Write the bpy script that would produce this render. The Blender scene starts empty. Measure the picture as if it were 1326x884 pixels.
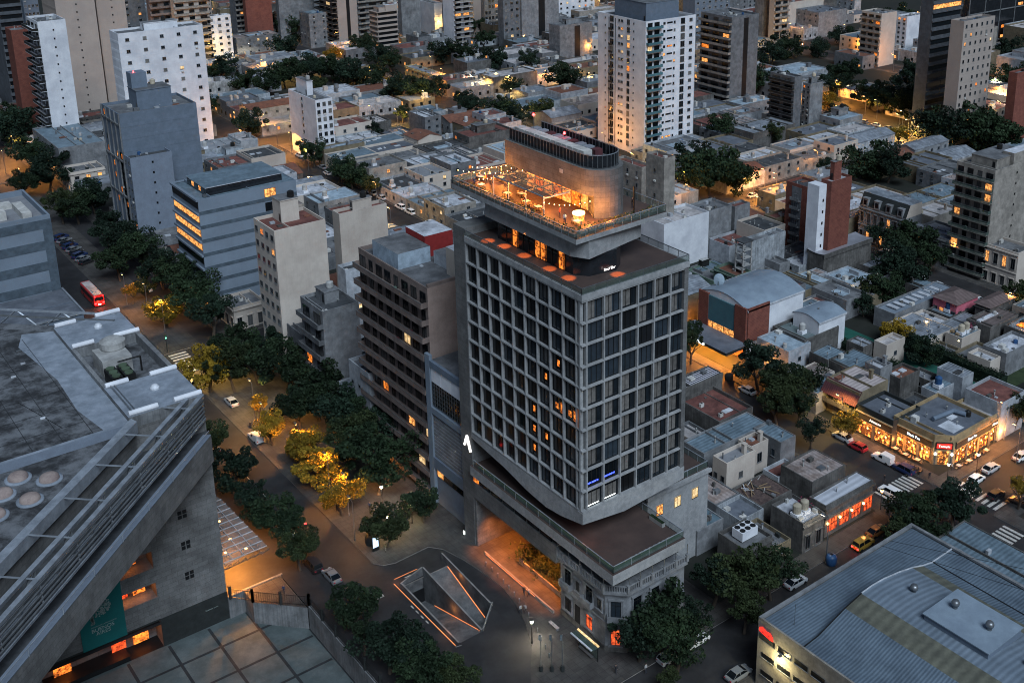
import bpy, math, random
from mathutils import Vector, Matrix
R=math.radians
scene=bpy.context.scene
COL=scene.collection
# ---------------------------------------------------------------- camera, world, sun, exposure
cd=bpy.data.cameras.new('camera'); cam=bpy.data.objects.new('camera',cd); COL.objects.link(cam); scene.camera=cam
cd.sensor_width=36; cd.lens=1488.9/1326*36; cd.clip_end=4000; cd.clip_start=1
cd.shift_x=(663-795.5)/1326; cd.shift_y=(220.6-442)/1326
YAW,PIT,ROL=R(39.7795),R(17.468),R(-0.32)
f=Vector((math.sin(YAW)*math.cos(PIT),math.cos(YAW)*math.cos(PIT),-math.sin(PIT)))
r=Vector((math.cos(YAW),-math.sin(YAW),0)); d=f.cross(r)
r2=r*math.cos(ROL)+d*math.sin(ROL); d2=-r*math.sin(ROL)+d*math.cos(ROL)
CAMH=120.0
cam.matrix_world=Matrix(((r2.x,-d2.x,-f.x,0),(r2.y,-d2.y,-f.y,0),(r2.z,-d2.z,-f.z,CAMH),(0,0,0,1)))
def pix(x,y,z):
    v=Vector((x,y,z-CAMH)); c=v.dot(f)
    if c<1: return (-9999,-9999,1)
    return (1488.9*v.dot(r2)/c+795.5, 1488.9*v.dot(d2)/c+220.6, c)
W=bpy.data.worlds.new('World'); scene.world=W; W.use_nodes=True
nt=W.node_tree; nt.nodes.clear()
sky=nt.nodes.new('ShaderNodeTexSky'); sky.sky_type='NISHITA'; sky.sun_disc=False
SUN_EL,SUN_AZ=R(48),R(196)     # broad soft light of the evening sky (azimuth from +y towards +x)
LK=1.8   # strength of lamps and lit surfaces against the sky
sky.sun_elevation=SUN_EL; sky.sun_rotation=SUN_AZ; sky.ozone_density=2.0; sky.air_density=1.0; sky.dust_density=1.5
bg=nt.nodes.new('ShaderNodeBackground'); bg.inputs[1].default_value=0.022
wo=nt.nodes.new('ShaderNodeOutputWorld'); nt.links.new(sky.outputs[0],bg.inputs[0]); nt.links.new(bg.outputs[0],wo.inputs[0])
sl=bpy.data.lights.new('sun','SUN'); so=bpy.data.objects.new('sun',sl); COL.objects.link(so)
sl.energy=1.55; sl.angle=R(30); sl.color=(.72,.86,1)
sd=Vector((math.sin(SUN_AZ)*math.cos(SUN_EL),math.cos(SUN_AZ)*math.cos(SUN_EL),math.sin(SUN_EL)))
so.rotation_euler=sd.to_track_quat('Z','Y').to_euler()
vs=scene.view_settings; vs.view_transform='Standard'; vs.look='None'; vs.exposure=0.98; vs.gamma=1
cy=scene.cycles; cy.use_denoising=True; cy.filter_width=1.05; cy.use_light_tree=True; cy.max_bounces=5; cy.diffuse_bounces=1; cy.glossy_bounces=3; cy.transmission_bounces=3
cy.transparent_max_bounces=6; cy.caustics_reflective=False; cy.caustics_refractive=False; cy.sample_clamp_indirect=4; cy.sample_clamp_direct=30
try: cy.denoising_input_passes='RGB_ALBEDO_NORMAL'
except Exception: pass
rnd=random.Random(7)
# ---------------------------------------------------------------- materials
MATS={}
def mat(name,c,rough=.85,c2=None,scale=.6,metal=0,ribs=0,axis='X',streak=0,brick=0,bump=0,em=None,es=0,grain=.12,vary=.10,spec=.3,tile=0,alpha=1,stain=0):
    if name in MATS: return MATS[name]
    m=bpy.data.materials.new(name); m.use_nodes=True; n=m.node_tree.nodes; L=m.node_tree.links
    b=n['Principled BSDF']; b.inputs['Roughness'].default_value=rough; b.inputs['Metallic'].default_value=metal
    b.inputs['Specular IOR Level'].default_value=spec
    if alpha<1: b.inputs['Alpha'].default_value=alpha
    MATS[name]=m
    if em:
        b.inputs['Base Color'].default_value=(*c,1)
        b.inputs['Emission Color'].default_value=(*em,1); b.inputs['Emission Strength'].default_value=es
        if c2 is None: return m
    tc=n.new('ShaderNodeTexCoord'); oi=n.new('ShaderNodeObjectInfo')
    add=n.new('ShaderNodeVectorMath'); add.operation='ADD'
    sc=n.new('ShaderNodeVectorMath'); sc.operation='SCALE'; sc.inputs[3].default_value=40
    L.new(oi.outputs['Location'],sc.inputs[0]); sc.inputs[3].default_value=.37
    L.new(tc.outputs['Object'],add.inputs[0]); L.new(sc.outputs[0],add.inputs[1])
    V=add.outputs[0]
    n1=n.new('ShaderNodeTexNoise'); n1.inputs['Scale'].default_value=scale; n1.inputs['Detail'].default_value=6; n1.inputs['Roughness'].default_value=.65
    L.new(V,n1.inputs['Vector'])
    rp=n.new('ShaderNodeValToRGB'); rp.color_ramp.elements[0].position=.38; rp.color_ramp.elements[1].position=.66
    c2=c2 or tuple(min(1,x*.62) for x in c)
    rp.color_ramp.elements[0].color=(*c2,1); rp.color_ramp.elements[1].color=(*c,1)
    L.new(n1.outputs['Fac'],rp.inputs['Fac']); col=rp.outputs['Color']
    def mul(colr,fac_out,lo,hi=1.0):
        mr=n.new('ShaderNodeMapRange'); mr.inputs['To Min'].default_value=lo; mr.inputs['To Max'].default_value=hi
        L.new(fac_out,mr.inputs['Value'])
        mx=n.new('ShaderNodeMix'); mx.data_type='RGBA'; mx.blend_type='MULTIPLY'; mx.inputs[0].default_value=1
        L.new(colr,mx.inputs[6]); L.new(mr.outputs[0],mx.inputs[7]); return mx.outputs[2]
    n2=n.new('ShaderNodeTexNoise'); n2.inputs['Scale'].default_value=9; n2.inputs['Detail'].default_value=3; L.new(V,n2.inputs['Vector'])
    col=mul(col,n2.outputs['Fac'],1-grain*2,1+grain)
    if streak:
        mp=n.new('ShaderNodeMapping'); mp.inputs['Scale'].default_value=(3.5,3.5,.16); L.new(V,mp.inputs['Vector'])
        n3=n.new('ShaderNodeTexNoise'); n3.inputs['Scale'].default_value=1.0; n3.inputs['Detail'].default_value=5; L.new(mp.outputs[0],n3.inputs['Vector'])
        r3=n.new('ShaderNodeMapRange'); r3.inputs['From Min'].default_value=.35; r3.inputs['From Max'].default_value=.6; L.new(n3.outputs['Fac'],r3.inputs['Value'])
        col=mul(col,r3.outputs[0],1-streak*.2,1)
    if stain:
        n4=n.new('ShaderNodeTexNoise'); n4.inputs['Scale'].default_value=.22; n4.inputs['Detail'].default_value=8; n4.inputs['Roughness'].default_value=.75; L.new(V,n4.inputs['Vector'])
        r4=n.new('ShaderNodeMapRange'); r4.inputs['From Min'].default_value=.42; r4.inputs['From Max'].default_value=.56; L.new(n4.outputs['Fac'],r4.inputs['Value'])
        col=mul(col,r4.outputs[0],1-stain,1)
    h=None
    if ribs:
        wv=n.new('ShaderNodeTexWave'); wv.wave_type='BANDS'; wv.bands_direction=axis; wv.inputs['Scale'].default_value=.314/ribs*1.0; wv.inputs['Distortion'].default_value=.3; wv.inputs['Detail'].default_value=1
        L.new(V,wv.inputs['Vector']); h=wv.outputs['Fac']; col=mul(col,h,.80,1.05)
    if tile:
        bt=n.new('ShaderNodeTexBrick'); bt.inputs['Scale'].default_value=1; bt.inputs['Brick Width'].default_value=tile; bt.inputs['Row Height'].default_value=tile*(.5 if brick else 1); bt.inputs['Mortar Size'].default_value=.03 if not brick else .02
        bt.offset=.5 if brick else 0
        bt.inputs['Color1'].default_value=(1,1,1,1); bt.inputs['Color2'].default_value=(.80,.80,.80,1); bt.inputs['Bias'].default_value=-.2; bt.inputs['Mortar'].default_value=(.5,.5,.5,1)
        if brick:
            sx=n.new('ShaderNodeSeparateXYZ'); L.new(V,sx.inputs[0]); sm=n.new('ShaderNodeMath'); sm.operation='ADD'; L.new(sx.outputs[0],sm.inputs[0]); L.new(sx.outputs[1],sm.inputs[1])
            cb=n.new('ShaderNodeCombineXYZ'); L.new(sm.outputs[0],cb.inputs[0]); L.new(sx.outputs[2],cb.inputs[1]); L.new(cb.outputs[0],bt.inputs['Vector'])
        else: L.new(V,bt.inputs['Vector'])
        mx=n.new('ShaderNodeMix'); mx.data_type='RGBA'; mx.blend_type='MULTIPLY'; mx.inputs[0].default_value=1; L.new(col,mx.inputs[6]); L.new(bt.outputs['Color'],mx.inputs[7]); col=mx.outputs[2]
    if vary: col=mul(col,oi.outputs['Random'],1-vary,1+vary)
    if em:
        L.new(col,b.inputs['Emission Color'])
    L.new(col,b.inputs['Base Color'])
    if bump or h is not None:
        bp=n.new('ShaderNodeBump'); bp.inputs['Strength'].default_value=.5; bp.inputs['Distance'].default_value=.08
        L.new(h if h is not None else n2.outputs['Fac'],bp.inputs['Height']); L.new(bp.outputs[0],b.inputs['Normal'])
    return m
# walls
mat('white',(.44,.47,.51),streak=.25,stain=.15); mat('whitewall',(.78,.80,.84),streak=.16,scale=.2,c2=(.58,.60,.65)); mat('whitestain',(.50,.54,.58),streak=1.4,stain=.4)
mat('cream',(.56,.50,.44),streak=.2,c2=(.46,.40,.35),scale=.25); mat('cream2',(.36,.33,.295),streak=.3,stain=.2); mat('palegrey',(.27,.28,.295),streak=.3,stain=.25); mat('greywall',(.19,.20,.215),streak=.3,stain=.2)
mat('bluegrey',(.20,.25,.31),streak=.12,scale=.2,c2=(.17,.21,.26)); mat('bluewall',(.19,.23,.29),streak=.15,c2=(.16,.19,.24)); mat('slate',(.15,.19,.25),streak=.15,c2=(.12,.155,.20)); mat('bluedark',(.10,.135,.17))
mat('beige',(.40,.34,.30),streak=.15,scale=.15,c2=(.34,.29,.26)); mat('brownwall',(.25,.195,.175),streak=.2); mat('domes',(.36,.29,.26),c2=(.22,.17,.16)); mat('bluepale',(.42,.52,.62),streak=.2); mat('redpaint',(.30,.03,.03),c2=(.22,.02,.02)); mat('beigepink',(.42,.32,.28),c2=(.36,.27,.235),streak=.3,stain=.15); mat('stone',(.165,.158,.15),streak=1.4,stain=.4); mat('concrete',(.25,.26,.27),streak=1.4,stain=.25,scale=.4)
mat('board',(.205,.205,.205),c2=(.15,.15,.15),streak=.15,stain=.25,scale=.35,tile=1.6,brick=1,grain=.2,vary=0); mat('board2',(.40,.405,.41),c2=(.30,.31,.32),streak=.2,stain=.2,scale=1.1,grain=.22,vary=0)
mat('brick',(.24,.085,.06),c2=(.18,.06,.045),brick=1,tile=.8,streak=.15); mat('ochre',(.40,.29,.16),streak=.2); mat('ochrewall',(.22,.18,.12),streak=.3); mat('yellow',(.50,.42,.22),streak=.3); mat('green',(.16,.24,.19),streak=.3,stain=.3)
mat('pink',(.62,.16,.22)); mat('darkbands',(.10,.11,.125)); mat('darkglass',(.02,.023,.028),rough=.15,spec=.6); mat('darkfront',(.03,.035,.035)); mat('teal',(.07,.17,.20),c2=(.06,.14,.17),streak=.1)
# roofs
mat('greyroof',(0.208,0.215,0.227),c2=(0.112,0.116,0.125),scale=.35,stain=.3,grain=.2); mat('greyroof2',(0.247,0.260,0.280),c2=(0.188,0.194,0.213),scale=.3); mat('darkroof',(0.085,0.091,0.098),c2=(0.044,0.048,0.053),scale=.4,stain=.3); mat('redroof',(0.247,0.098,0.078),c2=(0.138,0.056,0.050),scale=.5,stain=.35)
mat('rustroof',(.22,.09,.055),c2=(.12,.055,.04)); mat('whiteroof',(.66,.68,.74),c2=(.42,.44,.48),stain=.4,grain=.2); mat('paleroof',(0.546,0.520,0.520),c2=(0.375,0.350,0.350),stain=.35); mat('pinkroof',(.52,.45,.44),c2=(.42,.36,.35),ribs=.9,axis='Y',stain=.2,rough=.6)
mat('tealroof',(0.195,0.267,0.325),c2=(0.125,0.175,0.213),ribs=.8,axis='Y',rough=.5,stain=.2); mat('tealroof2',(.13,.19,.23),c2=(.10,.15,.18),ribs=2.6,axis='X',rough=.45); mat('tinroof',(0.390,0.429,0.481),c2=(0.225,0.250,0.288),ribs=.7,axis='Y',rough=.5,metal=.2,stain=.35)
mat('slateroof',(0.163,0.182,0.215),c2=(0.106,0.119,0.144),scale=.3,stain=.2,grain=.15,rough=.6); mat('rustpale',(0.494,0.429,0.416),c2=(0.275,0.213,0.188),ribs=.8,axis='X',stain=.45,rough=.6); mat('stripewhite',(.50,.52,.57),c2=(.42,.44,.49),ribs=1.3,axis='Y',rough=.5)
mat('bluewhite',(.40,.50,.58),c2=(.28,.36,.43),stain=.3,grain=.2); mat('greenroof',(.08,.12,.075),c2=(.055,.08,.05)); mat('archroof',(0.260,0.325,0.390),c2=(0.188,0.237,0.294),scale=.15,stain=.12,rough=.5); mat('sagroof',(.38,.38,.42),c2=(.28,.28,.31),rough=.4,metal=.3,scale=.2)
mat('patchroof',(0.078,0.111,0.111),c2=(0.163,0.200,0.213),scale=.25); mat('brownhip',(.10,.075,.07),c2=(.15,.11,.105),ribs=1.2,axis='X',rough=.7); mat('debris',(.05,.035,.035),c2=(.13,.09,.08),scale=1.4,grain=.4); mat('maroon',(.11,.035,.04),c2=(.07,.025,.03),ribs=.5,axis='Y')
mat('stripeblack',(.60,.60,.66),c2=(.50,.50,.56),ribs=1.1,axis='Y'); mat('stripebrown',(.15,.12,.115),c2=(.10,.08,.075),ribs=1.2,axis='Y'); mat('skyroof',(0.247,0.299,0.351),c2=(0.188,0.225,0.275),ribs=.8,axis='X',rough=.5); mat('whitesheet',(.62,.65,.70),rough=.5)
mat('steeldark',(.13,.14,.15),rough=.5,vary=0); mat('rampwall',(.15,.155,.16),c2=(.09,.095,.10),scale=.6,streak=.6,stain=.4,vary=0); mat('deck',(.085,.058,.050),c2=(.060,.042,.038),scale=.3,rough=.6,grain=.15,vary=0); mat('membrane',(.30,.34,.40),c2=(.20,.235,.28),scale=.5,stain=.2,vary=0); mat('rooffelt',(.17,.18,.195),c2=(.075,.078,.085),scale=.22,stain=.6,grain=.22,vary=0)
# ground
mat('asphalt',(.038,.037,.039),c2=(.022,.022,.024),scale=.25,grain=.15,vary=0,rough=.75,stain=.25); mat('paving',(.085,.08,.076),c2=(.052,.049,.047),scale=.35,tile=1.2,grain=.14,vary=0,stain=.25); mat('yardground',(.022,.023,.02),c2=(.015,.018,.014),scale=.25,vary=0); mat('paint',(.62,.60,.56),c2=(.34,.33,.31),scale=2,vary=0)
mat('courtpave',(.11,.135,.14),c2=(.07,.09,.092),scale=.3,grain=.14,stain=.2,vary=0); mat('courtline',(.03,.034,.038),vary=0); mat('kerb',(.26,.25,.24),vary=0); mat('turf',(.015,.10,.075),c2=(.012,.075,.058),scale=.3,vary=0); mat('grass',(.04,.06,.025),c2=(.02,.035,.015),vary=0)
# misc
mat('metal',(.30,.32,.34),rough=.4,metal=.7); mat('steel',(.38,.42,.47),rough=.45,metal=.3); mat('dark',(.012,.013,.015),rough=.5); mat('black',(.02,.02,.02),rough=.4); mat('rubber',(.015,.015,.016)); mat('chrome',(.5,.5,.5),rough=.2,metal=1); mat('wood',(.35,.25,.15),c2=(.25,.17,.1)); mat('planter',(.32,.32,.31))
mat('bluepaint',(.03,.09,.22),rough=.4); mat('plasticgrey',(.45,.45,.44)); mat('tankcream',(.50,.44,.34)); mat('acwhite',(.62,.61,.58)); mat('fabric',(.5,.5,.48)); mat('plankw',(.5,.48,.46)); mat('magenta',(.20,.02,.06)); mat('bannermat',(.008,.13,.13),c2=(.007,.105,.105),scale=.3,vary=0); mat('bannertxt',(.35,.42,.40),vary=0)
mat('glassrail',(.10,.16,.14),rough=.12,spec=.5,alpha=.45,vary=0); mat('canopyglass',(.50,.46,.44),rough=.6,alpha=.30,vary=0,tile=1.5)
for k,(c,ro) in enumerate((((.006,.009,.012),.12),((.010,.015,.020),.1),((.018,.026,.034),.2),((.008,.009,.011),.3),((.030,.042,.055),.15))): mat('pane%d'%k,c,rough=ro,spec=.5,vary=.2,grain=0)
mat('pane5',(.10,.10,.10),rough=.3,vary=.3); mat('pane6',(.22,.22,.21),rough=.5,vary=.2)
mat('curtain',(.17,.16,.15),c2=(.10,.095,.09),scale=1.5,vary=.2)
def emat(n,c,s,c2=None,scale=2.): return mat(n,c,em=c,es=s*LK*.8,c2=c2,scale=scale)
emat('lit_warm',(1,.42,.11),.75,c2=(.12,.035,.01),scale=1.7); emat('lit_orange',(1,.26,.035),.75,c2=(.05,.01,.003),scale=1.8); emat('lit_pale',(1,.72,.38),.45,c2=(.35,.2,.07),scale=1.2); emat('lit_red',(.9,.12,.03),.6,c2=(.10,.01,.005),scale=1.5)
mat('lit_shop',(1,.34,.07),em=(1,.34,.07),es=1.5*LK,c2=(.035,.010,.003),scale=1.6,vary=0,grain=.3); MATS['lit_shop'].node_tree.nodes['Color Ramp'].color_ramp.elements[0].position=.50; MATS['lit_shop'].node_tree.nodes['Color Ramp'].color_ramp.elements[1].position=.68; emat('bulb',(1,.55,.18),4.5); emat('bulbwhite',(1,.93,.78),6); emat('ledwhite',(.9,1,.95),1.6); emat('redlight',(1,.03,.03),8); emat('greenlight',(.1,1,.55),6); emat('blueled',(.04,.07,1),1.6); emat('taillight',(1,.02,.02),5); emat('headlight',(1,.95,.85),3); emat('signred',(1,.03,.02),.5); emat('signwhite',(1,.95,.9),.8); emat('signblue',(.45,.75,1),1.2); emat('screen',(.6,.8,1),.35); emat('orangeglow',(1,.30,.10),.45)
def leafmat(n,c,c2):
    m=mat(n,c,c2=c2,scale=.9,rough=.7,grain=.3,vary=.25,spec=.15); return m
leafmat('leaf0',(.030,.052,.024),(.010,.020,.010)); leafmat('leaf1',(.045,.062,.024),(.018,.028,.012)); leafmat('leaf2',(.022,.042,.026),(.008,.017,.011)); leafmat('leaf3',(.30,.19,.02),(.13,.09,.012)); mat('bark',(.09,.07,.055),vary=.1)  # leaf3: yellow glow of the street lamps put into the leaf colour
GL=['pane0','pane1','pane2','pane3','pane4','pane0','pane1','pane5','pane6']
# ---------------------------------------------------------------- mesh helpers
class MB:
    def __init__(s): s.v=[]; s.f=[]; s.m=[]; s.mats=[]; s.sm=False
    def mi(s,m):
        if m not in s.mats: s.mats.append(m)
        return s.mats.index(m)
    def face(s,pts,m):
        b=len(s.v); s.v+= [tuple(p) for p in pts]; s.f.append(tuple(range(b,b+len(pts)))); s.m.append(s.mi(m)); return s
    def box(s,x0,y0,z0,x1,y1,z1,m,top=None):
        if x1<x0: x0,x1=x1,x0
        if y1<y0: y0,y1=y1,y0
        if z1<z0: z0,z1=z1,z0
        b=len(s.v); s.v+=[(x0,y0,z0),(x1,y0,z0),(x1,y1,z0),(x0,y1,z0),(x0,y0,z1),(x1,y0,z1),(x1,y1,z1),(x0,y1,z1)]
        k=s.mi(m); kt=s.mi(top) if top else k
        for q,w in (((0,3,2,1),k),((4,5,6,7),kt),((0,1,5,4),k),((1,2,6,5),k),((2,3,7,6),k),((3,0,4,7),k)): s.f.append(tuple(b+i for i in q)); s.m.append(w)
        return s
    def prism(s,pts,z0,z1,m,top=None,cap=True):
        n=len(pts); b=len(s.v); s.v+=[(x,y,z0) for x,y in pts]+[(x,y,z1) for x,y in pts]; k=s.mi(m)
        for i in range(n): j=(i+1)%n; s.f.append((b+i,b+j,b+n+j,b+n+i)); s.m.append(k)
        if cap:
            s.f.append(tuple(b+n+i for i in range(n))); s.m.append(s.mi(top) if top else k)
            s.f.append(tuple(b+i for i in reversed(range(n)))); s.m.append(k)
        return s
    def tube(s,a,c,r0,r1,m,n=8,caps=True):
        a=Vector(a); c=Vector(c); ax=(c-a).normalized(); u=ax.orthogonal().normalized(); w=ax.cross(u); b=len(s.v); k=s.mi(m)
        for p,rr in ((a,r0),(c,r1)):
            for i in range(n):
                t=2*math.pi*i/n; s.v.append(tuple(p+u*rr*math.cos(t)+w*rr*math.sin(t)))
        for i in range(n): j=(i+1)%n; s.f.append((b+i,b+j,b+n+j,b+n+i)); s.m.append(k)
        if caps: s.f.append(tuple(b+i for i in reversed(range(n)))); s.m.append(k); s.f.append(tuple(b+n+i for i in range(n))); s.m.append(k)
        return s
    def bar(s,a,c,w,m): return s.tube(a,c,w*.7,w*.7,m,4)
    def lathe(s,x,y,prof,m,n=14):
        b=len(s.v); k=s.mi(m)
        for rr,z in prof:
            for i in range(n): t=2*math.pi*i/n; s.v.append((x+rr*math.cos(t),y+rr*math.sin(t),z))
        for q in range(len(prof)-1):
            for i in range(n): j=(i+1)%n; s.f.append((b+q*n+i,b+q*n+j,b+(q+1)*n+j,b+(q+1)*n+i)); s.m.append(k)
        s.f.append(tuple(b+(len(prof)-1)*n+i for i in range(n))); s.m.append(k)
        return s
    def mesh(s,name):
        me=bpy.data.meshes.new(name); me.from_pydata(s.v,[],s.f)
        for m in s.mats: me.materials.append(MATS[m] if isinstance(m,str) else m)
        me.polygons.foreach_set('material_index',s.m)
        if s.sm: me.polygons.foreach_set('use_smooth',[True]*len(s.f))
        me.update(); return me
    def build(s,name,parent=None,loc=None):
        if not s.f: return None
        o=bpy.data.objects.new(name,s.mesh(name)); COL.objects.link(o)
        if parent: o.parent=parent
        if loc: o.location=loc
        return o
def empty(name,loc,label,cat,group=None,rz=0):
    o=bpy.data.objects.new(name,None); COL.objects.link(o); o.location=loc; o.rotation_euler=(0,0,rz); o.empty_display_size=.5
    o['label']=label; o['category']=cat
    if group: o['group']=group
    return o
def tag(o,label,cat,group=None):
    o['label']=label; o['category']=cat
    if group: o['group']=group
    return o
def struct(o,kind='structure'): o['kind']=kind; return o
def inst(name,me,parent,loc=(0,0,0),rz=0):
    o=bpy.data.objects.new(name,me); COL.objects.link(o); o.parent=parent; o.location=loc; o.rotation_euler=(0,0,rz); return o
def copy_tree(o,parent=None):
    c=o.copy(); COL.objects.link(c)
    if parent: c.parent=parent
    for ch in list(o.children): copy_tree(ch,c)
    return c
def text(body,size,m,parent,name,mw,ext=.02):
    cu=bpy.data.curves.new(name,'FONT'); cu.body=body; cu.size=size; cu.align_x='CENTER'; cu.extrude=ext; cu.space_line=.8
    o=bpy.data.objects.new(name,cu); COL.objects.link(o); bpy.context.view_layer.update()
    me=bpy.data.meshes.new_from_object(o); bpy.data.objects.remove(o); me.materials.clear(); me.materials.append(MATS[m])
    q=bpy.data.objects.new(name,me); COL.objects.link(q); q.parent=parent; q.matrix_local=mw; return q
def faceL(x,y,z): # text on a wall looking towards -x
    return Matrix(((0,0,-1,x),(-1,0,0,y),(0,1,0,z),(0,0,0,1)))
def faceR(x,y,z): # text on a wall looking towards -y
    return Matrix(((1,0,0,x),(0,0,-1,y),(0,1,0,z),(0,0,0,1)))
def light(loc,power,color=(1,.42,.12),rad=.25,parent=None,name='lamp_light'):
    l=bpy.data.lights.new(name,'POINT'); l.energy=power*LK; l.color=color; l.shadow_soft_size=rad
    o=bpy.data.objects.new(name,l); COL.objects.link(o); o.location=loc
    if parent: o.parent=parent
    return o
def spot(loc,power,color=(1,.32,.05),ang=95,blend=.6,rad=.12,parent=None,name='downlight'):
    l=bpy.data.lights.new(name,'SPOT'); l.energy=power*LK; l.color=color; l.shadow_soft_size=rad; l.spot_size=R(ang); l.spot_blend=blend
    o=bpy.data.objects.new(name,l); COL.objects.link(o); o.location=loc
    if parent: o.parent=parent
    return o
WARM=(1,.42,.10); AMBER=(1,.62,.22); WHITEL=(1,.85,.62)
LAND=[((1290,410),'tiled houses at right'),((833,110),'tall white tower'),((1062,280),'brick tower'),((1280,260),'cream balcony tower'),((1250,90),'beige and dark towers'),((1135,60),'cream apartment block'),((1030,140),'old brown-balcony block'),((945,80),'grey stacked-balcony block'),((740,60),'small grey banded block'),((590,40),'white stacked-balcony tower'),((495,45),'rounded-balcony block'),((430,30),'beige lit-balcony tower'),((400,150),'eight storey white block'),((560,160),'grey cube house'),((330,30),'brick red slab'),((70,90),'slim white tower'),((205,90),'wide white block'),((190,160),'slate stepped tower'),((190,250),'plain blue-grey block'),((300,280),'striped office block'),((390,340),'tall cream slab'),((430,420),'short pale block'),((525,450),'brown balcony block'),((740,480),'grid hotel'),((740,250),'rooftop bar'),((790,800),'podium corner'),((945,430),'brick and teal hall'),((1180,560),'corner restaurant'),((1090,690),'stone restaurant'),((1170,790),'big warehouse'),((570,780),'sunken car ramp'),((130,600),'concrete theatre'),((310,410),'cream corner shop'),((115,370),'red bus'),((1160,290),'mansard house'),((40,330),'grey striped car park'),((1160,440),'green pitch'),((1230,370),'pink house'),((450,60),'far park hall'),((585,115),'yellow corner house')]
def where(x,y,z):
    px,py,_=pix(x,y,z); best=min(LAND,key=lambda l:(l[0][0]-px)**2+((l[0][1]-py)*1.3)**2)
    dx=px-best[0][0]; dy=py-best[0][1]
    side='right of' if dx>0 else 'left of'
    if abs(dy)>abs(dx)*1.1: side='behind' if dy<0 else 'in front of'
    return '%s the %s'%(side,best[1]),px,py
PEND=[]   # (object, base label, px, py)
ORD=['first','second','third','fourth','fifth','sixth','seventh','eighth','ninth','tenth','eleventh','twelfth','thirteenth','fourteenth']
def finish_labels():
    g={}
    for o,l,px,py in PEND: g.setdefault(l,[]).append((px,py,o))
    for l,it in g.items():
        if len(it)==1: it[0][2]['label']=l; continue
        it.sort(key=lambda t:t[0]); n=len(it)
        for i,(px,py,o) in enumerate(it):
            w='leftmost' if i==0 else 'rightmost' if i==n-1 else '%s from left'%ORD[i] if i<14 else '%dth from left'%(i+1)
            o['label']='%s, %s'%(l,w if n>2 else ('left one' if i==0 else 'right one'))
# ---------------------------------------------------------------- ground, roads, pavements
def sheet(name,xs,ys,holes,z,m,kind='structure'):
    b=MB(); xs=sorted(set(xs+[h[0] for h in holes]+[h[2] for h in holes])); ys=sorted(set(ys+[h[1] for h in holes]+[h[3] for h in holes]))
    for i in range(len(xs)-1):
        for j in range(len(ys)-1):
            cx,cy_=(xs[i]+xs[i+1])/2,(ys[j]+ys[j+1])/2
            if any(h[0]<cx<h[2] and h[1]<cy_<h[3] for h in holes): continue
            b.face([(xs[i],ys[j],z),(xs[i+1],ys[j],z),(xs[i+1],ys[j+1],z),(xs[i],ys[j+1],z)],m)
    o=b.build(name); o['kind']=kind; return o
COURT=(-60,40,60.4,157.8); RAMP=(74.4,125.2,82.8,142.2)
sheet('ground',[-300,2200],[-300,2600],[COURT,RAMP],0,'asphalt')
b=MB(); b.face([(-60,40,-4),(60.4,40,-4),(60.4,157.8,-4),(-60,157.8,-4)],'courtpave')
b.box(60.4,40,-4,60.8,147.2,.3,'concrete'); b.box(51.6,157.4,-4,60.8,157.8,.1,'concrete')
b.prism([(54.2,157.3),(54.2,153.9),(60.3,147.2),(60.3,157.3)],-4,-.02,'concrete','paving')
b.build('courtyard_ground')['kind']='structure'
b=MB()
for t in range(-4,14):
    x=60.4-6.2*t
    if x>-60: b.box(x-.22,44,-4,x+.22,157.3,-3.98,'courtline')
for t in range(0,16):
    y=152-6.6*t
    b.box(-60,y-.22,-4,60,y+.22,-3.975,'courtline')
b.build('courtyard_paving_lines')['kind']='structure'
BX=[(-120,62.4),(73.5,82.0),(87.5,154.2),(165.8,243.5),(254.6,349),(361,449),(461,560),(572,680)]
BYS=[(-60,93),(103.4,236.5),(249,395),(409,541),(553,690),(702,850)]
def pave(name,x0,y0,x1,y1,holes=(),m='paving',z=.13):
    b=MB(); xs=sorted({x0,x1}|{h[0] for h in holes}|{h[2] for h in holes}); ys=sorted({y0,y1}|{h[1] for h in holes}|{h[3] for h in holes})
    for i in range(len(xs)-1):
        for j in range(len(ys)-1):
            cx,cy_=(xs[i]+xs[i+1])/2,(ys[j]+ys[j+1])/2
            if any(h[0]<cx<h[2] and h[1]<cy_<h[3] for h in holes): continue
            b.box(xs[i],ys[j],-.2,xs[i+1],ys[j+1],z,'kerb',m)
    o=b.build(name); o['kind']='structure'; return o
n=0
for i,(bx0,bx1) in enumerate(BX):
    for j,(by0,by1) in enumerate(BYS):
        if i==0 and j<2: continue
        if i==2 and j==1: continue
        if i==1 and j==1: continue
        pave('pavement',bx0,by0,bx1,by1)
        if i>1:
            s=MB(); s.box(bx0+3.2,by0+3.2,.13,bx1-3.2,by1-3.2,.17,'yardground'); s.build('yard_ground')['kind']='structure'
# hotel block with plaza in front, curved drive cut out of it
plaza=[(73.5,236.5),(73.5,150.6),(74.6,149.0),(76.5,148.3),(83.0,148.6),(84.6,146.5),(85.7,142),(86.4,137),(86.7,132),(86,127),(84.4,122),(82.3,117.5),(79.5,114),(77.2,110.5),(76,103.4),(154.2,103.4),(154.2,236.5)]
b=MB(); b.prism(plaza,-.1,.13,'kerb','paving'); b.build('plaza_pavement')['kind']='structure'
b=MB(); b.prism([(73.9,144.4),(73.5,143.8),(73.5,124.8),(74.4,124.6),(74.4,142.2),(82.8,142.2),(82.8,144.6),(74.6,144.6)],-.05,.13,'orangeglow' if 0 else 'kerb','asphalt'); b.build('ramp_island_pavement')['kind']='structure'
b=MB(); s=MB()
for (xa,xb) in ((62.4,73.5),(82.0,87.5)):
    b.face([(xa+.05,158 if xa<70 else 236.6,.004),(xb-.05,158 if xa<70 else 236.6,.004),(xb-.05,900,.004),(xa+.05,900,.004)],'asphalt')
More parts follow.
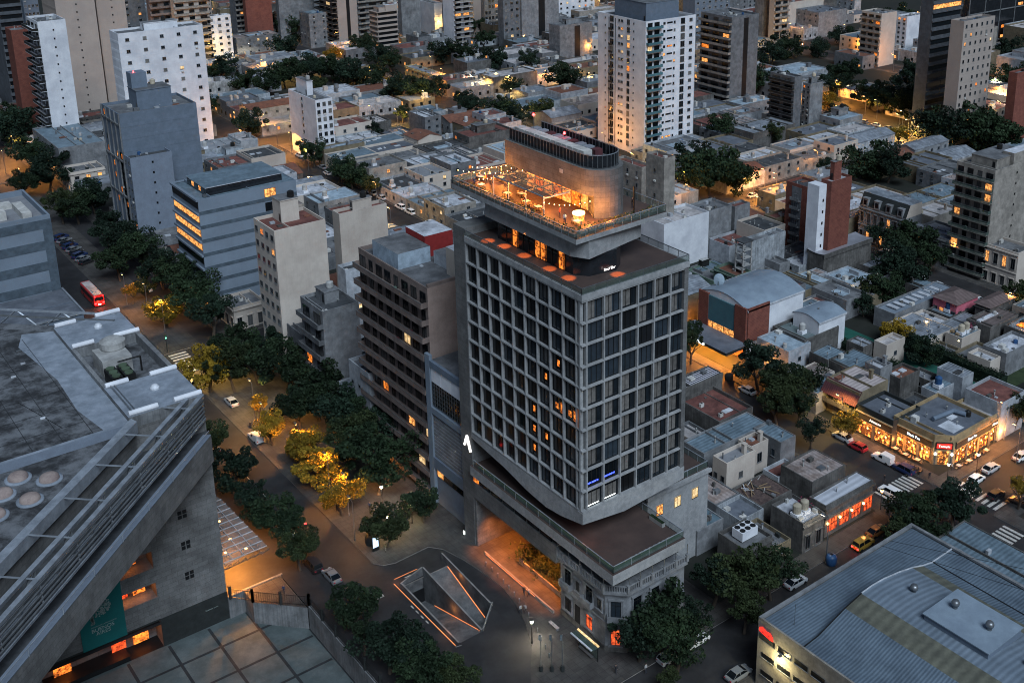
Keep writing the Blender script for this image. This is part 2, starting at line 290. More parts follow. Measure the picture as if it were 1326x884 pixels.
b.build('avenue_road')['kind']='structure'
b=MB()
def stripes(x0,y0,x1,y1,n,along='x'):
    for i in range(n):
        t0=(i+.22)/n; t1=(i+.75)/n
        if along=='x': b.box(x0+(x1-x0)*t0,y0,.002,x0+(x1-x0)*t1,y1,.012,'paint')
        else: b.box(x0,y0+(y1-y0)*t0,.002,x1,y0+(y1-y0)*t1,.012,'paint')
stripes(155,107,165,111,10); stripes(167.5,92,171,103,9,'y'); stripes(155,86,165,90,9)
stripes(63,244.5,73,248,8); stripes(63,231.5,73,235,8); stripes(74,236.8,78,248.5,8,'y'); stripes(244,236.8,254,240,8)
for y in range(160,235,9): b.box(67.8,y,.002,67.95,y+3.5,.012,'paint')
for x0,y0,x1,y1 in ((69.5,142,71,142.15),(69.5,142,69.65,144),(70.85,142,71,144),(69.5,143.9,71,144.05)): b.box(x0,y0,.002,x1,y1,.012,'paint')
for y in (132,133.5,135,136.5): b.box(73.0,y,.002,73.2,y+.8,.012,'paint')
b.build('road_markings')['kind']='structure'
s=MB(); s.box(196,117,.17,240,121,.2,'grass'); s.build('lawn')['kind']='structure'
s=MB(); s.box(199,118.5,.17,206.5,165,.22,'turf'); s.build('turf')['kind']='structure'
# ---------------------------------------------------------------- windows and facades
WC={}
def winmesh(w,h,face,pane,style='f'):
    k=(round(w,1),round(h,1),face,pane,style)
    if k in WC: return WC[k]
    b=MB(); t=.07; fm={'f':'metal','w':'white','d':'black','s':'black'}[style]
    def bx(u0,z0,u1,z1,d0,d1,m):
        if face=='L': b.box(-d1,u0,z0,-d0,u1,z1,m)
        else: b.box(u0,-d1,z0,u1,-d0,z1,m)
    bx(0,0,w,h,0,.03,pane)
    bx(0,0,w,t,.032,.09,fm); bx(0,h-t,w,h,.032,.09,fm); bx(0,t,t,h-t,.032,.09,fm); bx(w-t,t,w,h-t,.032,.09,fm)
    if w>1.0: bx(w/2-.03,t,w/2+.03,h-t,.032,.08,fm)
    if style in 'fw': bx(-.08,-.09,w+.08,-.002,0,.16,'concrete'); 
    WC[k]=b.mesh('window'); return WC[k]
def pickpane(lit=.06,pool=GL):
    x=rnd.random()
    if x<lit: return rnd.choice(['lit_warm','lit_pale','lit_warm','lit_orange'])
    return rnd.choice(pool)
def windows(root,face,items,style='f',name='window'):
    """items: (u,z,w,h,pane) on the x=0 (L) or y=0 (R) wall; the 100 largest are parts, the rest one part"""
    items=sorted(items,key=lambda t:-t[1])
    for u,z,w,h,p in items[:100]:
        inst(name,winmesh(w,h,face,p,style),root,(0,u,z) if face=='L' else (u,0,z))
    if len(items)>100:
        b=MB()
        for u,z,w,h,p in items[100:]:
            if face=='L': b.box(-.06,u,z,0,u+w,z+h,p); b.box(-.14,u-.05,z-.09,0,u+w+.05,z-.002,'concrete')
            else: b.box(u,-.06,z,u+w,0,z+h,p); b.box(u-.05,-.14,z-.09,u+w+.05,0,z-.002,'concrete')
        o=b.build('lower_windows',root); o['kind']='stuff'
LITP=.07
def facade(root,face,code,wl,H,wall,lit=None):
    """wl = wall length along the face, H = height of the roof"""
    if not code: return
    lit=LITP if lit is None else lit
    k=code[0]; a=code[1:].split(',') if len(code)>1 else []
    P=lambda u0,z0,u1,z1,d,m,b: (b.box(-d,u0,z0,0,u1,z1,m) if face=='L' else b.box(u0,-d,z0,u1,0,z1,m))
    it=[]
    if k=='w':
        nx,nz=int(a[0]),int(a[1]); w,h=float(a[2]),float(a[3]); fh=(H-1.2)/nz
        for i in range(nx):
            for j in range(nz):
                if rnd.random()<.03: continue
                ww=min(w,wl/nx*.7); it.append((wl*(i+.5)/nx-ww/2,.9+fh*j+ (fh-h)*.45,ww,min(h,fh*.62),pickpane(lit)))
        windows(root,face,it,'w' if wall in('brick','slate') else 'f')
        if nz>3:
            b=MB()
            for j in range(1,nz): P(0.02,.9+fh*j-.05,wl-.02,.9+fh*j+.04,.03,wall,b)
            b.build('floor_band',root)
            for q in range(rnd.randint(2,6)):
                b=MB(); u=wl*(rnd.randrange(nx)+.5)/nx-.4; z=.9+fh*(rnd.randrange(nz))+.1; P(u,z,u+.8,z+.5,.35,'acwhite',b); b.build('air_conditioner',root)
    elif k=='b':
        nx,nz=int(a[0]),int(a[1]); dep=float(a[2]); rl=a[3]; fh=(H-1.5)/nz; dp=.6+dep*1.6; rm={'brown':'brownwall','grey':'greywall','dark':'black','cream':'cream2','glass':'glassrail'}[rl]
        bm={}
        b=MB(); 
        P(0,0,wl,.14,dp,wall,b)
        if rl=='glass' or rl=='dark':
            P(0,.14,wl,1.05,.0,rm,b) if 0 else None
        if face=='L':
            b.box(-dp,0,.14,-dp+.08,wl,1.05,rm); b.box(-dp+.08,0,.14,0,.08,1.05,rm); b.box(-dp+.08,wl-.08,.14,0,wl,1.05,rm); b.box(-dp-.02,-.02,1.05,-dp+.1,wl+.02,1.1,'metal')
        else:
            b.box(0,-dp,.14,wl,-dp+.08,1.05,rm); b.box(0,-dp+.08,.14,.08,0,1.05,rm); b.box(wl-.08,-dp+.08,.14,wl,0,1.05,rm); b.box(-.02,-dp-.02,1.05,wl+.02,-dp+.1,1.1,'metal')
        me=b.mesh('balcony')
        for j in range(nz):
            z=1.2+fh*j
            inst('balcony',me,root,(0,0,z))
            for i in range(nx):
                ww=wl/nx*rnd.choice((.45,.6,.7)); it.append((wl*(i+.5)/nx-ww/2,z+.2,ww,fh*.68,pickpane(lit,['pane0','pane3','pane1','pane5'])))
            if rnd.random()<.5:
                c=MB(); u=rnd.uniform(.1,.8)*wl
                if face=='L': c.box(-dp+.2,u,z+.16,-dp+.6,u+.5,z+1.0,rnd.choice(['fabric','green','acwhite','maroon']))
                else: c.box(u,-dp+.2,z+.16,u+.5,-dp+.6,z+1.0,rnd.choice(['fabric','green','acwhite','maroon']))
                c.build('balcony_clutter',root)
        windows(root,face,it,'d')
    elif k=='s' or k=='t':
        nz=int(a[0]); b=MB()
        for j in range(1,nz): z=H*j/nz; P(0.01,z-.45,wl-.01,z+.45,.05,'bluedark' if k=='t' else wall,b)
        if k=='t' or wall in('palegrey','whitewall','beige','slate','greywall'): b.build('floor_band',root)
        if k=='t':
            c=[]
            for j in range(nz): c.append((wl*.66,H*j/nz+.6,wl*.12,H/nz*.62,'lit_warm' if j in(1,2,5,7) else 'pane0'))
            windows(root,face,c,'d')
    elif k=='r':
        nz=int(a[0]); fh=H/nz
        for j in range(nz): it.append((.25,fh*j+fh*.30,wl-.5,fh*.52,'lit_warm' if rnd.random()<(.3 if wall=='bluegrey' else .05) else rnd.choice(['pane0','pane1','pane3'])))
        windows(root,face,it,'d')
        b=MB()
        for j in range(nz): P(-.05,fh*j+fh*.86,wl+.05,fh*j+fh*1.0,.5,wall,b)
        b.build('ledge',root)
    elif k=='y':
        b=MB(); P(.0,0,wl,H-.02,.03,a[0],b); b.build('side_wall',root)
    elif k=='v':
        b=MB(); P(wl*.45,2,wl*.62,H-1,.04,'dark',b); b.build('dark_slot',root)
    elif k=='g':
        nz=int(H/3)
        for j in range(nz): it.append((wl*.5,1+3*j,.5,.6,rnd.choice(['pane3','pane0'])))
        windows(root,face,it,'d')
    elif k=='c':
        nx,nz=int(a[0]),int(a[1]); b=MB()
        for i in range(nx+1): P(wl*i/nx-.2,0,wl*i/nx+.2,H,.35,'concrete',b)
        for j in range(1,nz,3): P(0,H*j/nz,wl,H*j/nz+.5,.35,'concrete',b)
        b.build('facade_grid',root)
        for i in range(nx):
            for j in range(nz):
                if rnd.random()<.25: it.append((wl*(i+.2)/nx,H*j/nz+.8,wl/nx*.35,1.6,rnd.choice(['lit_warm','pane5','pane4','lit_orange'])))
        windows(root,face,it,'d')
    elif k=='d':
        nx,nz=int(a[0]),int(a[1]); fh=(H-1)/nz
        for j in range(nz):
            for i in range(nx):
                w=min(1.3,wl/nx*.45); h=fh*.62; u=wl*(i+.5)/nx-w/2; z=fh*j+ (.15 if j==0 else fh*.2)
                it.append((u,z,w,h,rnd.choice(['lit_warm','pane0','pane3','pane5','pane0'])))
                c=MB(); P(u-.25,z+h+.02,u+w+.25,z+h+.25,.25,wall,c); P(u-.22,z,u-.05,z+h,.1,wall,c); P(u+w+.05,z,u+w+.22,z+h,.1,wall,c); c.build('window_surround',root)
        windows(root,face,it,'f')
        c=MB(); P(-.1,H-.9,wl+.1,H-.6,.35,wall,c); P(0,.02,wl,.5,.08,wall,c)
        if nz>1: P(-.05,fh-.1,wl+.05,fh+.1,.2,wall,c)
        c.build('cornice',root)
    else: SPECIAL[k](root,face,wl,H,wall)
def gridwin(root,face,us,zs,style='f',lit=.05,pool=GL):
    it=[(u,z+dz,w,h,pickpane(lit,pool)) for (u,w,h,dz) in us for z in zs]
    windows(root,face,it,style)
SPECIAL={}
def sp_W(root,face,wl,H,wall):   # tall white tower, avenue side
    zs=[2+2.78*i for i in range(17)]
    gridwin(root,face,[(wl-4.6,.5,.6,.9),(wl-9,2.0,2.1,.2),(wl-12.6,.9,.9,.8)],zs); 
    it=[]
    for z in zs: it+= [(wl-14.3,z+.8,1.2,.9,pickpane(.1)),(wl-18,z+.3,1.5,1.9,pickpane(.12)),(wl-20.4,z+.9,.5,.6,'pane0')]
    windows(root,face,it,'f')
    b=MB(); b.box(-.05,wl-6.6,1,0,wl-6.2,H-1,'greywall'); b.box(-.05,wl-10.2,1,0,wl-9.8,H-1,'greywall'); b.build('wall_groove',root)
    for z in zs[::1]:
        if rnd.random()<.8: c=MB(); c.box(-.9,wl-9.2,z,-.02,wl-7,z+.1,'greywall'); c.box(-.9,wl-9.2,z+.1,-.85,wl-7,z+.9,'black'); c.build('balcony',root)
def sp_R(root,face,wl,H,wall):
    zs=[2+2.78*i for i in range(17)]
    b=MB(); b.box(.3,-1.3,0,7.2,0,.15,'greywall'); b.box(.3,-1.3,.15,7.2,-1.24,1.0,'teal'); b.box(.3,-1.24,.15,.36,0,1,'teal'); b.box(7.14,-1.24,.15,7.2,0,1,'teal'); me=b.mesh('balcony')
    it=[]
    for z in zs:
        inst('balcony',me,root,(0,0,z-.2)); it+=[(.9,z,2.2,2,pickpane(.05,['pane0','pane3'])),(4,z,2.4,2,pickpane(.05,['pane0','pane3'])),(8.2,z+.7,1.0,.9,pickpane(.08)),(10,z+.9,2.6,.6,pickpane(.12))]
    windows(root,face,it,'d'); it=[]
    for z in zs: it+=[(13.2,z+.7,.8,.9,pickpane()),(16.6,z+.1,2.0,2.1,pickpane(.05)),(20.8,z+.6,1.5,1.1,pickpane(.05))]
    windows(root,face,it,'f')
    c=MB(); c.box(wl,1,1,wl+1.2,8,H-6,'greywall'); c.build('side_balcony_stack',root)
def sp_k(root,face,wl,H,wall):
    b=MB(); b.box(-.06,wl*.35,1.5,0,wl*.75,H-.9,'greywall'); b.build('grey_strip',root)
    n_=6
    for j in range(n_):
        z=2+j*(H-4)/n_; gridwin(root,'L',[(wl*.48,wl*.18,1.6,0)],[z],'w',.1)
        c=MB(); c.box(-1.0,wl*.36,z-.25,-.07,wl*.74,z-.1,'greywall'); c.box(-1.0,wl*.36,z-.1,-.94,wl*.74,z+.7,'concrete'); c.build('balcony',root)
def sp_p(root,face,wl,H,wall):
    b=MB(); b.box(-3.0,wl*.5-.2,0,-.01,wl+2.0,H-1,'whitewall'); b.build('white_stair_strip',root)
    for j in range(7): inst('window',winmesh(.5,.8,'R','pane3','d'),root,(-1.4,wl*.5-.2,2+j*3.2))
def sp_m(root,face,wl,H,wall):
    facade(root,'L','d7,2',wl,H,wall)
    b=MB(); h=3.6; b.face([(0,0,H),(0,wl,H),(1.6,wl,H+h),(1.6,0,H+h)][::-1],'darkfront'); b.face([(0,0,H),(1.6,0,H+h),(7,0,H+h),(7,0,H)],'cream'); b.face([(0,wl,H),(1.6,wl,H+h),(7,wl,H+h),(7,wl,H)][::-1],'cream'); b.box(1.6,0.01,H+h-.1,7,wl-.01,H+h+.1,'tinroof'); b.build('mansard_roof',root)
    for i in range(4):
        u=wl*(i+.5)/4; c=MB(); c.box(-.2,u-.9,H,1.6,u+.9,H+2.3,'palegrey'); c.box(-.24,u-.5,H+.5,-.2,u+.5,H+1.9,'pane0'); c.prism([(-.3,u-1),(1.7,u-1),(1.7,u+1),(-.3,u+1)],H+2.3,H+2.5,'palegrey'); c.build('dormer',root)
def letters(root,s,size,m,face,u,z,d=.12): text(s,size,m,root,'lettering',faceL(-d,u,z) if face=='L' else faceR(u,-d,z),0)
def sp_F(root,face,wl,H,wall):
    rest=root.name.startswith('restaurant') ; s0=3.0 if rest else 0
    P=lambda u0,z0,u1,z1,d0,d1,m,b: (b.box(-d1,u0,z0,-d0,u1,z1,m) if face=='L' else b.box(u0,-d1,z0,u1,-d0,z1,m))
    b=MB(); P(s0,3.5,wl,4.9,.02,.30,'darkfront',b); b.build('fascia',root); b=MB(); P(s0,4.9,wl,5.05,.02,.42,'ochre',b); P(s0,3.38,wl,3.5,.02,.38,'ochre',b); b.build('fascia_trim',root)
    n_=max(2,int((wl-s0)/3.0))
    for i in range(n_):
        u0=s0+(wl-s0)*i/n_+.35; u1=s0+(wl-s0)*(i+1)/n_-.35
        b=MB(); P(u0,.35,u1,3.3,.01,.05,'lit_shop',b)
        for t in (0,.33,.66,1): uu=u0+(u1-u0-.07)*t; P(uu,.35,uu+.07,3.3,.05,.13,'black',b)
        P(u0,.05,u1,.35,.01,.12,'darkfront',b); P(u0,2.45,u1,2.52,.05,.12,'black',b)
        for q_ in range(2): uu=u0+(u1-u0)*(.25+.45*q_); P(uu,1.9+.3*(q_%2),uu+.28,2.2+.3*(q_%2),.051,.09,'bulb',b)
        b.build('shop_window',root)
        b=MB(); P(u1+.02,.05,u1+.62,3.38,.01,.26,'ochre' if i%2 else 'stone',b); b.build('pillar',root)
    nm='Black Pan' if rest else 'Almacen'
    letters(root,nm,.8,'signblue' if rest else 'signwhite',face,s0+(wl-s0)*.45,3.95,.33)
    for i in range(n_): u=s0+(wl-s0)*(i+.5)/n_; light((root.location.x+(-1.3 if face=='L' else u),root.location.y+(u if face=='L' else -1.3),2.2),150,(1,.36,.08),.2)
def sp_G(root,face,wl,H,wall):
    b=MB(); b.box(-.5,0,0,-.01,3.6,H+.6,'brick'); b.box(-.01,-.01,H-5,3.6,0.0,H+.6,'brick') if 0 else None; b.build('brick_pier',root)
    b=MB(); b.box(-.5,wl-3.2,0,-.01,wl,H+.4,'brick'); b.build('brick_pier',root)
    b=MB(); b.box(0,-.3,4,7,-.01,H+.6,'brick'); b.build('brick_pier',root)
    b=MB(); b.box(-.35,3.6,5.6,-.01,wl-3.2,H,'teal'); b.build('teal_panel',root)
    b=MB(); b.box(-.12,3.6,3.9,-.01,wl-3.2,5.5,'lit_warm'); 
    for i in range(5): b.box(-.2,3.6+i*1.8,3.9,-.12,3.7+i*1.8,5.5,'black')
    b.build('lit_window_band',root)
    b=MB(); b.box(-7.5,-1,3.4,-.55,wl+1,4.1,'darkfront','slateroof'); b.build('canopy',root)
    b=MB(); b.box(-7.62,6,3.5,-7.5,10,4.0,'ledwhite'); b.build('canopy_sign',root)
    for i in range(5): light((root.location.x-5+1.5*(i%2),root.location.y+i*wl/4,3.1),1500,(1,.34,.04),.3)
    b=MB(); b.box(-.1,3.8,.3,-.01,wl-3.4,3.2,'lit_orange'); b.build('shop_window',root)
def sp_h(root,face,wl,H,wall):
    b=MB(); b.face([(-1.4,-.2,H-2.6),(-1.4,wl+.2,H-2.6),(.6,wl+.2,H+.15),(.6,-.2,H+.15)][::-1],'maroon'); b.face([(-1.4,-.2,H-2.6),(.6,-.2,H+.15),(.6,-.2,H-2.6)],'ochrewall'); b.build('tiled_eave',root)
    b=MB(); b.box(-1.5,0,2.9,0,wl,3.05,'stone'); b.box(-1.5,0,3.05,-1.42,wl,3.9,'stone'); b.build('balcony',root)
    gridwin(root,'L',[(1,1.3,1.7,0),(4,1.3,1.7,0),(6.5,1.2,1.7,0)],[3.1],'f',.4); gridwin(root,'L',[(1.5,1.4,2.1,0),(5,1.4,2.1,0)],[.3],'f',.4)
def sp_e(root,face,wl,H,wall):
    b=MB(); b.box(-.2,-.5,H-.9,wl+.2,-.01,H-.5,'stone'); b.box(-.1,-.3,3.7,wl+.1,-.01,4.1,'stone'); b.build('cornice',root)
    for i in range(4):
        u=.8+i*3.2; c=MB(); c.box(u,-.06,.9,u+2.4,-.01,3.3,'lit_red'); 
        for t in (0,.8,1.6,2.34): c.box(u+t,-.13,.9,u+t+.06,-.06,3.3,'black')
        c.box(u,-.13,2.3,u+2.4,-.06,2.36,'black'); c.build('shop_window',root)
        c=MB(); c.lathe(u-.4,-.35,[(.05,2.7),(.2,2.8),(.2,3.05),(.05,3.15)],'bulb',8); c.build('wall_lamp',root)
        light((root.location.x+u+1.2,root.location.y-1.4,2.8),24,(1,.42,.14),.2)
SPECIAL.update(W=sp_W,R=sp_R,k=sp_k,p=sp_p,m=sp_m,F=sp_F,G=sp_G,h=sp_h,e=sp_e)
# ---------------------------------------------------------------- roof furniture (fixed to its house)
def ft(root,f,w,dp,z,wall):
    b=MB(); q=rnd.uniform
    def put(name,b_): return b_.build(name,root)
    if f=='ac':
        for i in range(2): b=MB(); x,y=q(.15,.7)*w,q(.15,.7)*dp; b.box(x,y,z,x+.9,y+.6,z+.75,'acwhite'); b.tube((x+.45,y+.3,z+.75),(x+.45,y+.3,z+.8),.25,.25,'black',10); put('air_conditioner',b)
    elif f=='clut':
        for i in range(5): b=MB(); x,y,s=q(.1,.8)*w,q(.1,.8)*dp,q(.5,1.5); b.box(x,y,z,min(x+s,w-.3),min(y+s*.8,dp-.3),z+s*.6,rnd.choice(['acwhite','greywall','metal','white'])); put('roof_box',b)
        b=MB(); x,y=q(.2,.7)*w,q(.2,.7)*dp; b.tube((x,y,z),(x,y,z+3.4),.05,.03,'metal',5); b.bar((x-.6,y,z+3),(x+.6,y,z+3),.04,'metal'); b.bar((x-.4,y,z+2.6),(x+.4,y,z+2.6),.04,'metal'); put('antenna',b)
    elif f in('pent','hut','lift','pent2','lift2','penth'):
        s={'pent':(.15,.15,.85,.8,2.6),'hut':(.35,.45,.75,.85,2.5),'lift':(.35,.5,.7,.9,5),'pent2':(.12,.15,.9,.85,1.8),'lift2':(.3,.25,.75,.7,5.5),'penth':(.1,.1,.75,.75,6.5)}[f]
        m='slate' if f=='penth' else ('darkglass' if f=='pent2' else wall)
        b.box(w*s[0],dp*s[1],z-.1,w*s[2],dp*s[3],z+s[4],m,'tealroof' if f=='pent2' else 'greyroof'); b.box(w*s[0]-.15,dp*s[1]-.15,z+s[4],w*s[2]+.15,dp*s[3]+.15,z+s[4]+.2,'whiteroof' if f=='pent2' else wall if f!='penth' else 'slate','tealroof' if f=='pent2' else 'greyroof'); put('rooftop_room',b)
        if f=='lift2': b=MB(); b.box(w*.3,dp*.45,z+5.7,w*.5,dp*.7,z+10,wall); put('lift_tower',b); b=MB(); b.lathe(w*.35,dp*.5,[(.15,z+10),(.2,z+10.2),(.1,z+10.5)],'redlight',8); put('warning_light',b)
        if f=='pent':
            b=MB(); b.box(w*.45,dp*.05,z,w*.95,dp*.35,z+3.6,wall,'whiteroof'); put('rooftop_room',b)
        if f=='pent2':
            for i in range(5): b=MB(); b.box(w*.12-.05,dp*(.2+.13*i),z+.4,w*.12,dp*(.2+.13*i)+1.3,z+1.5,'lit_warm' if i%2 else 'pane1'); put('window',b)
        if f!='pent2':
            b=MB(); b.lathe(w*.6,dp*.6,[(.6,z+s[4]+.2),(.75,z+s[4]+.4),(.75,z+s[4]+1.5),(.3,z+s[4]+1.75)],rnd.choice(['tankcream','plasticgrey','black']),12); put('water_tank',b)
            b=MB(); b.box(w*s[0]-.04,dp*s[1]+.4,z+.2,w*s[0],dp*s[1]+1.2,z+2,'pane3'); put('door',b)
    elif f=='a1roof':
        b.box(8,14,z,14,21,z+4.2,'redpaint','whiteroof'); put('red_rooftop_room',b); b=MB(); b.box(1.2,12,z,7.9,21.5,z+3,'bluepale','greyroof'); put('pale_blue_penthouse',b)
        b=MB(); b.box(7,.4,z,14,5,z+5.2,'cream','whiteroof'); put('lift_room',b); b=MB(); b.box(8,5.1,z,17,11,z+2.4,'white','greyroof'); put('rooftop_room',b)
        b=MB(); b.box(.25,.25,z,17,.8,z+1.2,'brownwall'); put('parapet',b)
    elif f=='tanks' or f=='tankb' or f=='tankg':
        m={'tanks':'tankcream','tankb':'bluepaint','tankg':'plasticgrey'}[f]
        for i in range(2 if f=='tanks' else 1):
            b=MB(); x,y=w*.3+1.9*i,dp*.4; b.box(x-.8,y-.8,z,x+.8,y+.8,z+.8,'whitewall'); b.lathe(x,y,[(.7,z+.8),(.75,z+.9),(.75,z+2.2),(.7,z+2.3),(.25,z+2.6)],m,14); put('water_tank',b)
        if f=='tanks':
            b=MB(); 
            for i in range(140): x,y,s=w*.8+rnd.gauss(0,.7),dp*.55+rnd.gauss(0,.6),.22; zz=z+abs(rnd.gauss(.6,.4)); b.face([(x,y,zz),(x+s,y+q(-s,s),zz+q(-s,s)),(x+q(-s,s),y+s,zz+.1)],'magenta')
            put('magenta_bush',b)
            for i in range(6): b=MB(); x,y=q(.1,.9)*w,q(.1,.9)*dp; b.box(x,y,z,x+q(.4,1.2),y+q(.4,1),z+q(.3,.9),rnd.choice(['acwhite','wood','greywall','fabric'])); put('roof_box',b)
    elif f=='debris':
        for i in range(14): b=MB(); x,y=q(.05,.8)*w,q(.05,.9)*dp; l=q(1,3.5); a_=q(0,3.1); b.bar((x,y,z+.1),(min(w-.3,x+l*math.cos(a_)),min(dp-.3,max(.3,y+l*math.sin(a_))),z+.25),.13,rnd.choice(['plankw','wood','whitesheet'])); put('plank',b)
    elif f=='chim':
        b=MB(); x,y=w*.75,dp*.3; b.box(x,y,z,x+.7,y+.7,z+1.9,wall); b.box(x-.1,y-.1,z+1.9,x+.8,y+.8,z+2.05,wall); put('chimney',b)
        b=MB(); x,y=w*.2,dp*.7; b.tube((x,y,z),(x,y,z+1.2),.12,.12,'metal',8); put('vent_pipe',b)
    elif f=='fans':
        x,y=w*.25,dp*.35; b.box(x,y,z+.3,x+3.6,y+2.4,z+1.9,'whitewall'); 
        for i in range(3):
            for j in range(2): b.tube((x+.6+1.2*i,y+.6+1.2*j,z+1.9),(x+.6+1.2*i,y+.6+1.2*j,z+1.98),.5,.5,'black',14)
        put('fan_box',b)
    elif f=='skyl':
        for i in range(2): b=MB(); b.box(w*.2+2.4*i,dp*.5,z+.02,w*.2+2.4*i+1.5,dp*.5+1.2,z+.3,'whitesheet'); put('skylight',b)
    elif f=='ducts':
        b=MB(); b.tube((w*.35,dp*.55,z+.6),(w*.75,dp*.5,z+.6),.45,.45,'slate',10); b.tube((w*.75,dp*.5,z+.6),(w*.8,dp*.3,z+.6),.45,.45,'slate',10); put('duct',b)
        b=MB(); b.box(w*.12,dp*.68,z,w*.2,dp*.78,z+1.2,'acwhite'); put('air_conditioner',b)
        b=MB(); b.lathe(w*.85,dp*.3,[(.6,z),(.6,z+1),(.2,z+1.3)],'black',12); put('water_tank',b)
        b=MB(); b.face([(w*.3,dp*.12,z+.03),(w*.55,dp*.12,z+.03),(w*.55,dp*.42,z+.03),(w*.3,dp*.42,z+.03)],'whitesheet'); put('translucent_sheet',b)
    elif f=='scaf':
        x,y=w*.55,dp*.1; b=MB()
        for (i,j) in ((0,0),(3,0),(0,2.6),(3,2.6)): b.box(x+i,y+j,z,x+i+.3,y+j+.3,z+8.5,'plasticgrey')
        for k_ in range(4): b.box(x,y,z+2+2.1*k_,x+3.3,y+.3,z+2.2+2.1*k_,'plasticgrey'); b.box(x,y+.3,z+1+2.1*k_,x+1.4,y+2.9,z+1.15+2.1*k_,'plasticgrey'); b.box(x+1.4,y+.3,z+2.1*k_+2,x+3.3,y+2.9,z+2.15+2.1*k_,'plasticgrey')
        b.box(x-.2,y-.2,z+8.5,x+3.5,y+3.1,z+8.8,'darkroof'); put('stair_tower',b)
    elif f=='boxv': b.box(w*.3,dp*.6,z,w*.6,dp*.9,z+1.8,'black','plasticgrey'); put('ventilation_box',b)
    elif f=='well': b.box(w*.35,dp*.3,z+.02,w*.65,dp*.65,z+.06,'bluewhite'); b.box(w*.65,dp*.3,z,w*.68,dp*.65,z+1.1,'white'); put('courtyard_well',b)
    elif f=='lit': b.box(w*.3,dp*.3,z+.02,w*.6,dp*.7,z+.05,'lit_orange'); put('lit_courtyard',b); light((root.location.x+w*.45,root.location.y+dp*.5,z+1.2),60,WARM,.2,None)
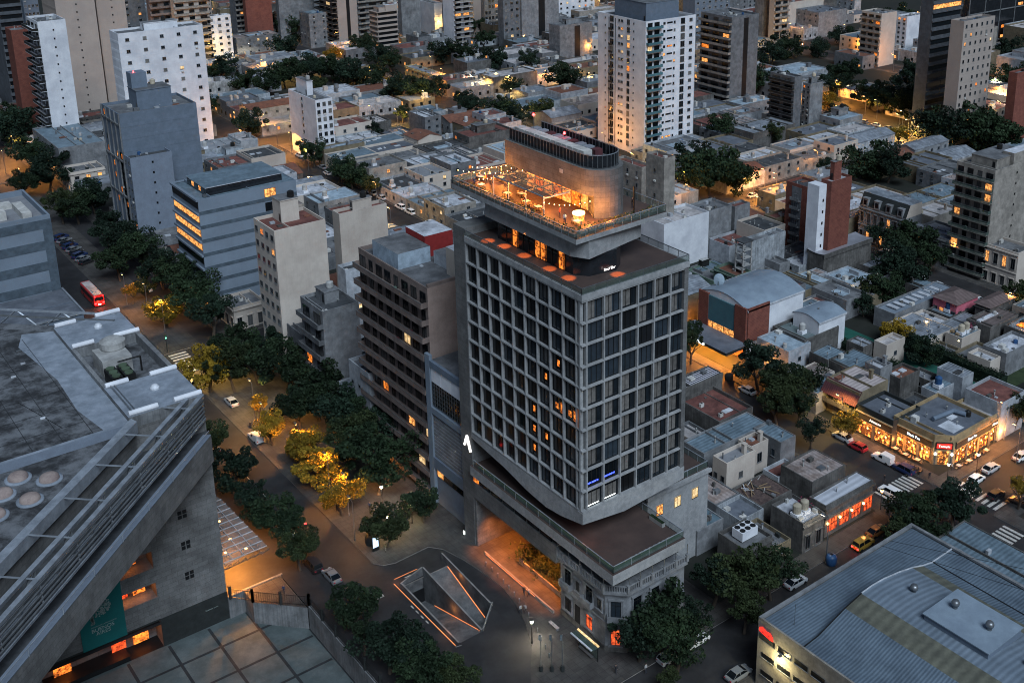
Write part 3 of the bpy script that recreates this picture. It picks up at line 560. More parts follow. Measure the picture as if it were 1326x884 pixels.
def building(row,group=None,auto=False):
    ty,x0,y0,x1,y1,z,wall,roof,L,Rr,feats,label=row
    w,dp=max(x1-x0,4),max(y1-y0,3.5)
    root=empty(ty,(x0,y0,.13),label,ty.replace('_',' ').replace('low ','').replace('terrace ',''),group); H=z-.13
    tin=roof in('tealroof','tealroof2','tinroof','rustpale','stripewhite','pinkroof','bluewhite','stripeblack','stripebrown','skyroof','debris')
    ph=.75 if not tin else .35
    if roof in('archroof','sagroof','brownhip','maroon'): ph=.05
    t=.22; b=MB(); k=b.mi(wall)
    cz=2.7 if ty=='restaurant' else 0; b.prism([(cz,0),(w,0),(w,dp),(0,dp)]+([(0,cz)] if cz else []),-.3,H,wall,cap=False)
    zi=H-ph; o_=[(0,0),(w,0),(w,dp),(0,dp)]; i_=[(t,t),(w-t,t),(w-t,dp-t),(t,dp-t)]
    if cz: o_=[(cz,0),(w,0),(w,dp),(0,dp),(0,cz)]; i_=[(cz+.1,t),(w-t,t),(w-t,dp-t),(t,dp-t),(t,cz+.1)]
    for a_ in range(len(o_)):
        c_=(a_+1)%len(o_)
        b.face([(*o_[a_],H),(*o_[c_],H),(*i_[c_],H),(*i_[a_],H)],wall); b.face([(*i_[a_],H),(*i_[c_],H),(*i_[c_],zi-.05),(*i_[a_],zi-.05)],wall)
    b.build('wall',root)
    b=MB()
    if roof=='archroof' or roof=='sagroof':
        N=10; rise=dp*.13 if roof=='archroof' else -dp*.06; ov=.25
        for s in range(N):
            ya,yb=-ov+(dp+2*ov)*s/N,-ov+(dp+2*ov)*(s+1)/N
            za,zb=[H+.06+ (rise+ (.9 if rise<0 else 0))*0 + rise*math.sin(math.pi*q_/N)+(.9 if rise<0 else 0) for q_ in (s,s+1)]
            b.face([(-.2,ya,za),(w+.2,ya,za),(w+.2,yb,zb),(-.2,yb,zb)],roof)
            for xx in (0,w): b.face([(xx,max(0,ya),H-.02),(xx,min(dp,yb),H-.02),(xx,min(dp,yb),zb-.02),(xx,max(0,ya),za-.02)],wall)
        for yy in (-ov,dp+ov): b.box(-.2,yy-.05,H-.3,w+.2,yy+.05,H+.1+(.9 if rise<0 else 0),'whitesheet' if rise>0 else wall)
        feats_z=H+.3
    elif roof=='brownhip':
        rh=min(w,dp)*.22; e=.5; A_=[(-e,-e,H),(w+e,-e,H),(w+e,dp+e,H),(-e,dp+e,H)]
        if w>dp: r0,r1=(dp*.5,dp*.5,H+rh),(w-dp*.5,dp*.5,H+rh); F_=[(A_[0],A_[1],r1,r0),(A_[1],A_[2],r1),(A_[2],A_[3],r0,r1),(A_[3],A_[0],r0)]
        else: r0,r1=(w*.5,w*.5,H+rh),(w*.5,dp-w*.5,H+rh); F_=[(A_[0],A_[1],r0),(A_[1],A_[2],r1,r0),(A_[2],A_[3],r1),(A_[3],A_[0],r0,r1)]
        for q_ in F_: b.face(q_,roof)
        b.face([(p[0],p[1],H-.02) for p in A_][::-1],'wood'); feats_z=H+.5
    elif roof in('gable','gablered'):
        m='tinroof' if roof=='gable' else 'rustroof'; rh=min(w,dp)*.16
        if w>dp:
            b.face([(-.2,-.2,H),(w+.2,-.2,H),(w+.2,dp/2,H+rh),(-.2,dp/2,H+rh)],m); b.face([(-.2,dp/2,H+rh),(w+.2,dp/2,H+rh),(w+.2,dp+.2,H),(-.2,dp+.2,H)],m)
            for xx in (0,w): b.face([(xx,0,H),(xx,dp,H),(xx,dp/2,H+rh-.03)],wall)
        else:
            b.face([(-.2,-.2,H),(-.2,dp+.2,H),(w/2,dp+.2,H+rh),(w/2,-.2,H+rh)][::-1],m); b.face([(w/2,-.2,H+rh),(w/2,dp+.2,H+rh),(w+.2,dp+.2,H),(w+.2,-.2,H)][::-1],m)
            for yy in (0,dp): b.face([(0,yy,H),(w,yy,H),(w/2,yy,H+rh-.03)],wall)
        feats_z=H+.2
    else:
        sl_=.35 if tin else 0
        b.face([(*p_,zi) for p_ in i_],roof) if cz else b.face([(t,t,zi-.0-sl_*.6),(w-t,t,zi+sl_*.5),(w-t,dp-t,zi+sl_*.5),(t,dp-t,zi-sl_*.6)],roof); feats_z=zi+ (0 if not tin else .1)
    if roof=='stripeblack':
        for i in range(7): y=t+(dp-2*t)*(i+.5)/7; b.bar((t,y,zi-.12),(w-t,y,zi+.26),.12,'dark')
    if roof=='skyroof':
        for i in range(8): x=w*.12+w*.8*i/8; b.box(x,dp*.3,zi+.1,x+w*.05,dp*.8,zi+.32,'whitesheet')
    if roof=='stripebrown': b.box(w*.1,dp*.55,zi,w*.75,dp*.7,zi+.35,'whitesheet')
    b.build('roof',root)
    for f_ in (feats.split('+') if feats else []): ft(root,f_,w,dp,feats_z,wall)
    if not feats and roof not in('brownhip',) and dp>4:
        b=MB(); x,y=rnd.uniform(.2,.8)*w,rnd.uniform(.2,.8)*dp; b.tube((x,y,feats_z-.2),(x,y,feats_z+rnd.uniform(.6,1.3)),.14,.14,'plasticgrey',8); b.box(x-.2,y-.2,feats_z+.9,x+.2,y+.2,feats_z+1.05,'metal'); b.build('vent_pipe',root)
        if rnd.random()<.5: x,y=rnd.uniform(.1,.7)*w,rnd.uniform(.1,.7)*dp; b=MB(); b.box(x,y,feats_z-.2,x+1.1,y+.8,feats_z+.6,rnd.choice(['acwhite','greywall','stone'])); b.build('roof_box',root)
    if roof not in('archroof','sagroof','brownhip','gable','gablered'):
        for i in range(int(min(6,w*dp/40))+1):
            x,y=rnd.uniform(.08,.85)*w,rnd.uniform(.08,.85)*dp; b=MB(); k_=rnd.random(); zb=feats_z-.2
            if k_<.35: s_=rnd.uniform(.4,1.3); b.box(x,y,zb,min(w-.3,x+s_),min(dp-.3,y+s_*rnd.uniform(.5,1.2)),zb+rnd.uniform(.4,1.2),rnd.choice(['acwhite','greywall','stone','white','metal','darkfront'])); nm_='roof_box'
            elif k_<.6: b.tube((x,y,zb),(x,y,zb+rnd.uniform(.6,1.6)),.09,.09,'metal',6); b.tube((x,y,zb+.9),(x,y,zb+1.05),.2,.2,'plasticgrey',8); nm_='vent_pipe'
            elif k_<.8: b.box(x,t,zb,x+.18,dp-t,zb+rnd.uniform(.3,.8),wall); nm_='party_wall'
            elif k_<.9: b.lathe(x,y,[(.45,zb),(.5,zb+.1),(.5,zb+1.0),(.2,zb+1.2)],rnd.choice(['tankcream','plasticgrey','black','bluepaint']),10); nm_='water_tank'
            else: b.box(x,y,zb,min(w-.3,x+2.2),min(dp-.3,y+1.2),zb+.35,rnd.choice(['whitesheet','pane5','rustroof'])); nm_='roof_hatch'
            b.build(nm_,root)
    facade(root,'L',L,dp,H,wall); facade(root,'R',Rr,w,H,wall)
    if cz:
        c45=.70711; M_=Matrix(((c45,c45,0,0),(-c45,c45,0,cz),(0,0,1,0),(0,0,0,1)))  # chamfered corner with the door
        L_=cz/c45
        b=MB(); b.box(.3,-.25,3.5,L_-.3,-.02,4.9,'black'); o=b.build('corner_sign',root); o.matrix_local=M_; b=MB(); b.box(.5,-.30,3.7,L_-.5,-.26,4.7,'signred'); o2=b.build('red_panel',o)
        text('Tomapiz',.62,'signwhite',o,'lettering',Matrix(((1,0,0,L_/2),(0,0,-1,-.33),(0,1,0,3.98),(0,0,0,1))),0)
        b=MB(); b.box(.9,-.06,.1,L_-.9,-.01,3.0,'lit_shop'); b.box(L_/2-.05,-.14,.1,L_/2+.05,-.06,3.0,'black'); o=b.build('door',root); o.matrix_local=M_
        for u in (.35,L_-.35): b=MB(); b.lathe(u,-.3,[(.1,2.3),(.25,2.45),(.1,2.75)],'bulbwhite',10); b.box(u-.16,-.14,.05,u+.16,-.01,3.4,'stone'); o=b.build('wall_lamp',root); o.matrix_local=M_
    return root
# ---------------------------------------------------------------- the concrete grid hotel
def hotel():
    X0,Y0=89.5,114.3; root=empty('hotel_tower',(X0,Y0,.13),'concrete grid hotel tower with rooftop bar lit orange, standing on an old classical corner','hotel'); o=.13
    W_,D_=20.1,29.7; ZB,ZT=21.9-o,55.3-o; fh=(ZT-ZB)/10; dep=.48
    b=MB(); b.box(dep+.1,dep+.1,ZB-1.5,W_-.05,D_,ZT+.9,'dark'); b.box(W_-.8,0,ZB-1.5,W_,D_,ZT+.9,'board'); b.box(0,D_,-.3,W_,D_+3.2,ZT+2.2,'board'); b.build('core_wall',root)
    # facade grid : ledges and fins
    b=MB()
    for j in range(11):
        z=ZB+fh*j; b.box(0,0,z-.14,dep+.2,D_-.01,z+.10,'board2'); b.box(dep+.2,0,z-.14,W_-.81,dep+.2,z+.10,'board2')
    ly=[0.0,1.5]+[1.5+(D_-1.6)*i/9 for i in range(1,10)]
    for y in ly:
        if y==0: b.box(.01,.45,ZB+.1,.55,.80,ZT,'board2'); continue
        b.box(.03,y-.12,ZB+.1,dep+.1,y+.12,ZT,'board2')
    rx=[.9]+[.9+(W_-1.2)*i/6 for i in range(1,7)]
    for x in rx: b.box(x-.12,.03,ZB+.1,x+.12,dep+.1,ZT,'board2')
    b.build('facade_grid',root)
    # windows: one glazed bay each
    def bay(face,w,kind):
        m=MB(); h=fh-.26
        P=(lambda u0,z0,u1,z1,d0,d1,mm: m.box(-d1,u0,z0,-d0,u1,z1,mm)) if face=='L' else (lambda u0,z0,u1,z1,d0,d1,mm: m.box(u0,-d1,z0,u1,-d0,z1,mm))
        g={'d':'pane3','e':'pane4','f':'pane2','r':'pane0','c':'pane1','o':'pane2','l':'pane0','m':'pane0','p':'pane1','b':'pane0','k':'pane4'}[kind]
        P(.0,.0,w,h,0,.03,g)
        if kind in 'c': P(.08,.25,w*.62,h-.1,.031,.05,'curtain')
        if kind=='k': P(.08,.1,w*.55,h-.1,.031,.05,'curtain'); 
        if kind=='o': P(w*.15,.6,w*.6,h-.3,.031,.05,'pane5')
        if kind=='p': P(.1,.3,w*.9,h*.75,.031,.05,'curtain'); P(.2,.18,w*.85,.3,.05,.08,'ledwhite')
        if kind=='b': P(.2,.5,w*.8,.72,.031,.06,'blueled')
        if kind=='l': P(w*.12,h*.1,w*.4,h*.62,.031,.05,'lit_orange'); P(w*.55,h*.2,w*.78,h*.5,.031,.05,'lit_orange')
        if kind=='m': P(w*.42,h*.3,w*.60,h*.62,.031,.05,'lit_orange')
        for u in (0,w*.33,w*.66,w-.06): P(u,0,u+.06,h,.05,.12,'black')
        P(.06,0,w-.06,.08,.05,.12,'black'); P(.06,h-.08,w-.06,h,.05,.12,'black')
        return m.mesh('window')
    BK={}
    def putbay(face,u,w,j,kind):
        k=(face,round(w,2),kind)
        if k not in BK: BK[k]=bay(face,w,kind)
        z=ZB+fh*j+.11
        inst('window',BK[k],root,(dep+.09,u,z) if face=='L' else (u,dep+.09,z))
    cnt=0; rest=MB()
    kinds={}
    for j in range(10):
        for i in range(6):
            kd='c' if j in(1,2,3,4,5) and rnd.random()<.75 else rnd.choice('ddkoc' if j>5 else 'dko')
            if j==0: kd='p' if i in(0,1) else 'd' if i<4 else 'o'
            if j==1: kd='b' if i in(0,1) else 'c'
            if j in(6,7): kd='d'
            if kd=='d': kd=rnd.choice('defef')
            putbay('R',rx[i]+.15,rx[i+1]-rx[i]-.3,j,kd); cnt+=1
    for i in range(9):
        for j in range(10):
            u,w=ly[i+1]+.15,ly[i+2]-ly[i+1]-.3
            kd='d'; r_=rnd.random()
            if (j,i) in((4,0),(4,1)): kd='l'
            elif (j,i) in((3,3),(5,2),(5,5),(2,2),(8,4),(1,3),(6,1),(2,3)): kd='m'
            elif r_<.35: kd='o'
            if i<4: putbay('L',u,w,j,rnd.choice('ddef') if kd=='d' else kd)
            else: rest.box(dep+.0,u,ZB+fh*j+.11,dep+.09,u+w,ZB+fh*(j+1)-.15,{'d':'pane3','o':'pane1','l':'lit_orange','m':'pane4'}[kd]); rest.box(dep-.06,u+w*.33,ZB+fh*j+.11,dep+.0,u+w*.33+.07,ZB+fh*(j+1)-.15,'black'); rest.box(dep-.06,u+w*.66,ZB+fh*j+.11,dep+.0,u+w*.66+.07,ZB+fh*(j+1)-.15,'black')
    for j in range(10): rest.box(dep,.82,ZB+fh*j+.11,dep+.09,1.35,ZB+fh*(j+1)-.15,'lit_orange' if j==4 else 'pane1')
    o_=rest.build('inner_bay_windows',root); o_['kind']='stuff'
    # faceted belly under the windows
    b=MB()
    prof=[(0,-1.95),(5,-3.1),(9,-3.6),(14,-3.2),(20,-2.1),(D_,-1.1)]
    for (ya,za),(yb,zb) in zip(prof,prof[1:]):
        b.face([(-.06,ya,ZB-.14),(-.06,ya,ZB+za),(-.06,yb,ZB+zb),(-.06,yb,ZB-.14)][::-1],'board2'); b.face([(-.06,ya,ZB+za),(-.06,yb,ZB+zb),(W_,yb,ZB-2.0),(W_,ya,ZB-2.0)],'board')
    prx=[(-.06,-1.95),(8,-3.0),(14,-2.6),(W_+.1,-2.2)]
    for (xa,za),(xb,zb) in zip(prx,prx[1:]): b.face([(xa,-.06,ZB-.14),(xa,-.06,ZB+za),(xb,-.06,ZB+zb),(xb,-.06,ZB-.14)],'board2'); b.face([(xa,-.06,ZB+za),(xb,-.06,ZB+zb),(xb,6,ZB-2.4),(xa,6,ZB-2.4)],'board')
    b.box(-.06,-.06,ZB-.15,W_+.1,1.2,ZB-.141,'board2'); b.face([(W_+.1,-.06,ZB-.14),(W_+.1,-.06,ZB-2.2),(W_+.1,D_,ZB-2.2),(W_+.1,D_,ZB-.14)],'board')
    b.build('tapered_base_beam',root)
    # roof slab, parapet, deck
    z=ZT; b=MB(); b.box(-.08,-.08,z+.1,W_+.15,D_-.01,z+1.0,'board2'); b.build('roof_fascia',root)
    b=MB(); b.box(.35,.35,z+1.0,W_-.2,D_-.2,z+1.06,'deck'); b.build('terrace_deck',root)
    def rail(pts,z0,h,m='metal',glass=None,nm='railing',par=root,step=2.2):
        b=MB()
        for (x0,y0),(x1,y1) in zip(pts,pts[1:]):
            L_=math.hypot(x1-x0,y1-y0); n_=max(1,int(L_/step))
            b.bar((x0,y0,z0+h),(x1,y1,z0+h),.10,m)
            for i in range(n_+1): t=i/n_; b.bar((x0+(x1-x0)*t,y0+(y1-y0)*t,z0),(x0+(x1-x0)*t,y0+(y1-y0)*t,z0+h),.06,m)
        b.build(nm,par)
        if glass:
            g=MB()
            for (x0,y0),(x1,y1) in zip(pts,pts[1:]): g.face([(x0,y0,z0+.08),(x1,y1,z0+.08),(x1,y1,z0+h-.06),(x0,y0,z0+h-.06)],glass)
            g.build('glass_panel',par)
    rail([(0,D_),(0,0),(W_,0),(W_,D_)],z+1.0,1.05,'metal','glassrail')
    # restaurant storey in dark glass
    b=MB(); c=[(3.5,25.5),(3.5,6.5),(5,4.6),(9.5,4.0),(11.5,5.5),(11.5,25.5)]
    b.prism(c,z+1.06,z+4.3,'darkglass'); b.build('restaurant_storey',root)
    for i in range(11):
        y=8.5+1.45*i; b=MB(); b.box(3.40,y,z+1.2,3.49,y+1.2,z+4.1,'lit_orange' if i in(0,3,4,8) else 'pane0'); b.box(3.3,y-.1,z+1.06,3.40,y,z+4.3,'black'); b.box(3.32,y,z+2.9,3.40,y+1.2,z+2.97,'black'); b.build('restaurant_window',root)
    for x,y in ((2.3,6),(2.2,10.5),(2.4,17),(2.2,22),(1.6,25.5),(8.6,2.6),(13.5,5.5)): spot((X0+x,Y0+y,z+o+5.2),1500,(1,.22,.03),34,.7,.08)
    text('Roof Bar',.6,'signwhite',root,'lettering',faceR(8.2,3.95,z+1.5),0)
    # floating upper terrace
    z2=62.5-o; b=MB()
    b.prism([(2.6,27.5),(2.6,6.0),(4.0,3.4),(15.5,5.6),(15.5,27.5)],z2-2.9,z2,'board2'); b.build('terrace_beam',root)
    TP=[(1.4,35.2),(1.4,3.0),(19.0,3.8),(19.0,35.2)]
    b=MB(); b.prism(TP,z2,z2+.75,'board2','deck'); b.build('upper_terrace_slab',root)
    rail([(1.5,35.0),(1.5,3.15),(18.9,3.95),(18.9,35.0),(1.5,35.0)],z2+.75,1.15,'steel','glassrail',nm='terrace_railing',step=1.6)
    b=MB()
    for i in range(18): y=4+1.7*i; b.box(1.75,y,z2+.75,2.35,y+1.5,z2+1.15,'planter')
    for i in range(9): x=3+1.7*i; b.box(x,4.15+.045*x,z2+.75,x+1.5,4.7+.045*x,z2+1.15,'planter')
    b.build('planter_row',root)
    b=MB()
    for i in range(900):
        if rnd.random()<.65: x,y=rnd.uniform(1.7,2.5),rnd.uniform(4,34)
        else: x,y=rnd.uniform(3,18),rnd.uniform(4.3,5.2)
        zz=z2+rnd.uniform(1.1,1.75); s=.22; b.face([(x,y,zz),(x+rnd.uniform(-s,s),y+s,zz+rnd.uniform(-s,s)),(x+s,y+rnd.uniform(-s,s),zz+rnd.uniform(0,s))],rnd.choice(['leaf0','leaf1','leaf3']))
    q=b.build('planter_foliage',root)
    # concrete plant box with rounded end
    bx0,bx1,byc,by1=7.9,14.9,10.3,29.5; rr=(bx1-bx0)/2; arc=[(bx0+rr+rr*math.cos(t),byc+rr*math.sin(t)) for t in [math.pi+math.pi*i/14 for i in range(15)]]
    pts=[(bx0,by1)]+arc+[(bx1,by1)]; zt=70.6-o
    lo=[(bx0+3.0,by1)]+[(bx0+rr+rr*math.cos(t),byc+rr*math.sin(t)) for t in [math.pi+math.pi*i/14 for i in range(15)]]+[(bx1,by1)]
    b=MB(); b.prism([(bx0+2.4,by1),(bx0+2.4,byc+1.5)]+arc[3:]+[(bx1,by1)],z2+.76,z2+4.2,'board'); b.build('bar_core_wall',root)
    b=MB(); b.prism(pts,z2+4.2,zt,'board'); b.build('concrete_box',root)
    b=MB(); b.prism([((x-11.4)*.9+11.4,(y-19)*.94+19) for x,y in pts],zt,zt+.1,'darkroof')
    b.build('box_roof',root)
    cc=[((x-11.4)*.88+11.4,(y-19)*.93+19) for x,y in pts]
    b=MB()
    for (p0,p1) in zip(cc,cc[1:]):
        L_=math.hypot(p1[0]-p0[0],p1[1]-p0[1]); n_=max(1,int(L_/.8))
        for i in range(n_):
            t=i/n_; x,y=p0[0]+(p1[0]-p0[0])*t,p0[1]+(p1[1]-p0[1])*t; b.bar((x,y,zt),(x,y,zt+2.0),.09,'metal')
        b.face([(*p0,zt+.25),(*p1,zt+.25),(*p1,zt+1.9),(*p0,zt+1.9)],'darkglass'); b.bar((*p0,zt+2),(*p1,zt+2),.1,'steel')
    b.build('louvre_screen',root)
    for i in range(13):
        y=11+1.35*i; b=MB(); b.box(9.0,y,zt+.1,10.6,y+1.15,zt+2.1,'acwhite'); b.tube((9.7,y+.55,zt+1.8),(9.7,y+.55,zt+1.95),.4,.4,'metal',10); b.build('condenser',root)
    for i in range(9):
        y=12+1.9*i; b=MB(); b.box(12,y,zt+.1,13.4,y+1.2,zt+1.5,'steel' if i%3 else 'maroon'); b.build('condenser',root)
    b=MB(); b.tube((11,26,zt),(11,26,zt+4),.06,.04,'metal',5); b.lathe(11,26,[(.1,zt+4),(.22,zt+4.1),(.1,zt+4.4)],'redlight',8); b.build('beacon',root)
    b=MB(); b.lathe(12.4,20,[(.1,zt+2.1),(.22,zt+2.2),(.1,zt+2.5)],'redlight',8); b.build('beacon',root)
    light((X0+12.4,Y0+20,zt+3.1),25,(1,.1,.1),.15); 
    b=MB(); b.box(bx0-.05,14.5,z2+6.2,bx0-.002,15.3,z2+6.8,'whitesheet'); b.build('wall_plate',root)
    # pergola over the terrace
    b=MB(); pz=z2+3.6
    for y in (13,17.5,22,26): b.box(3.2,y,pz,8,y+.16,pz+.22,'steel'); b.box(3.2,y,z2+.75,3.36,y+.16,pz,'steel')
    for x in (3.2,5.5,7.8): b.box(x,13,pz+.23,x+.14,26.2,pz+.4,'steel')
    b.build('pergola_frame',root)
    b=MB(); b.box(3.3,13.1,pz+.41,7.8,26,pz+.44,'glassrail'); b.build('pergola_glass',root)
    for i in range(8):
        y=8.8+2.3*i; b=MB(); b.box(bx0+2.2,y,z2+.8,bx0+2.34,y+1.9,z2+3.9,'lit_warm' if i%2 else 'lit_orange'); b.build('bar_window',root)
    b=MB(); b.tube((6.2,8.6,z2+.76),(6.2,8.6,z2+1.9),.8,.8,'lit_warm',16); b.tube((6.2,8.6,z2+1.95),(6.2,8.6,z2+2.2),.9,.9,'bulb',16); b.build('round_bar_counter',root)
    # string lights
    def string(pa,pb,nb,sag=.5):
        b=MB(); last=None
        for i in range(nb+1):
            t=i/nb; p=(pa[0]+(pb[0]-pa[0])*t,pa[1]+(pb[1]-pa[1])*t,pa[2]+(pb[2]-pa[2])*t-sag*4*t*(1-t))
            if last: b.bar(last,p,.02,'black')
            b.lathe(p[0],p[1],[(.03,p[2]-.18),(.085,p[2]-.12),(.03,p[2]-.02)],'bulb',6); last=p
        b.build('string_of_bulbs',root)
    string((2,34,z2+3.2),(8,25,z2+4.2),12); string((3.3,13,z2+3.2),(8.6,9,z2+3.3),9); string((5,34.5,z2+3),(12,30,z2+3.8),11); string((2,28,z2+3.2),(8,28,z2+3.8),8)
    for x,y,p in ((4.5,10,60),(5.2,15,70),(5.2,20,80),(5,25.5,70),(5,31,110),(9,32,90),(13,32,50),(6.5,7.5,70),(9.2,5.4,40)): light((X0+x,Y0+y,z2+o+2.7),p*5,(1,.31,.05),.2)
    light((X0+6.5,Y0+6.4,z2+o+1.3),120,(1,.4,.1),.2); light((X0+16,Y0+9,z2+o+2.5),14,(1,.8,.6),.2)
    b=MB(); b.tube((14.6,6.2,z2+.75),(14.6,6.2,z2+5),.12,.12,'black',8); b.build('terrace_post',root)
    # blade sign
    b=MB(); b.bar((-.15,31.7,18.5),(-.15,30.9,20.5),.30,'signwhite'); b.bar((-.15,30.9,20.5),(-.15,29.9,17.9),.30,'signwhite'); b.build('lit_sign',root)
    # podium : concrete terrace slab over the old corner
    b=MB(); px0,py0,px1=-.5,-7.6,13.6
    b.prism([(px0,29.68),(px0,py0),(px1,py0),(px1,8),(W_-.05,8),(W_-.05,29.68)],13.9,15.6,'board2','deck')
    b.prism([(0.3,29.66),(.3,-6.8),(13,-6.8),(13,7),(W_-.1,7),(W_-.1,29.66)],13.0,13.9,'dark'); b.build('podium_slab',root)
    b=MB(); b.box(-.06,6.6,12.8-3.4,.5,29.68,13.0-.6,'board'); b.box(.5,6.62,9.2,12,7.1,12.4,'board'); b.box(.5,7.12,9.21,W_-.1,29.66,9.5,'board'); b.build('podium_beam',root)
    for i in range(7):
        y=8+3.4*i; b=MB(); b.box(.12,y,12.45,.29,y+2.9,13.6,'lit_orange' if i==6 else 'pane4' if i>2 else 'pane0'); b.build('podium_window',root)
    rail([(px0+.3,29),(px0+.3,py0+.3),(px1-.2,py0+.3),(px1-.2,2)],15.6,1.25,'steel','glassrail',nm='podium_railing',step=3)
    b=MB(); b.box(px0+.5,py0+.5,15.6,px0+1.1,28,15.95,'concrete','greenroof'); b.box(px0+1.1,py0+.5,15.6,px1-.4,py0+1.1,15.95,'concrete','greenroof'); b.box(px1-1,-3.5,15.6,px1-.4,-.5,16.3,'planter','leaf0'); b.build('podium_planters',root)
    b=MB()
    for i in range(9): b.box(4+.9*i,-6.2,15.62,4.5+.9*i,-6.0,15.75,'fabric')
    b.build('podium_bench_row',root)
    light((X0+1.5,Y0+1,18.2),22,(1,.25,.06),.15)
    # rear annex with lit rooms
    b=MB(); b.box(W_-4,3.8,-.3,29.5,16,16,'board2','deck'); b.box(W_-4.3,3.4,15.2,29.9,3.8,15.8,'board2'); b.build('annex_wall',root)
    rail([(13.4,3.9),(29.3,3.9),(29.3,15.5)],16,1.2,'steel','glassrail',nm='annex_railing')
    for i in range(3): inst('window',winmesh(1.4,1.9,'R',['lit_warm','lit_pale','lit_pale'][i],'d'),root,(18+3.9*i,3.8,11.4))
    # old classical corner under the podium
    S='palegrey'; b=MB(); ch=[(.8,6.6),(.8,-4.3),(3.0,-6.6),(14.5,-6.6),(14.5,6.6)]
    b.prism(ch,-.3,10.4,S); b.build('old_corner_wall',root)
    def off(d): return [(.8-d,6.6),(.8-d,-4.3-d*.4),(3.0-d*.4,-6.6-d),(14.5,-6.6-d),(14.5,6.6)]
    b=MB(); b.prism(off(.7),10.4,10.9,S); b.prism(off(.35),10.0,10.4,S); b.prism(off(.15),0,.9,'stone'); b.prism(off(.2),5.0,5.25,S); b.build('cornice',root)
    b=MB()
    pl=off(.55)
    for (p0,p1) in list(zip(pl,pl[1:]))[:3]:
        L_=math.hypot(p1[0]-p0[0],p1[1]-p0[1]); n_=max(1,round(L_/2.6)); b.bar((*p0,11.9),(*p1,11.9),.16,S)
        for i in range(0 if p0==pl[0] else 1,n_+1): t=i/n_; x,y=p0[0]+(p1[0]-p0[0])*t,p0[1]+(p1[1]-p0[1])*t; b.box(x-.22,y-.22,10.9,x+.22,y+.22,12.15,S); b.tube((x+.3 if L_<4 else x,y,12.1),(x,y,13.9),.08,.08,'metal',6)
        m_=int(L_/.35)
        for i in range(m_): t=(i+.5)/m_; x,y=p0[0]+(p1[0]-p0[0])*t,p0[1]+(p1[1]-p0[1])*t; b.tube((x,y,10.9),(x,y,11.8),.09,.09,S,5,False)
    b.build('balustrade',root)
    def oldwin(mw,w,h,pane,balc,par=root):
        e=MB(); e.box(-w/2,0,0,w/2,.04,h,pane)
        for u in (-w/2,0-.03,w/2-.07): e.box(u,.041,0,u+.07,.1,h,'black')
        e.box(-w/2,.041,h*.7,w/2,.09,h*.7+.06,'black')
        wo_=e.build('old_window',par); wo_.matrix_local=mw
        e=MB(); e.box(-w/2-.3,0,-.02,-w/2-.02,.16,h+.02,S); e.box(w/2+.02,0,-.02,w/2+.3,.16,h+.02,S); e.box(-w/2-.45,0,h+.02,w/2+.45,.35,h+.3,S)
        if balc: e.box(-w/2-.5,0,-.3,w/2+.5,1.0,-.02,S); e.box(-w/2-.5,.9,-.02,w/2+.5,1.0,.75,S); e.box(-w/2-.5,.16,-.02,-w/2-.4,.9,.75,S); e.box(w/2+.4,.16,-.02,w/2+.5,.9,.75,S)
        else: e.box(-w/2-.4,0,-.3,w/2+.4,.3,-.02,S)
        e.build('stone_surround',wo_)
    def mL(y,z): return Matrix(((0,-1,0,.8),(-1,0,0,y),(0,0,1,z),(0,0,0,1)))
    def mR(x,z): return Matrix(((-1,0,0,x),(0,-1,0,-6.6),(0,0,1,z),(0,0,0,1)))
    for y,bl in ((4.6,1),(2.2,0),(-.6,1),(-3.0,0)):
        if bl: oldwin(mL(y,6.4),1.5,2.9,'pane0',1); oldwin(mL(y,1.6),1.5,2.6,'lit_red' if y<0 else 'pane3',0)
        else: oldwin(mL(y,6.6),.9,2.0,'pane3',0)
    e=MB(); e.box(.68,1.7,.2,.8,2.9,3.9,'dark'); e.build('entrance_door',root)
    cx_,cy__=1.9,-5.45; c45=.7071
    mc=lambda z: Matrix(((-c45,-c45,0,cx_),(c45,-c45,0,cy__),(0,0,1,z),(0,0,0,1)))
    oldwin(mc(6.0),1.5,3.0,'pane4',1); oldwin(mc(1.2),1.5,2.8,'lit_red',0)
    for x in (5,8.5,12): oldwin(mR(x,6.4),1.5,2.7,'pane0',1); oldwin(mR(x,1.4),1.5,2.6,'pane3',0)
    # open passage with lit drive and planting
    b=MB(); b.box(9.5,7.2,-.3,10,29.6,9.2,'board'); b.box(.1,29.1,-.3,9.45,29.65,9.2,'board'); b.build('passage_wall',root)
    b=MB(); b.box(-.3,7.2,-.1,-.05,26.5,.55,'kerb'); b.box(-.36,12,.3,-.3,26,.36,'orangeglow'); b.build('low_lit_wall',root)
    b=MB(); b.box(2.9,9,-.1,3.1,21,.9,'kerb'); b.box(3.1,9,-.1,9,21,.5,'yardground'); b.build('planting_bed',root)
    b=MB()
    for i in range(1500):
        cxx,cyy=rnd.choice([(4.5,10),(5,13),(4.2,16),(5.5,19),(7,12),(7,17),(4,20.5)]); x,y,zz=cxx+rnd.gauss(0,.9),cyy+rnd.gauss(0,.9),.5+abs(rnd.gauss(1.1,.8)); s=.4
        b.face([(x,y,zz),(x+rnd.uniform(-s,s),y+rnd.uniform(-s,s),zz+rnd.uniform(-s,s)),(x+rnd.uniform(-s,s),y+s,zz+rnd.uniform(0,s))],rnd.choice(['leaf0','leaf1']))
    b.build('passage_plants',root)
    for x,y,p in ((2.2,26.5,430),(2.0,21.5,420),(1.8,16.5,420),(5.5,14.5,260),(1.6,11.5,260),(4,8.6,230),(7,27,200),(6.2,10,160)): spot((X0+x,Y0+y,8.9),p*8.5,(1,.25,.035),70,.9,.2)
    spot((X0-2.5,Y0+19,9),380,(1,.16,.05),32,.9,.1)
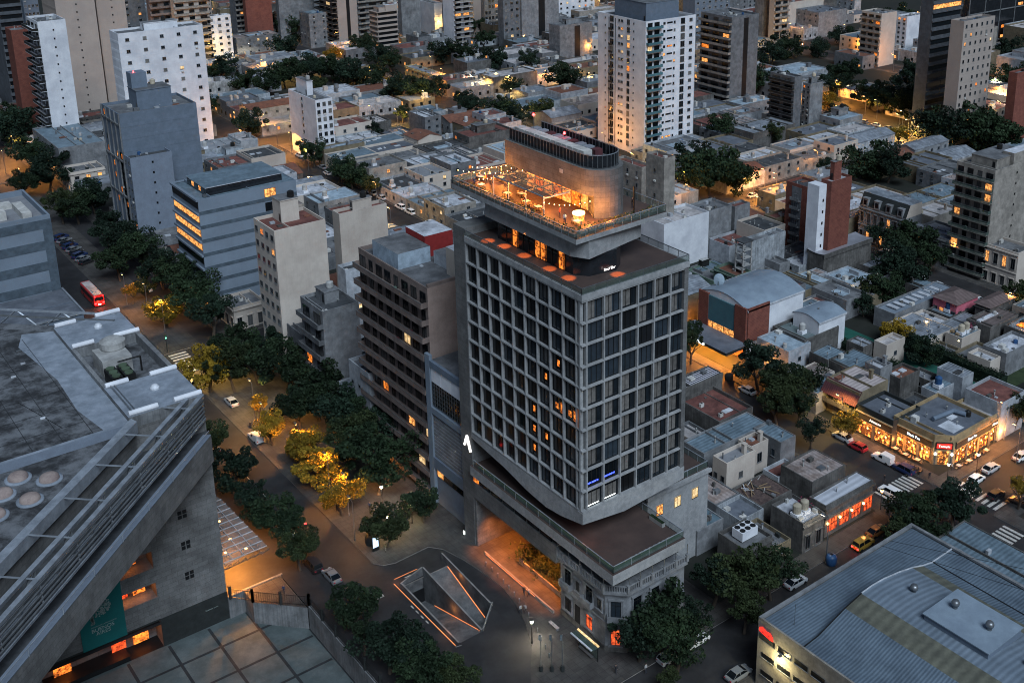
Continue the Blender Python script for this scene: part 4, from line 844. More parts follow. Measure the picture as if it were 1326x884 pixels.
    b=MB(); b.box(-.12,32.9,.3,-.02,33.3,.9,'ledwhite'); b.build('entrance_lamp',root)
    return root
hotel()
# ---------------------------------------------------------------- bank between the hotel and the brown block
def bank():
    root=empty('bank_building',(90.6,147.8,.13),'narrow blue-grey bank front with white panels and slatted screen beside the hotel blade wall','bank building')
    b=MB(); b.box(.6,0,-.3,9,12,28,'bluewall','greyroof'); b.build('wall',root)
    b=MB(); b.box(0,0,-.3,.6,1.1,29,'bluegrey'); b.box(0,10.9,-.3,.6,12.4,29.5,'bluegrey'); b.box(.02,1.1,27.4,.6,10.9,28.6,'slate'); b.box(.02,1.1,7.5,.6,10.9,9.6,'slate'); b.box(.02,1.1,18.4,.6,10.9,19.6,'bluegrey'); b.build('frame',root)
    for i in range(3): b=MB(); b.box(.25,1.2+3.25*i,24.6,.58,4.3+3.25*i,27.3,'whitewall'); b.build('white_panel',root)
    b=MB(); b.box(.4,1.2,20,.58,10.8,24.5,'pane1')
    for i in range(13): b.box(.3,1.2+.8*i,20,.4,1.28+.8*i,24.5,'metal')
    for j in range(6): b.box(.26,1.2,20+.8*j,.3,10.8,20.06+.8*j,'metal')
    b.build('lattice_window',root)
    b=MB()
    for j in range(24): b.box(.3,1.15,9.8+.36*j,.58,10.85,10.0+.36*j,'steel' if j%2 else 'palegrey')
    b.box(.58,1.15,9.7,.6,10.85,18.4,'greywall'); b.build('slatted_screen',root)
    b=MB(); b.box(.45,1.3,5.8,.6,10.7,7.2,'pane0'); b.box(.4,8.5,5.9,.44,10.4,7.0,'lit_warm'); b.build('window_band',root)
bank()
# ---------------------------------------------------------------- sunken car ramp
def carramp():
    root=empty('car_ramp',(78.6,133.7,0),'folded concrete walls of a sunken two lane car park ramp with orange light lines','car ramp'); ox,oy=78.6,133.7
    def F(b,pts,m): b.face([(x-ox,y-oy,z) for x,y,z in pts],m)
    b=MB()
    F(b,[(74.4,125.2,0),(78.3,125.2,0),(78.3,142.2,-4.6),(74.4,142.2,-4.6)],'rampwall')
    b.build('ramp_floor',root); b=MB(); F(b,[(78.5,142.2,0),(82.8,142.2,0),(82.8,128,-4.4),(78.5,128,-4.4)][::-1],'rampwall'); b.build('ramp_floor',root)
    b=MB()
    def wall(x0,x1,ya,yb,za,zb,lo=-4.8): # slab between x0..x1 running along y with sloping top
        F(b,[(x0,ya,lo),(x0,yb,lo),(x0,yb,zb),(x0,ya,za)][::-1],'rampwall'); F(b,[(x1,ya,lo),(x1,yb,lo),(x1,yb,zb),(x1,ya,za)],'rampwall'); F(b,[(x0,ya,za),(x1,ya,za),(x1,yb,zb),(x0,yb,zb)],'kerb'); F(b,[(x0,ya,lo),(x1,ya,lo),(x1,ya,za),(x0,ya,za)],'rampwall'); F(b,[(x1,yb,lo),(x0,yb,lo),(x0,yb,zb),(x1,yb,zb)],'rampwall')
    wall(74.15,74.4,125.2,142.2,.25,.7); b.build('side_wall',root); b=MB(); wall(78.3,78.55,125.2,142.5,.35,1.7); b.build('centre_wall',root); b=MB(); wall(82.8,83.05,129.5,144.0,.4,1.5); b.build('side_wall',root)
    b=MB(); F(b,[(74.1,142.2,-4.8),(78.3,142.5,-4.8),(78.3,142.5,1.7),(74.1,142.2,.7)],'rampwall'); F(b,[(74.1,142.45,-.1),(78.3,142.75,-.1),(78.3,142.75,1.7),(74.1,142.45,.7)][::-1],'rampwall'); F(b,[(74.1,142.2,.7),(78.3,142.5,1.7),(78.3,142.75,1.7),(74.1,142.45,.7)],'kerb')
    F(b,[(78.5,125.2,-4.8),(83.1,129.5,-4.8),(83.1,129.5,.5),(78.5,125.2,.5)],'rampwall'); F(b,[(78.5,124.95,-.1),(83.3,129.4,-.1),(83.3,129.4,.5),(78.5,124.95,.5)],'rampwall'); F(b,[(78.5,125.2,.5),(83.1,129.5,.5),(83.3,129.4,.5),(78.5,124.95,.5)],'kerb'); b.build('end_wall',root)
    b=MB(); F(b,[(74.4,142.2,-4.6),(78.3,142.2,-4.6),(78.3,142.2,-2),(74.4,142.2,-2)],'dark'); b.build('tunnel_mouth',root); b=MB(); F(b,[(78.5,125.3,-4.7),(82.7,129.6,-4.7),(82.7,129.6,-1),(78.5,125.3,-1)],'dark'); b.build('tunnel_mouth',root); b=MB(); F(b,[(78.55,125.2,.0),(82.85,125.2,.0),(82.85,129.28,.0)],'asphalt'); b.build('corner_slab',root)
    b=MB(); b.box(78.12-ox,125.6-oy,.02,78.28-ox,125.7-oy,.03,'orangeglow')
    F(b,[(78.2,126,-.02),(78.29,126,-.02),(78.29,139,-3.55),(78.2,139,-3.55)],'orangeglow'); F(b,[(82.69,142,.1),(82.79,142,.1),(82.79,131,-3.2),(82.69,131,-3.2)][::-1],'orangeglow')
    F(b,[(73.75,125.2,.16),(74.05,125.2,.16),(74.05,142.5,.16),(73.75,142.5,.16)],'orangeglow') if 0 else None
    F(b,[(73.56,125,.135),(73.64,125,.135),(73.64,143.6,.135),(73.56,143.6,.135)],'orangeglow'); F(b,[(74.2,144.52,.135),(78.5,144.52,.135),(78.5,144.6,.135),(74.2,144.6,.135)],'orangeglow')  # orange light on the kerb edges drawn as thin glowing strips
    b.build('light_line',root)
    light((77.6,133,-.6),22,(1,.35,.1),.2); light((82.2,138,.6),22,(1,.35,.1),.2); light((73.9,143.4,1),16,(1,.35,.12),.2); light((74,128,1),14,(1,.35,.12),.2)
    t=text('H',1.8,'paint',root,'lettering',Matrix(((0,1,0,75.7-ox),(-1,0,0,143.4-oy),(0,0,1,.14),(0,0,0,1))),0)
carramp()
# ---------------------------------------------------------------- concrete theatre
def theatre():
    ox,oy=51.6,157.8; root=empty('theatre',(ox,oy,0),'massive raw concrete theatre with diagonal louvred roof truss and teal banner','theatre')
    def L(x,y): return (x-ox,y-oy)
    def PR(b,pts,z0,z1,m,top=None): b.prism([L(*p) for p in pts],z0,z1,m,top)
    b=MB(); PR(b,[(-60,157.8),(24,157.8),(24,161),(41.2,161),(41.2,157.8),(51.6,157.8),(51.6,194.5),(-60,306.1)],-4,24.5,'board'); 
    b.face([(24-ox,-.05,-3.99),(41.2-ox,-.05,-3.99),(41.2-ox,3.3,-3.99),(24-ox,3.3,-3.99)],'dark'); b.build('lower_wall',root)
    b=MB(); b.box(-15.4,0,-3.99,-10.4,3.1,5,'dark') if 0 else None
    for (z0,z1) in ((1.0,5.0),(7.6,10.2),(13.1,24.5)): b.box(24-ox,0,z0,41.2-ox,3.2,z1,'board')
    b.box(24-ox,0,-4,36.2-ox,3.1,-3.2,'dark'); b.box(24-ox,0.02,5.0,36.2-ox,3.2,7.6,'board'); b.box(24-ox,.02,10.2,36.2-ox,3.2,13.1,'board')
    b.build('wall_panels',root)
    b=MB(); b.box(41.2-ox,-.12,-4,51.65-ox,-.002,1,'darkfront'); b.box(24-ox,-.1,.86,41.2-ox,-.002,1.1,'darkfront'); b.build('dark_base_panel',root)
    for (xa,xb,z0,z1,m) in ((37.0,39.4,10.5,12.9,'lit_orange'),(36.4,37.6,5.3,7.2,'lit_red'),(38.4,40.2,5.2,7.4,'lit_orange'),(37.5,39.8,-3.4,.6,'lit_orange'),(34.3,36.4,-3.2,.4,'lit_red'),(26,28.5,-3.2,.2,'lit_orange')):
        e=MB(); e.box(xa-ox,2.4,z0,xb-ox,2.5,z1,m); e.box(xa-ox,2.3,(z0+z1)/2,xb-ox,2.4,(z0+z1)/2+.1,'black'); e.build('lit_window',root); light(((xa+xb)/2,oy+1.4,(z0+z1)/2),26,(1,.30,.06),.3)
    for z in (17.4,12.0,6.6):
        for i in (0,1):
            for j in (0,1): e=MB(); e.box(45.6-ox+.75*i,-.05,z-.7+.75*j,46.2-ox+.75*i,.0,z-.1+.75*j,'dark'); e.build('square_window',root)
    e=MB(); e.box(29.9-ox,-.25,.9,36.2-ox,-.18,12.6,'bannermat'); bn=e.build('banner',root)
    e=MB()
    for i in range(260):
        t,r_=rnd.uniform(0,6.28),1.55*math.sqrt(rnd.random()); x,z=32.9+r_*math.cos(t)*1.05,7.4+r_*math.sin(t)*.95; s=.10; e.box(x-s-ox,-.262,z-s,x+s*.6-ox,-.251,z+s*.6,'bannertxt')
    for i in range(60): x,z=31.75+rnd.uniform(-.25,.25),4.9+rnd.random()*1.6; e.box(x-.1-ox,-.262,z-.1,x+.05-ox,-.251,z+.08,'bannertxt')
    e.build('tree_emblem',bn)
    text('GOBIERNO DE LA PROVINCIA DE',.24,'bannertxt',bn,'lettering',faceR(33.2-ox,-.26,4.35),0); text('BUENOS\nAIRES',.85,'bannertxt',bn,'lettering',faceR(33.0-ox,-.26,3.55),0)
    text('buenos aires',.4,'bannertxt',root,'lettering',faceR(49-ox,-.16,-1),0)
    # overhanging upper storeys (45 degree front)
    D1,D2=105.8,117.0
    def dg(d,x): return (x,x+d)
    b=MB(); PR(b,[dg(D1,-60),dg(D1,51.9),(51.9,196.5),(-60,308.4)],24.5,28.9,'board','darkroof'); b.build('overhanging_storey',root); b=MB(); b.prism([L(*p) for p in (dg(D1,-60),dg(D1,51.9),dg(D1+1.7,51.0),dg(D1+1.7,-60))],28.9,29.0,'bluedark','bluewall'); b.build('ledge',root)  # darkroof top: shade of the void behind the truss put into the floor colour
    b=MB()
    for k in range(9):
        x=48-5*k; a_=L(x,x+D1); 
        b.bar((a_[0],a_[1],28.9),(a_[0],a_[1],30.0),.08,'steel')
    b.bar((*L(51.5,157.3),30.0),(*L(0,D1),30.0),.08,'steel'); b.build('slab_rail',root)
    b=MB(); PR(b,[dg(D2,-60),dg(D2,41.2),(41.2,159.5),(51.9,159.5),(51.9,194),(-60,305.9)],28.9,33.2,'board','rooffelt'); b.build('upper_wall',root)
    b=MB(); PR(b,[(-60,158.4),(41,158.4),(41,159),(-60,159)],33.2,34.6,'bluewall','membrane')
    # inner beam along the diagonal
    for s in (0,): PR(b,[dg(D2-.9,-60),dg(D2-.9,41.6),dg(D2+.9,41.2),dg(D2+.9,-60)],33.2,35.0,'steel')
    b.build('roof_beam',root)
    b=MB(); b.prism([L(*p) for p in ((-60,159),(41,159),(41,199),(-60,300))],33.2,34.2,'board','rooffelt'); b.build('main_roof',root)
    b=MB(); b.face([(*L(*p),34.22) for p in ((37.5,159.2),(41,159.2),(41,199),(36.5,201),(34.8,196),(36.6,180),(36.2,168))],'membrane'); b.build('roof_membrane',root)
    b=MB()
    for i in range(9): b.box(4+4*i-ox,159.3-oy,34.205,4.08+4*i-ox,199-oy,34.23,'courtline')
    for i in range(6): b.box(0-ox,164+6*i-oy,34.205,36-ox,164.08+6*i-oy,34.23,'courtline')
    b.build('roof_seams',root); b=MB()
    b.tube((41.9-ox,160.5-oy,35.3),(41.9-ox,171-oy,35.3),.1,.1,'metal',6); b.tube((42.4-ox,160.5-oy,35.3),(42.4-ox,171-oy,35.3),.07,.07,'metal',6); b.bar((30-ox,176-oy,34.3),(33-ox,164-oy,34.3),.05,'black'); b.bar((22-ox,190-oy,34.3),(25-ox,172-oy,34.3),.05,'black'); b.build('roof_pipes',root)
    for i in range(16):
        x,y=rnd.uniform(8,36),rnd.uniform(161,195); e=MB(); e.box(x-ox,y-oy,34.2,x+.7-ox,y+.3-oy,34.42,rnd.choice(['whitesheet','metal'])); e.build('roof_vent',root)
    for (x,y) in ((25.0,155.5),(28.2,152.6),(24.9,149.0),(22.4,152.5),(20.5,148)):
        e=MB(); e.sm=True; xx,yy=L(x,y); e.lathe(xx,yy,[(1.7,33.2),(1.7,33.4),(1.4,33.42)],'membrane',20); e.lathe(xx,yy,[(1.3,33.4),(1.25,33.75),(1.0,34.0),(.6,34.15),(.1,34.2)],'domes',20); e.build('skylight_dome',root)
    # right hand plant strip
    b=MB(); 
    b.prism([L(*p) for p in ((41,159.5),(51.9,159.5),(51.9,171),(41,171))],33.2,35.0,'concrete','membrane'); b.prism([L(*p) for p in ((41,188),(51.9,188),(51.9,198.5),(41,198.5))],33.2,35.0,'concrete','membrane')
    b.prism([L(*p) for p in ((51.2,171),(51.9,171),(51.9,188),(51.2,188))],33.2,35.0,'concrete'); b.prism([L(*p) for p in ((41,171),(41.6,171),(41.6,188),(41,188))],33.2,35.0,'concrete'); b.build('plant_strip',root)
    for (xa,xb,y) in ((47.8,51.9,160),(41.2,45.4,160),(47.8,51.9,170.6),(41.2,44.6,170.9),(47.8,51.9,188.2),(41.2,44.6,188.2),(47.8,51.9,198.4),(41.2,44.6,198.4)):
        e=MB(); e.tube((*L(xa,y),35.35),(*L(xb,y),35.35),.42,.42,'whitewall',10); e.build('roof_edge_tube',root)
    e=MB(); e.box(43-ox,178-oy,33.2,47.5-ox,183.5-oy,36,'plasticgrey'); e.lathe(46-ox,182.5-oy,[(1.9,36),(2,36.2),(2,37.2),(1.3,37.6),(.2,37.8)],'plasticgrey',18); e.build('cooling_tower',root)
    for i in range(2):
        for j in range(3): e=MB(); x,y=43.6+1.9*i-ox,173.3+1.5*j-oy; e.box(x-.8,y-.7,33.2,x+.8,y+.7,35.3,'black'); e.tube((x,y,35.3),(x,y,35.5),.65,.65,'greenroof' if 1 else 'metal',12); e.build('roof_fan',root)
    e=MB(); e.tube((45-ox,177-oy,35.8),(48.5-ox,177-oy,35.8),.15,.15,'black',8); e.tube((48.5-ox,177-oy,35.8),(48.5-ox,177-oy,33.3),.15,.15,'black',8); e.build('pipe_run',root)
    for y in (166,194): e=MB(); e.lathe(47-ox,y-oy,[(.7,35),(.7,35.3),(.4,35.7),(.05,35.8)],'whitesheet',12); e.build('roof_dome_vent',root)
    # truss screen
    b=MB(); A=(51.9,159.2); D3=107.4
    def T(x,z,d=D3): return (x-ox,x+d-oy,z)
    b.bar(T(51.7,35.1),T(-30,35.1),.62,'steel'); b.bar(T(51.7,31.2),T(-30,31.2),.42,'steel')
    b.bar(T(49.5,35.0,D3+2.6),T(-30,35.0,D3+2.6),.6,'steel'); b.bar(T(49.5,31.2,D3+2.6),T(-30,31.2,D3+2.6),.3,'steel')
    for k in range(14):
        x=49-5.6*k; b.bar(T(x,31.2,D3+2.6),T(x,35,D3+2.6),.36,'steeldark'); b.bar(T(x,35,D3+2.6),T(x-2.8,31.2,D3+2.6),.32,'steeldark'); b.bar(T(x,35,D3),T(x,31.2,D3),.2,'steel')
        b.bar(T(x,35,D3),(x-4.7-ox,x-4.7+D2-oy,34.9),.16,'steel')
    b.build('truss',root)
    b=MB()
    for j in range(5): z=34.5-.68*j; b.bar(T(51.7,z,D3-.2),T(-30,z,D3-.2),.24,'steeldark')
    b.build('louvre_slats',root)
    b=MB()
    def T2(x,z,d): return (x-ox,d-x-oy,z)
    b.bar(T2(51,35,248.5),T2(10,35,248.5),.36,'steel'); b.bar(T2(51,31.5,248.5),T2(10,31.5,248.5),.3,'steel'); b.bar(T2(50,35,245),T2(10,35,245),.32,'steeldark')
    for k in range(7): x=50-6*k; b.bar(T2(x,35,248.5),T2(x-3,31.5,248.5),.2,'steel'); b.bar(T2(x-3,31.5,248.5),T2(x-6,35,248.5),.2,'steel')
    b.build('rear_truss',root)
    # glass entrance canopy
    b=MB(); b.prism([L(*p) for p in ((51.7,158.2),(59.2,159.4),(58.6,176),(57.0,186),(51.7,190))],5.2,5.35,'canopyglass'); b.build('entrance_canopy',root)
    b=MB()
    for k in range(17):
        y=158.8+1.75*k; xr=59.2-(y-159.4)*.036 if y<176 else 58.6-(y-176)*.16; xr=min(xr,58.6 if y>176 else 59.2); xr=xr if y<186 else 57-(y-186)*1.3
        if xr>52: b.box(.1,y-oy,5.36,xr-ox,y-oy+.14,5.48,'whitesheet')
    for x in (53.4,55.2,57.0): b.box(x-ox,.8,5.49,x-ox+.1,27,5.56,'whitesheet')
    b.build('canopy_ribs',root)
    for x,y in ((53.5,162),(55.5,165),(53.5,168),(56,171),(54,175),(56.5,161),(55,179),(53,183)):
        e=MB(); e.box(x-ox-.2,y-oy-.2,4.9,x-ox+.2,y-oy+.2,5.0,'bulb'); e.build('canopy_lamp',root)
    b=MB()
    for k in range(6): x0_,x1_=51.8+1.25*k,53.05+1.25*k; b.bar((x0_-ox,158.3-oy,4.6),(x1_-ox,158.5-oy,5.1),.08,'metal'); b.bar((x1_-ox,158.5-oy,4.6),(x1_-ox,158.5-oy,5.1),.08,'metal')
    b.bar((.1,.4,4.6),(7.6,1,4.6),.1,'metal'); b.build('canopy_truss',root)
    for x,y,p in ((54,161,380),(56,167,320),(54,172,260),(54,180,160),(53.5,158.8,70)): spot((x,y,4.4),p*9,(1,.34,.05),150,.4,.3)
theatre()
# ---------------------------------------------------------------- fence of the sunken court
root=empty('fence',(54.5,153.9,0),'dark metal fence with stone posts round the sunken theatre court','fence')
pts=[(51.8,156.9),(54.2,153.9),(60.6,147.2),(60.6,60)]; b=MB(); pb=MB()
for (x0,y0),(x1,y1) in zip(pts,pts[1:]):
    L_=math.hypot(x1-x0,y1-y0); n_=int(L_/.35)
    for i in range(n_): t=i/n_; b.bar((x0+(x1-x0)*t-54.5,y0+(y1-y0)*t-153.9,.1),(x0+(x1-x0)*t-54.5,y0+(y1-y0)*t-153.9,2.0),.035,'black')
    for z in (.35,1.9): b.bar((x0-54.5,y0-153.9,z),(x1-54.5,y1-153.9,z),.07,'black')
    m_=max(1,int(L_/4.5))
    for i in range(m_+1): t=i/m_; x,y=x0+(x1-x0)*t-54.5,y0+(y1-y0)*t-153.9; pb.box(x-.18,y-.18,0,x+.18,y+.18,2.4,'darkfront')
b.build('bars',root); pb.build('posts',root)
# ---------------------------------------------------------------- automobile club warehouse
def warehouse():
    ox,oy=102.8,91.1; root=empty('warehouse',(ox,oy,.13),'big blue-grey corrugated warehouse with vaulted roof and red sign on its pale wall','warehouse'); H=11.05
    x1=35.2; y0=-70
    b=MB(); b.prism([(0,y0),(x1,y0),(x1,0),(0,0)],-.3,H,'cream2',cap=False)
    b.box(0,-.5,H,x1,0,H+.35,'palegrey'); b.box(0,y0,H,.3,-.5,H+.35,'cream2'); b.box(x1-.5,y0,H,x1,-.5,H+.35,'palegrey'); b.build('wall',root)
    mat('whroof',(.15,.20,.25),c2=(.105,.14,.18),ribs=.5,axis='Y',rough=.5,stain=.2,scale=.15,vary=0); mat('whvault',(.21,.26,.32),c2=(.15,.19,.235),ribs=.9,axis='Y',rough=.5,scale=.12,stain=.15,vary=0); mat('olive',(.15,.15,.115),c2=(.10,.10,.08),ribs=1.5,axis='Y',rough=.6,vary=0)
    b=MB(); b.box(.3,y0,H-.25,x1-.5,-.5,H-.15,'whroof'); b.build('roof',root)
    # vault between x=0 and 29.7, from y=-8 back
    prof=[(0.3,0),(3.5,.35),(6.2,1.2),(9,2.1),(12.5,2.85),(14.85,3.0),(17.5,2.85),(21,2.3),(24.5,1.5),(27.2,.6),(29.7,0)]
    b=MB(); z0=H-.15
    for k,((xa,za),(xb,zb)) in enumerate(zip(prof,prof[1:])):
        m='olive' if k in(3,8) else 'whvault' if 3<k<8 else 'whroof'
        b.face([(xa,y0,z0+za+.12),(xb,y0,z0+zb+.12),(xb,-8,z0+zb+.12),(xa,-8,z0+za+.12)],m)
        b.face([(xa,-8,z0-.05),(xb,-8,z0-.05),(xb,-8,z0+zb+.12),(xa,-8,z0+za+.12)][::-1],'whitesheet' if k>4 else 'bluegrey')
    b.build('vaulted_roof',root)
    b=MB()
    for xa,xb in zip(prof,prof[1:]): b.bar((xa[0],-7.95,z0+xa[1]+.2),(xb[0],-7.95,z0+xb[1]+.2),.14,'whitesheet' if xa[0]>11 else 'black')
    b.bar((29.7,-7.9,z0+.2),(35,-7.9,z0+.25),.16,'whitesheet'); b.bar((29.8,-8,z0+.1),(29.8,y0,z0+.1),.18,'black'); b.build('vault_edge_trim',root)
    b=MB(); b.box(14.6,-27,z0+2.6,22.4,-17,z0+4.0,'slate'); b.box(14.4,-27.2,z0+4.0,22.6,-16.8,z0+4.15,'archroof'); b.build('raised_monitor',root)
    for i,(x,y,z) in enumerate(((18.9,-12.2,z0+2.6),(18.8,-19,z0+4.15),(18.6,-24.5,z0+4.15),(18,-31,z0+2.7))):
        e=MB(); e.sm=True; e.lathe(x,y,[(.35,z),(.35,z+.5),(.55,z+.55),(.6,z+.9),(.45,z+1.2),(.1,z+1.3)],'metal',12); e.build('turbine_vent',root)
    for i in range(12):
        for j,zz in enumerate((8.1,5.25,2.3)):
            e=MB(); y=-.4-3.0*(i+1); e.box(-.06,y+.15,zz-.0,-.002,y+2.5,zz+.75,'pane3'); e.box(-.16,y+.1,zz-.12,-.002,y+2.55,zz-.002,'palegrey'); e.build('window',root)
    e=MB(); e.box(-.1,-2.95,8.1,-.07,-.35,8.9,'darkfront'); e.build('sign_board',root)
    e=MB(); 
    pts=[(-.35+.05,9.3),(-.3,9.9),(-.9,10.3),(-1.7,10.0),(-2.4,10.1),(-2.9,9.6),(-3.0,9.0),(-2.4,8.95)]
    e.face([(-.12,y,z) for y,z in pts],'signred'); e.face([(-.11,y,z) for y,z in pts][::-1],'signred'); s_=e.build('red_sign',root)
    text('ACA',.85,'maroon',s_,'lettering',faceL(-.14,-1.65,9.2),0)
    e=MB(); e.box(-.5,-4.6,7.5,-.05,-4.2,7.75,'metal'); e.box(-.5,-4.6,7.45,-.1,-4.2,7.5,'bulbwhite'); e.build('wall_floodlight',root); light((ox-1.0,oy-4.4,6.9),330,(1,.83,.38),.15)
    light((ox-1.2,oy-9,3),140,(1,.75,.3),.3)
    e=MB(); e.bar((3,-4,z0),(3,-4,z0+3.5),.05,'metal'); e.build('mast',root)
    e=MB(); 
    for (a_,c_) in (((28,-1,z0+1),(42,-34,z0+4)),((26,-1,z0+1),(34,-34,z0+4))): e.bar(a_,c_,.05,'black')
    e.build('cable',root)
warehouse()
# ---------------------------------------------------------------- striped car park block and low wing beside the avenue
def carpark():
    root=empty('car_park_building',(18,281,.13),'grey-blue striped blank block with rooftop court beside the avenue and the red bus','building')
    b=MB(); b.box(0,0,-.3,43,24,26.6,'bluegrey'); b.build('wall',root)
    b=MB(); b.box(.6,.6,26.6,42.4,23.4,26.65,'greyroof2'); b.build('roof',root)
    b=MB()
    for a_ in ((0,0,43,.5),(0,23.5,43,24),(0,.5,.5,23.5),(42.5,.5,43,23.5)): b.box(a_[0],a_[1],26.6,a_[2],a_[3],28,'bluegrey')
    b.build('parapet',root)
    b=MB()
    for j in range(5): b.box(0,-.08,4+5.2*j,43,-.002,6.2+5.2*j,'bluedark')
    b.box(41,-.1,0,43.06,-.085,26,'bluedark'); b.build('dark_bands',root)
    for x,y,w_,l_,h_ in ((30,6,5,4,2),(38,4,2,10,1.5),(33,14,5,3,1.2),(24,12,3,3,1)): e=MB(); e.box(x,y,26.65,x+w_,y+l_,26.65+h_,'acwhite'); e.build('rooftop_unit',root)
    root=empty('low_wing',(11,263,.13),'low curved roof wing in front of the striped grey-blue block','building')
    b=MB(); b.box(0,0,-.3,50,17.8,9,'slate','slateroof'); b.build('wall',root)
    b=MB(); b.box(-.2,-.3,9,50.3,.1,9.4,'steel'); b.box(50,.1,9,50.4,17.8,9.4,'steel'); b.bar((0,8,9.1),(50,8,9.1),.1,'slate'); b.build('roof_edge',root)
carpark()
LPW=1.1
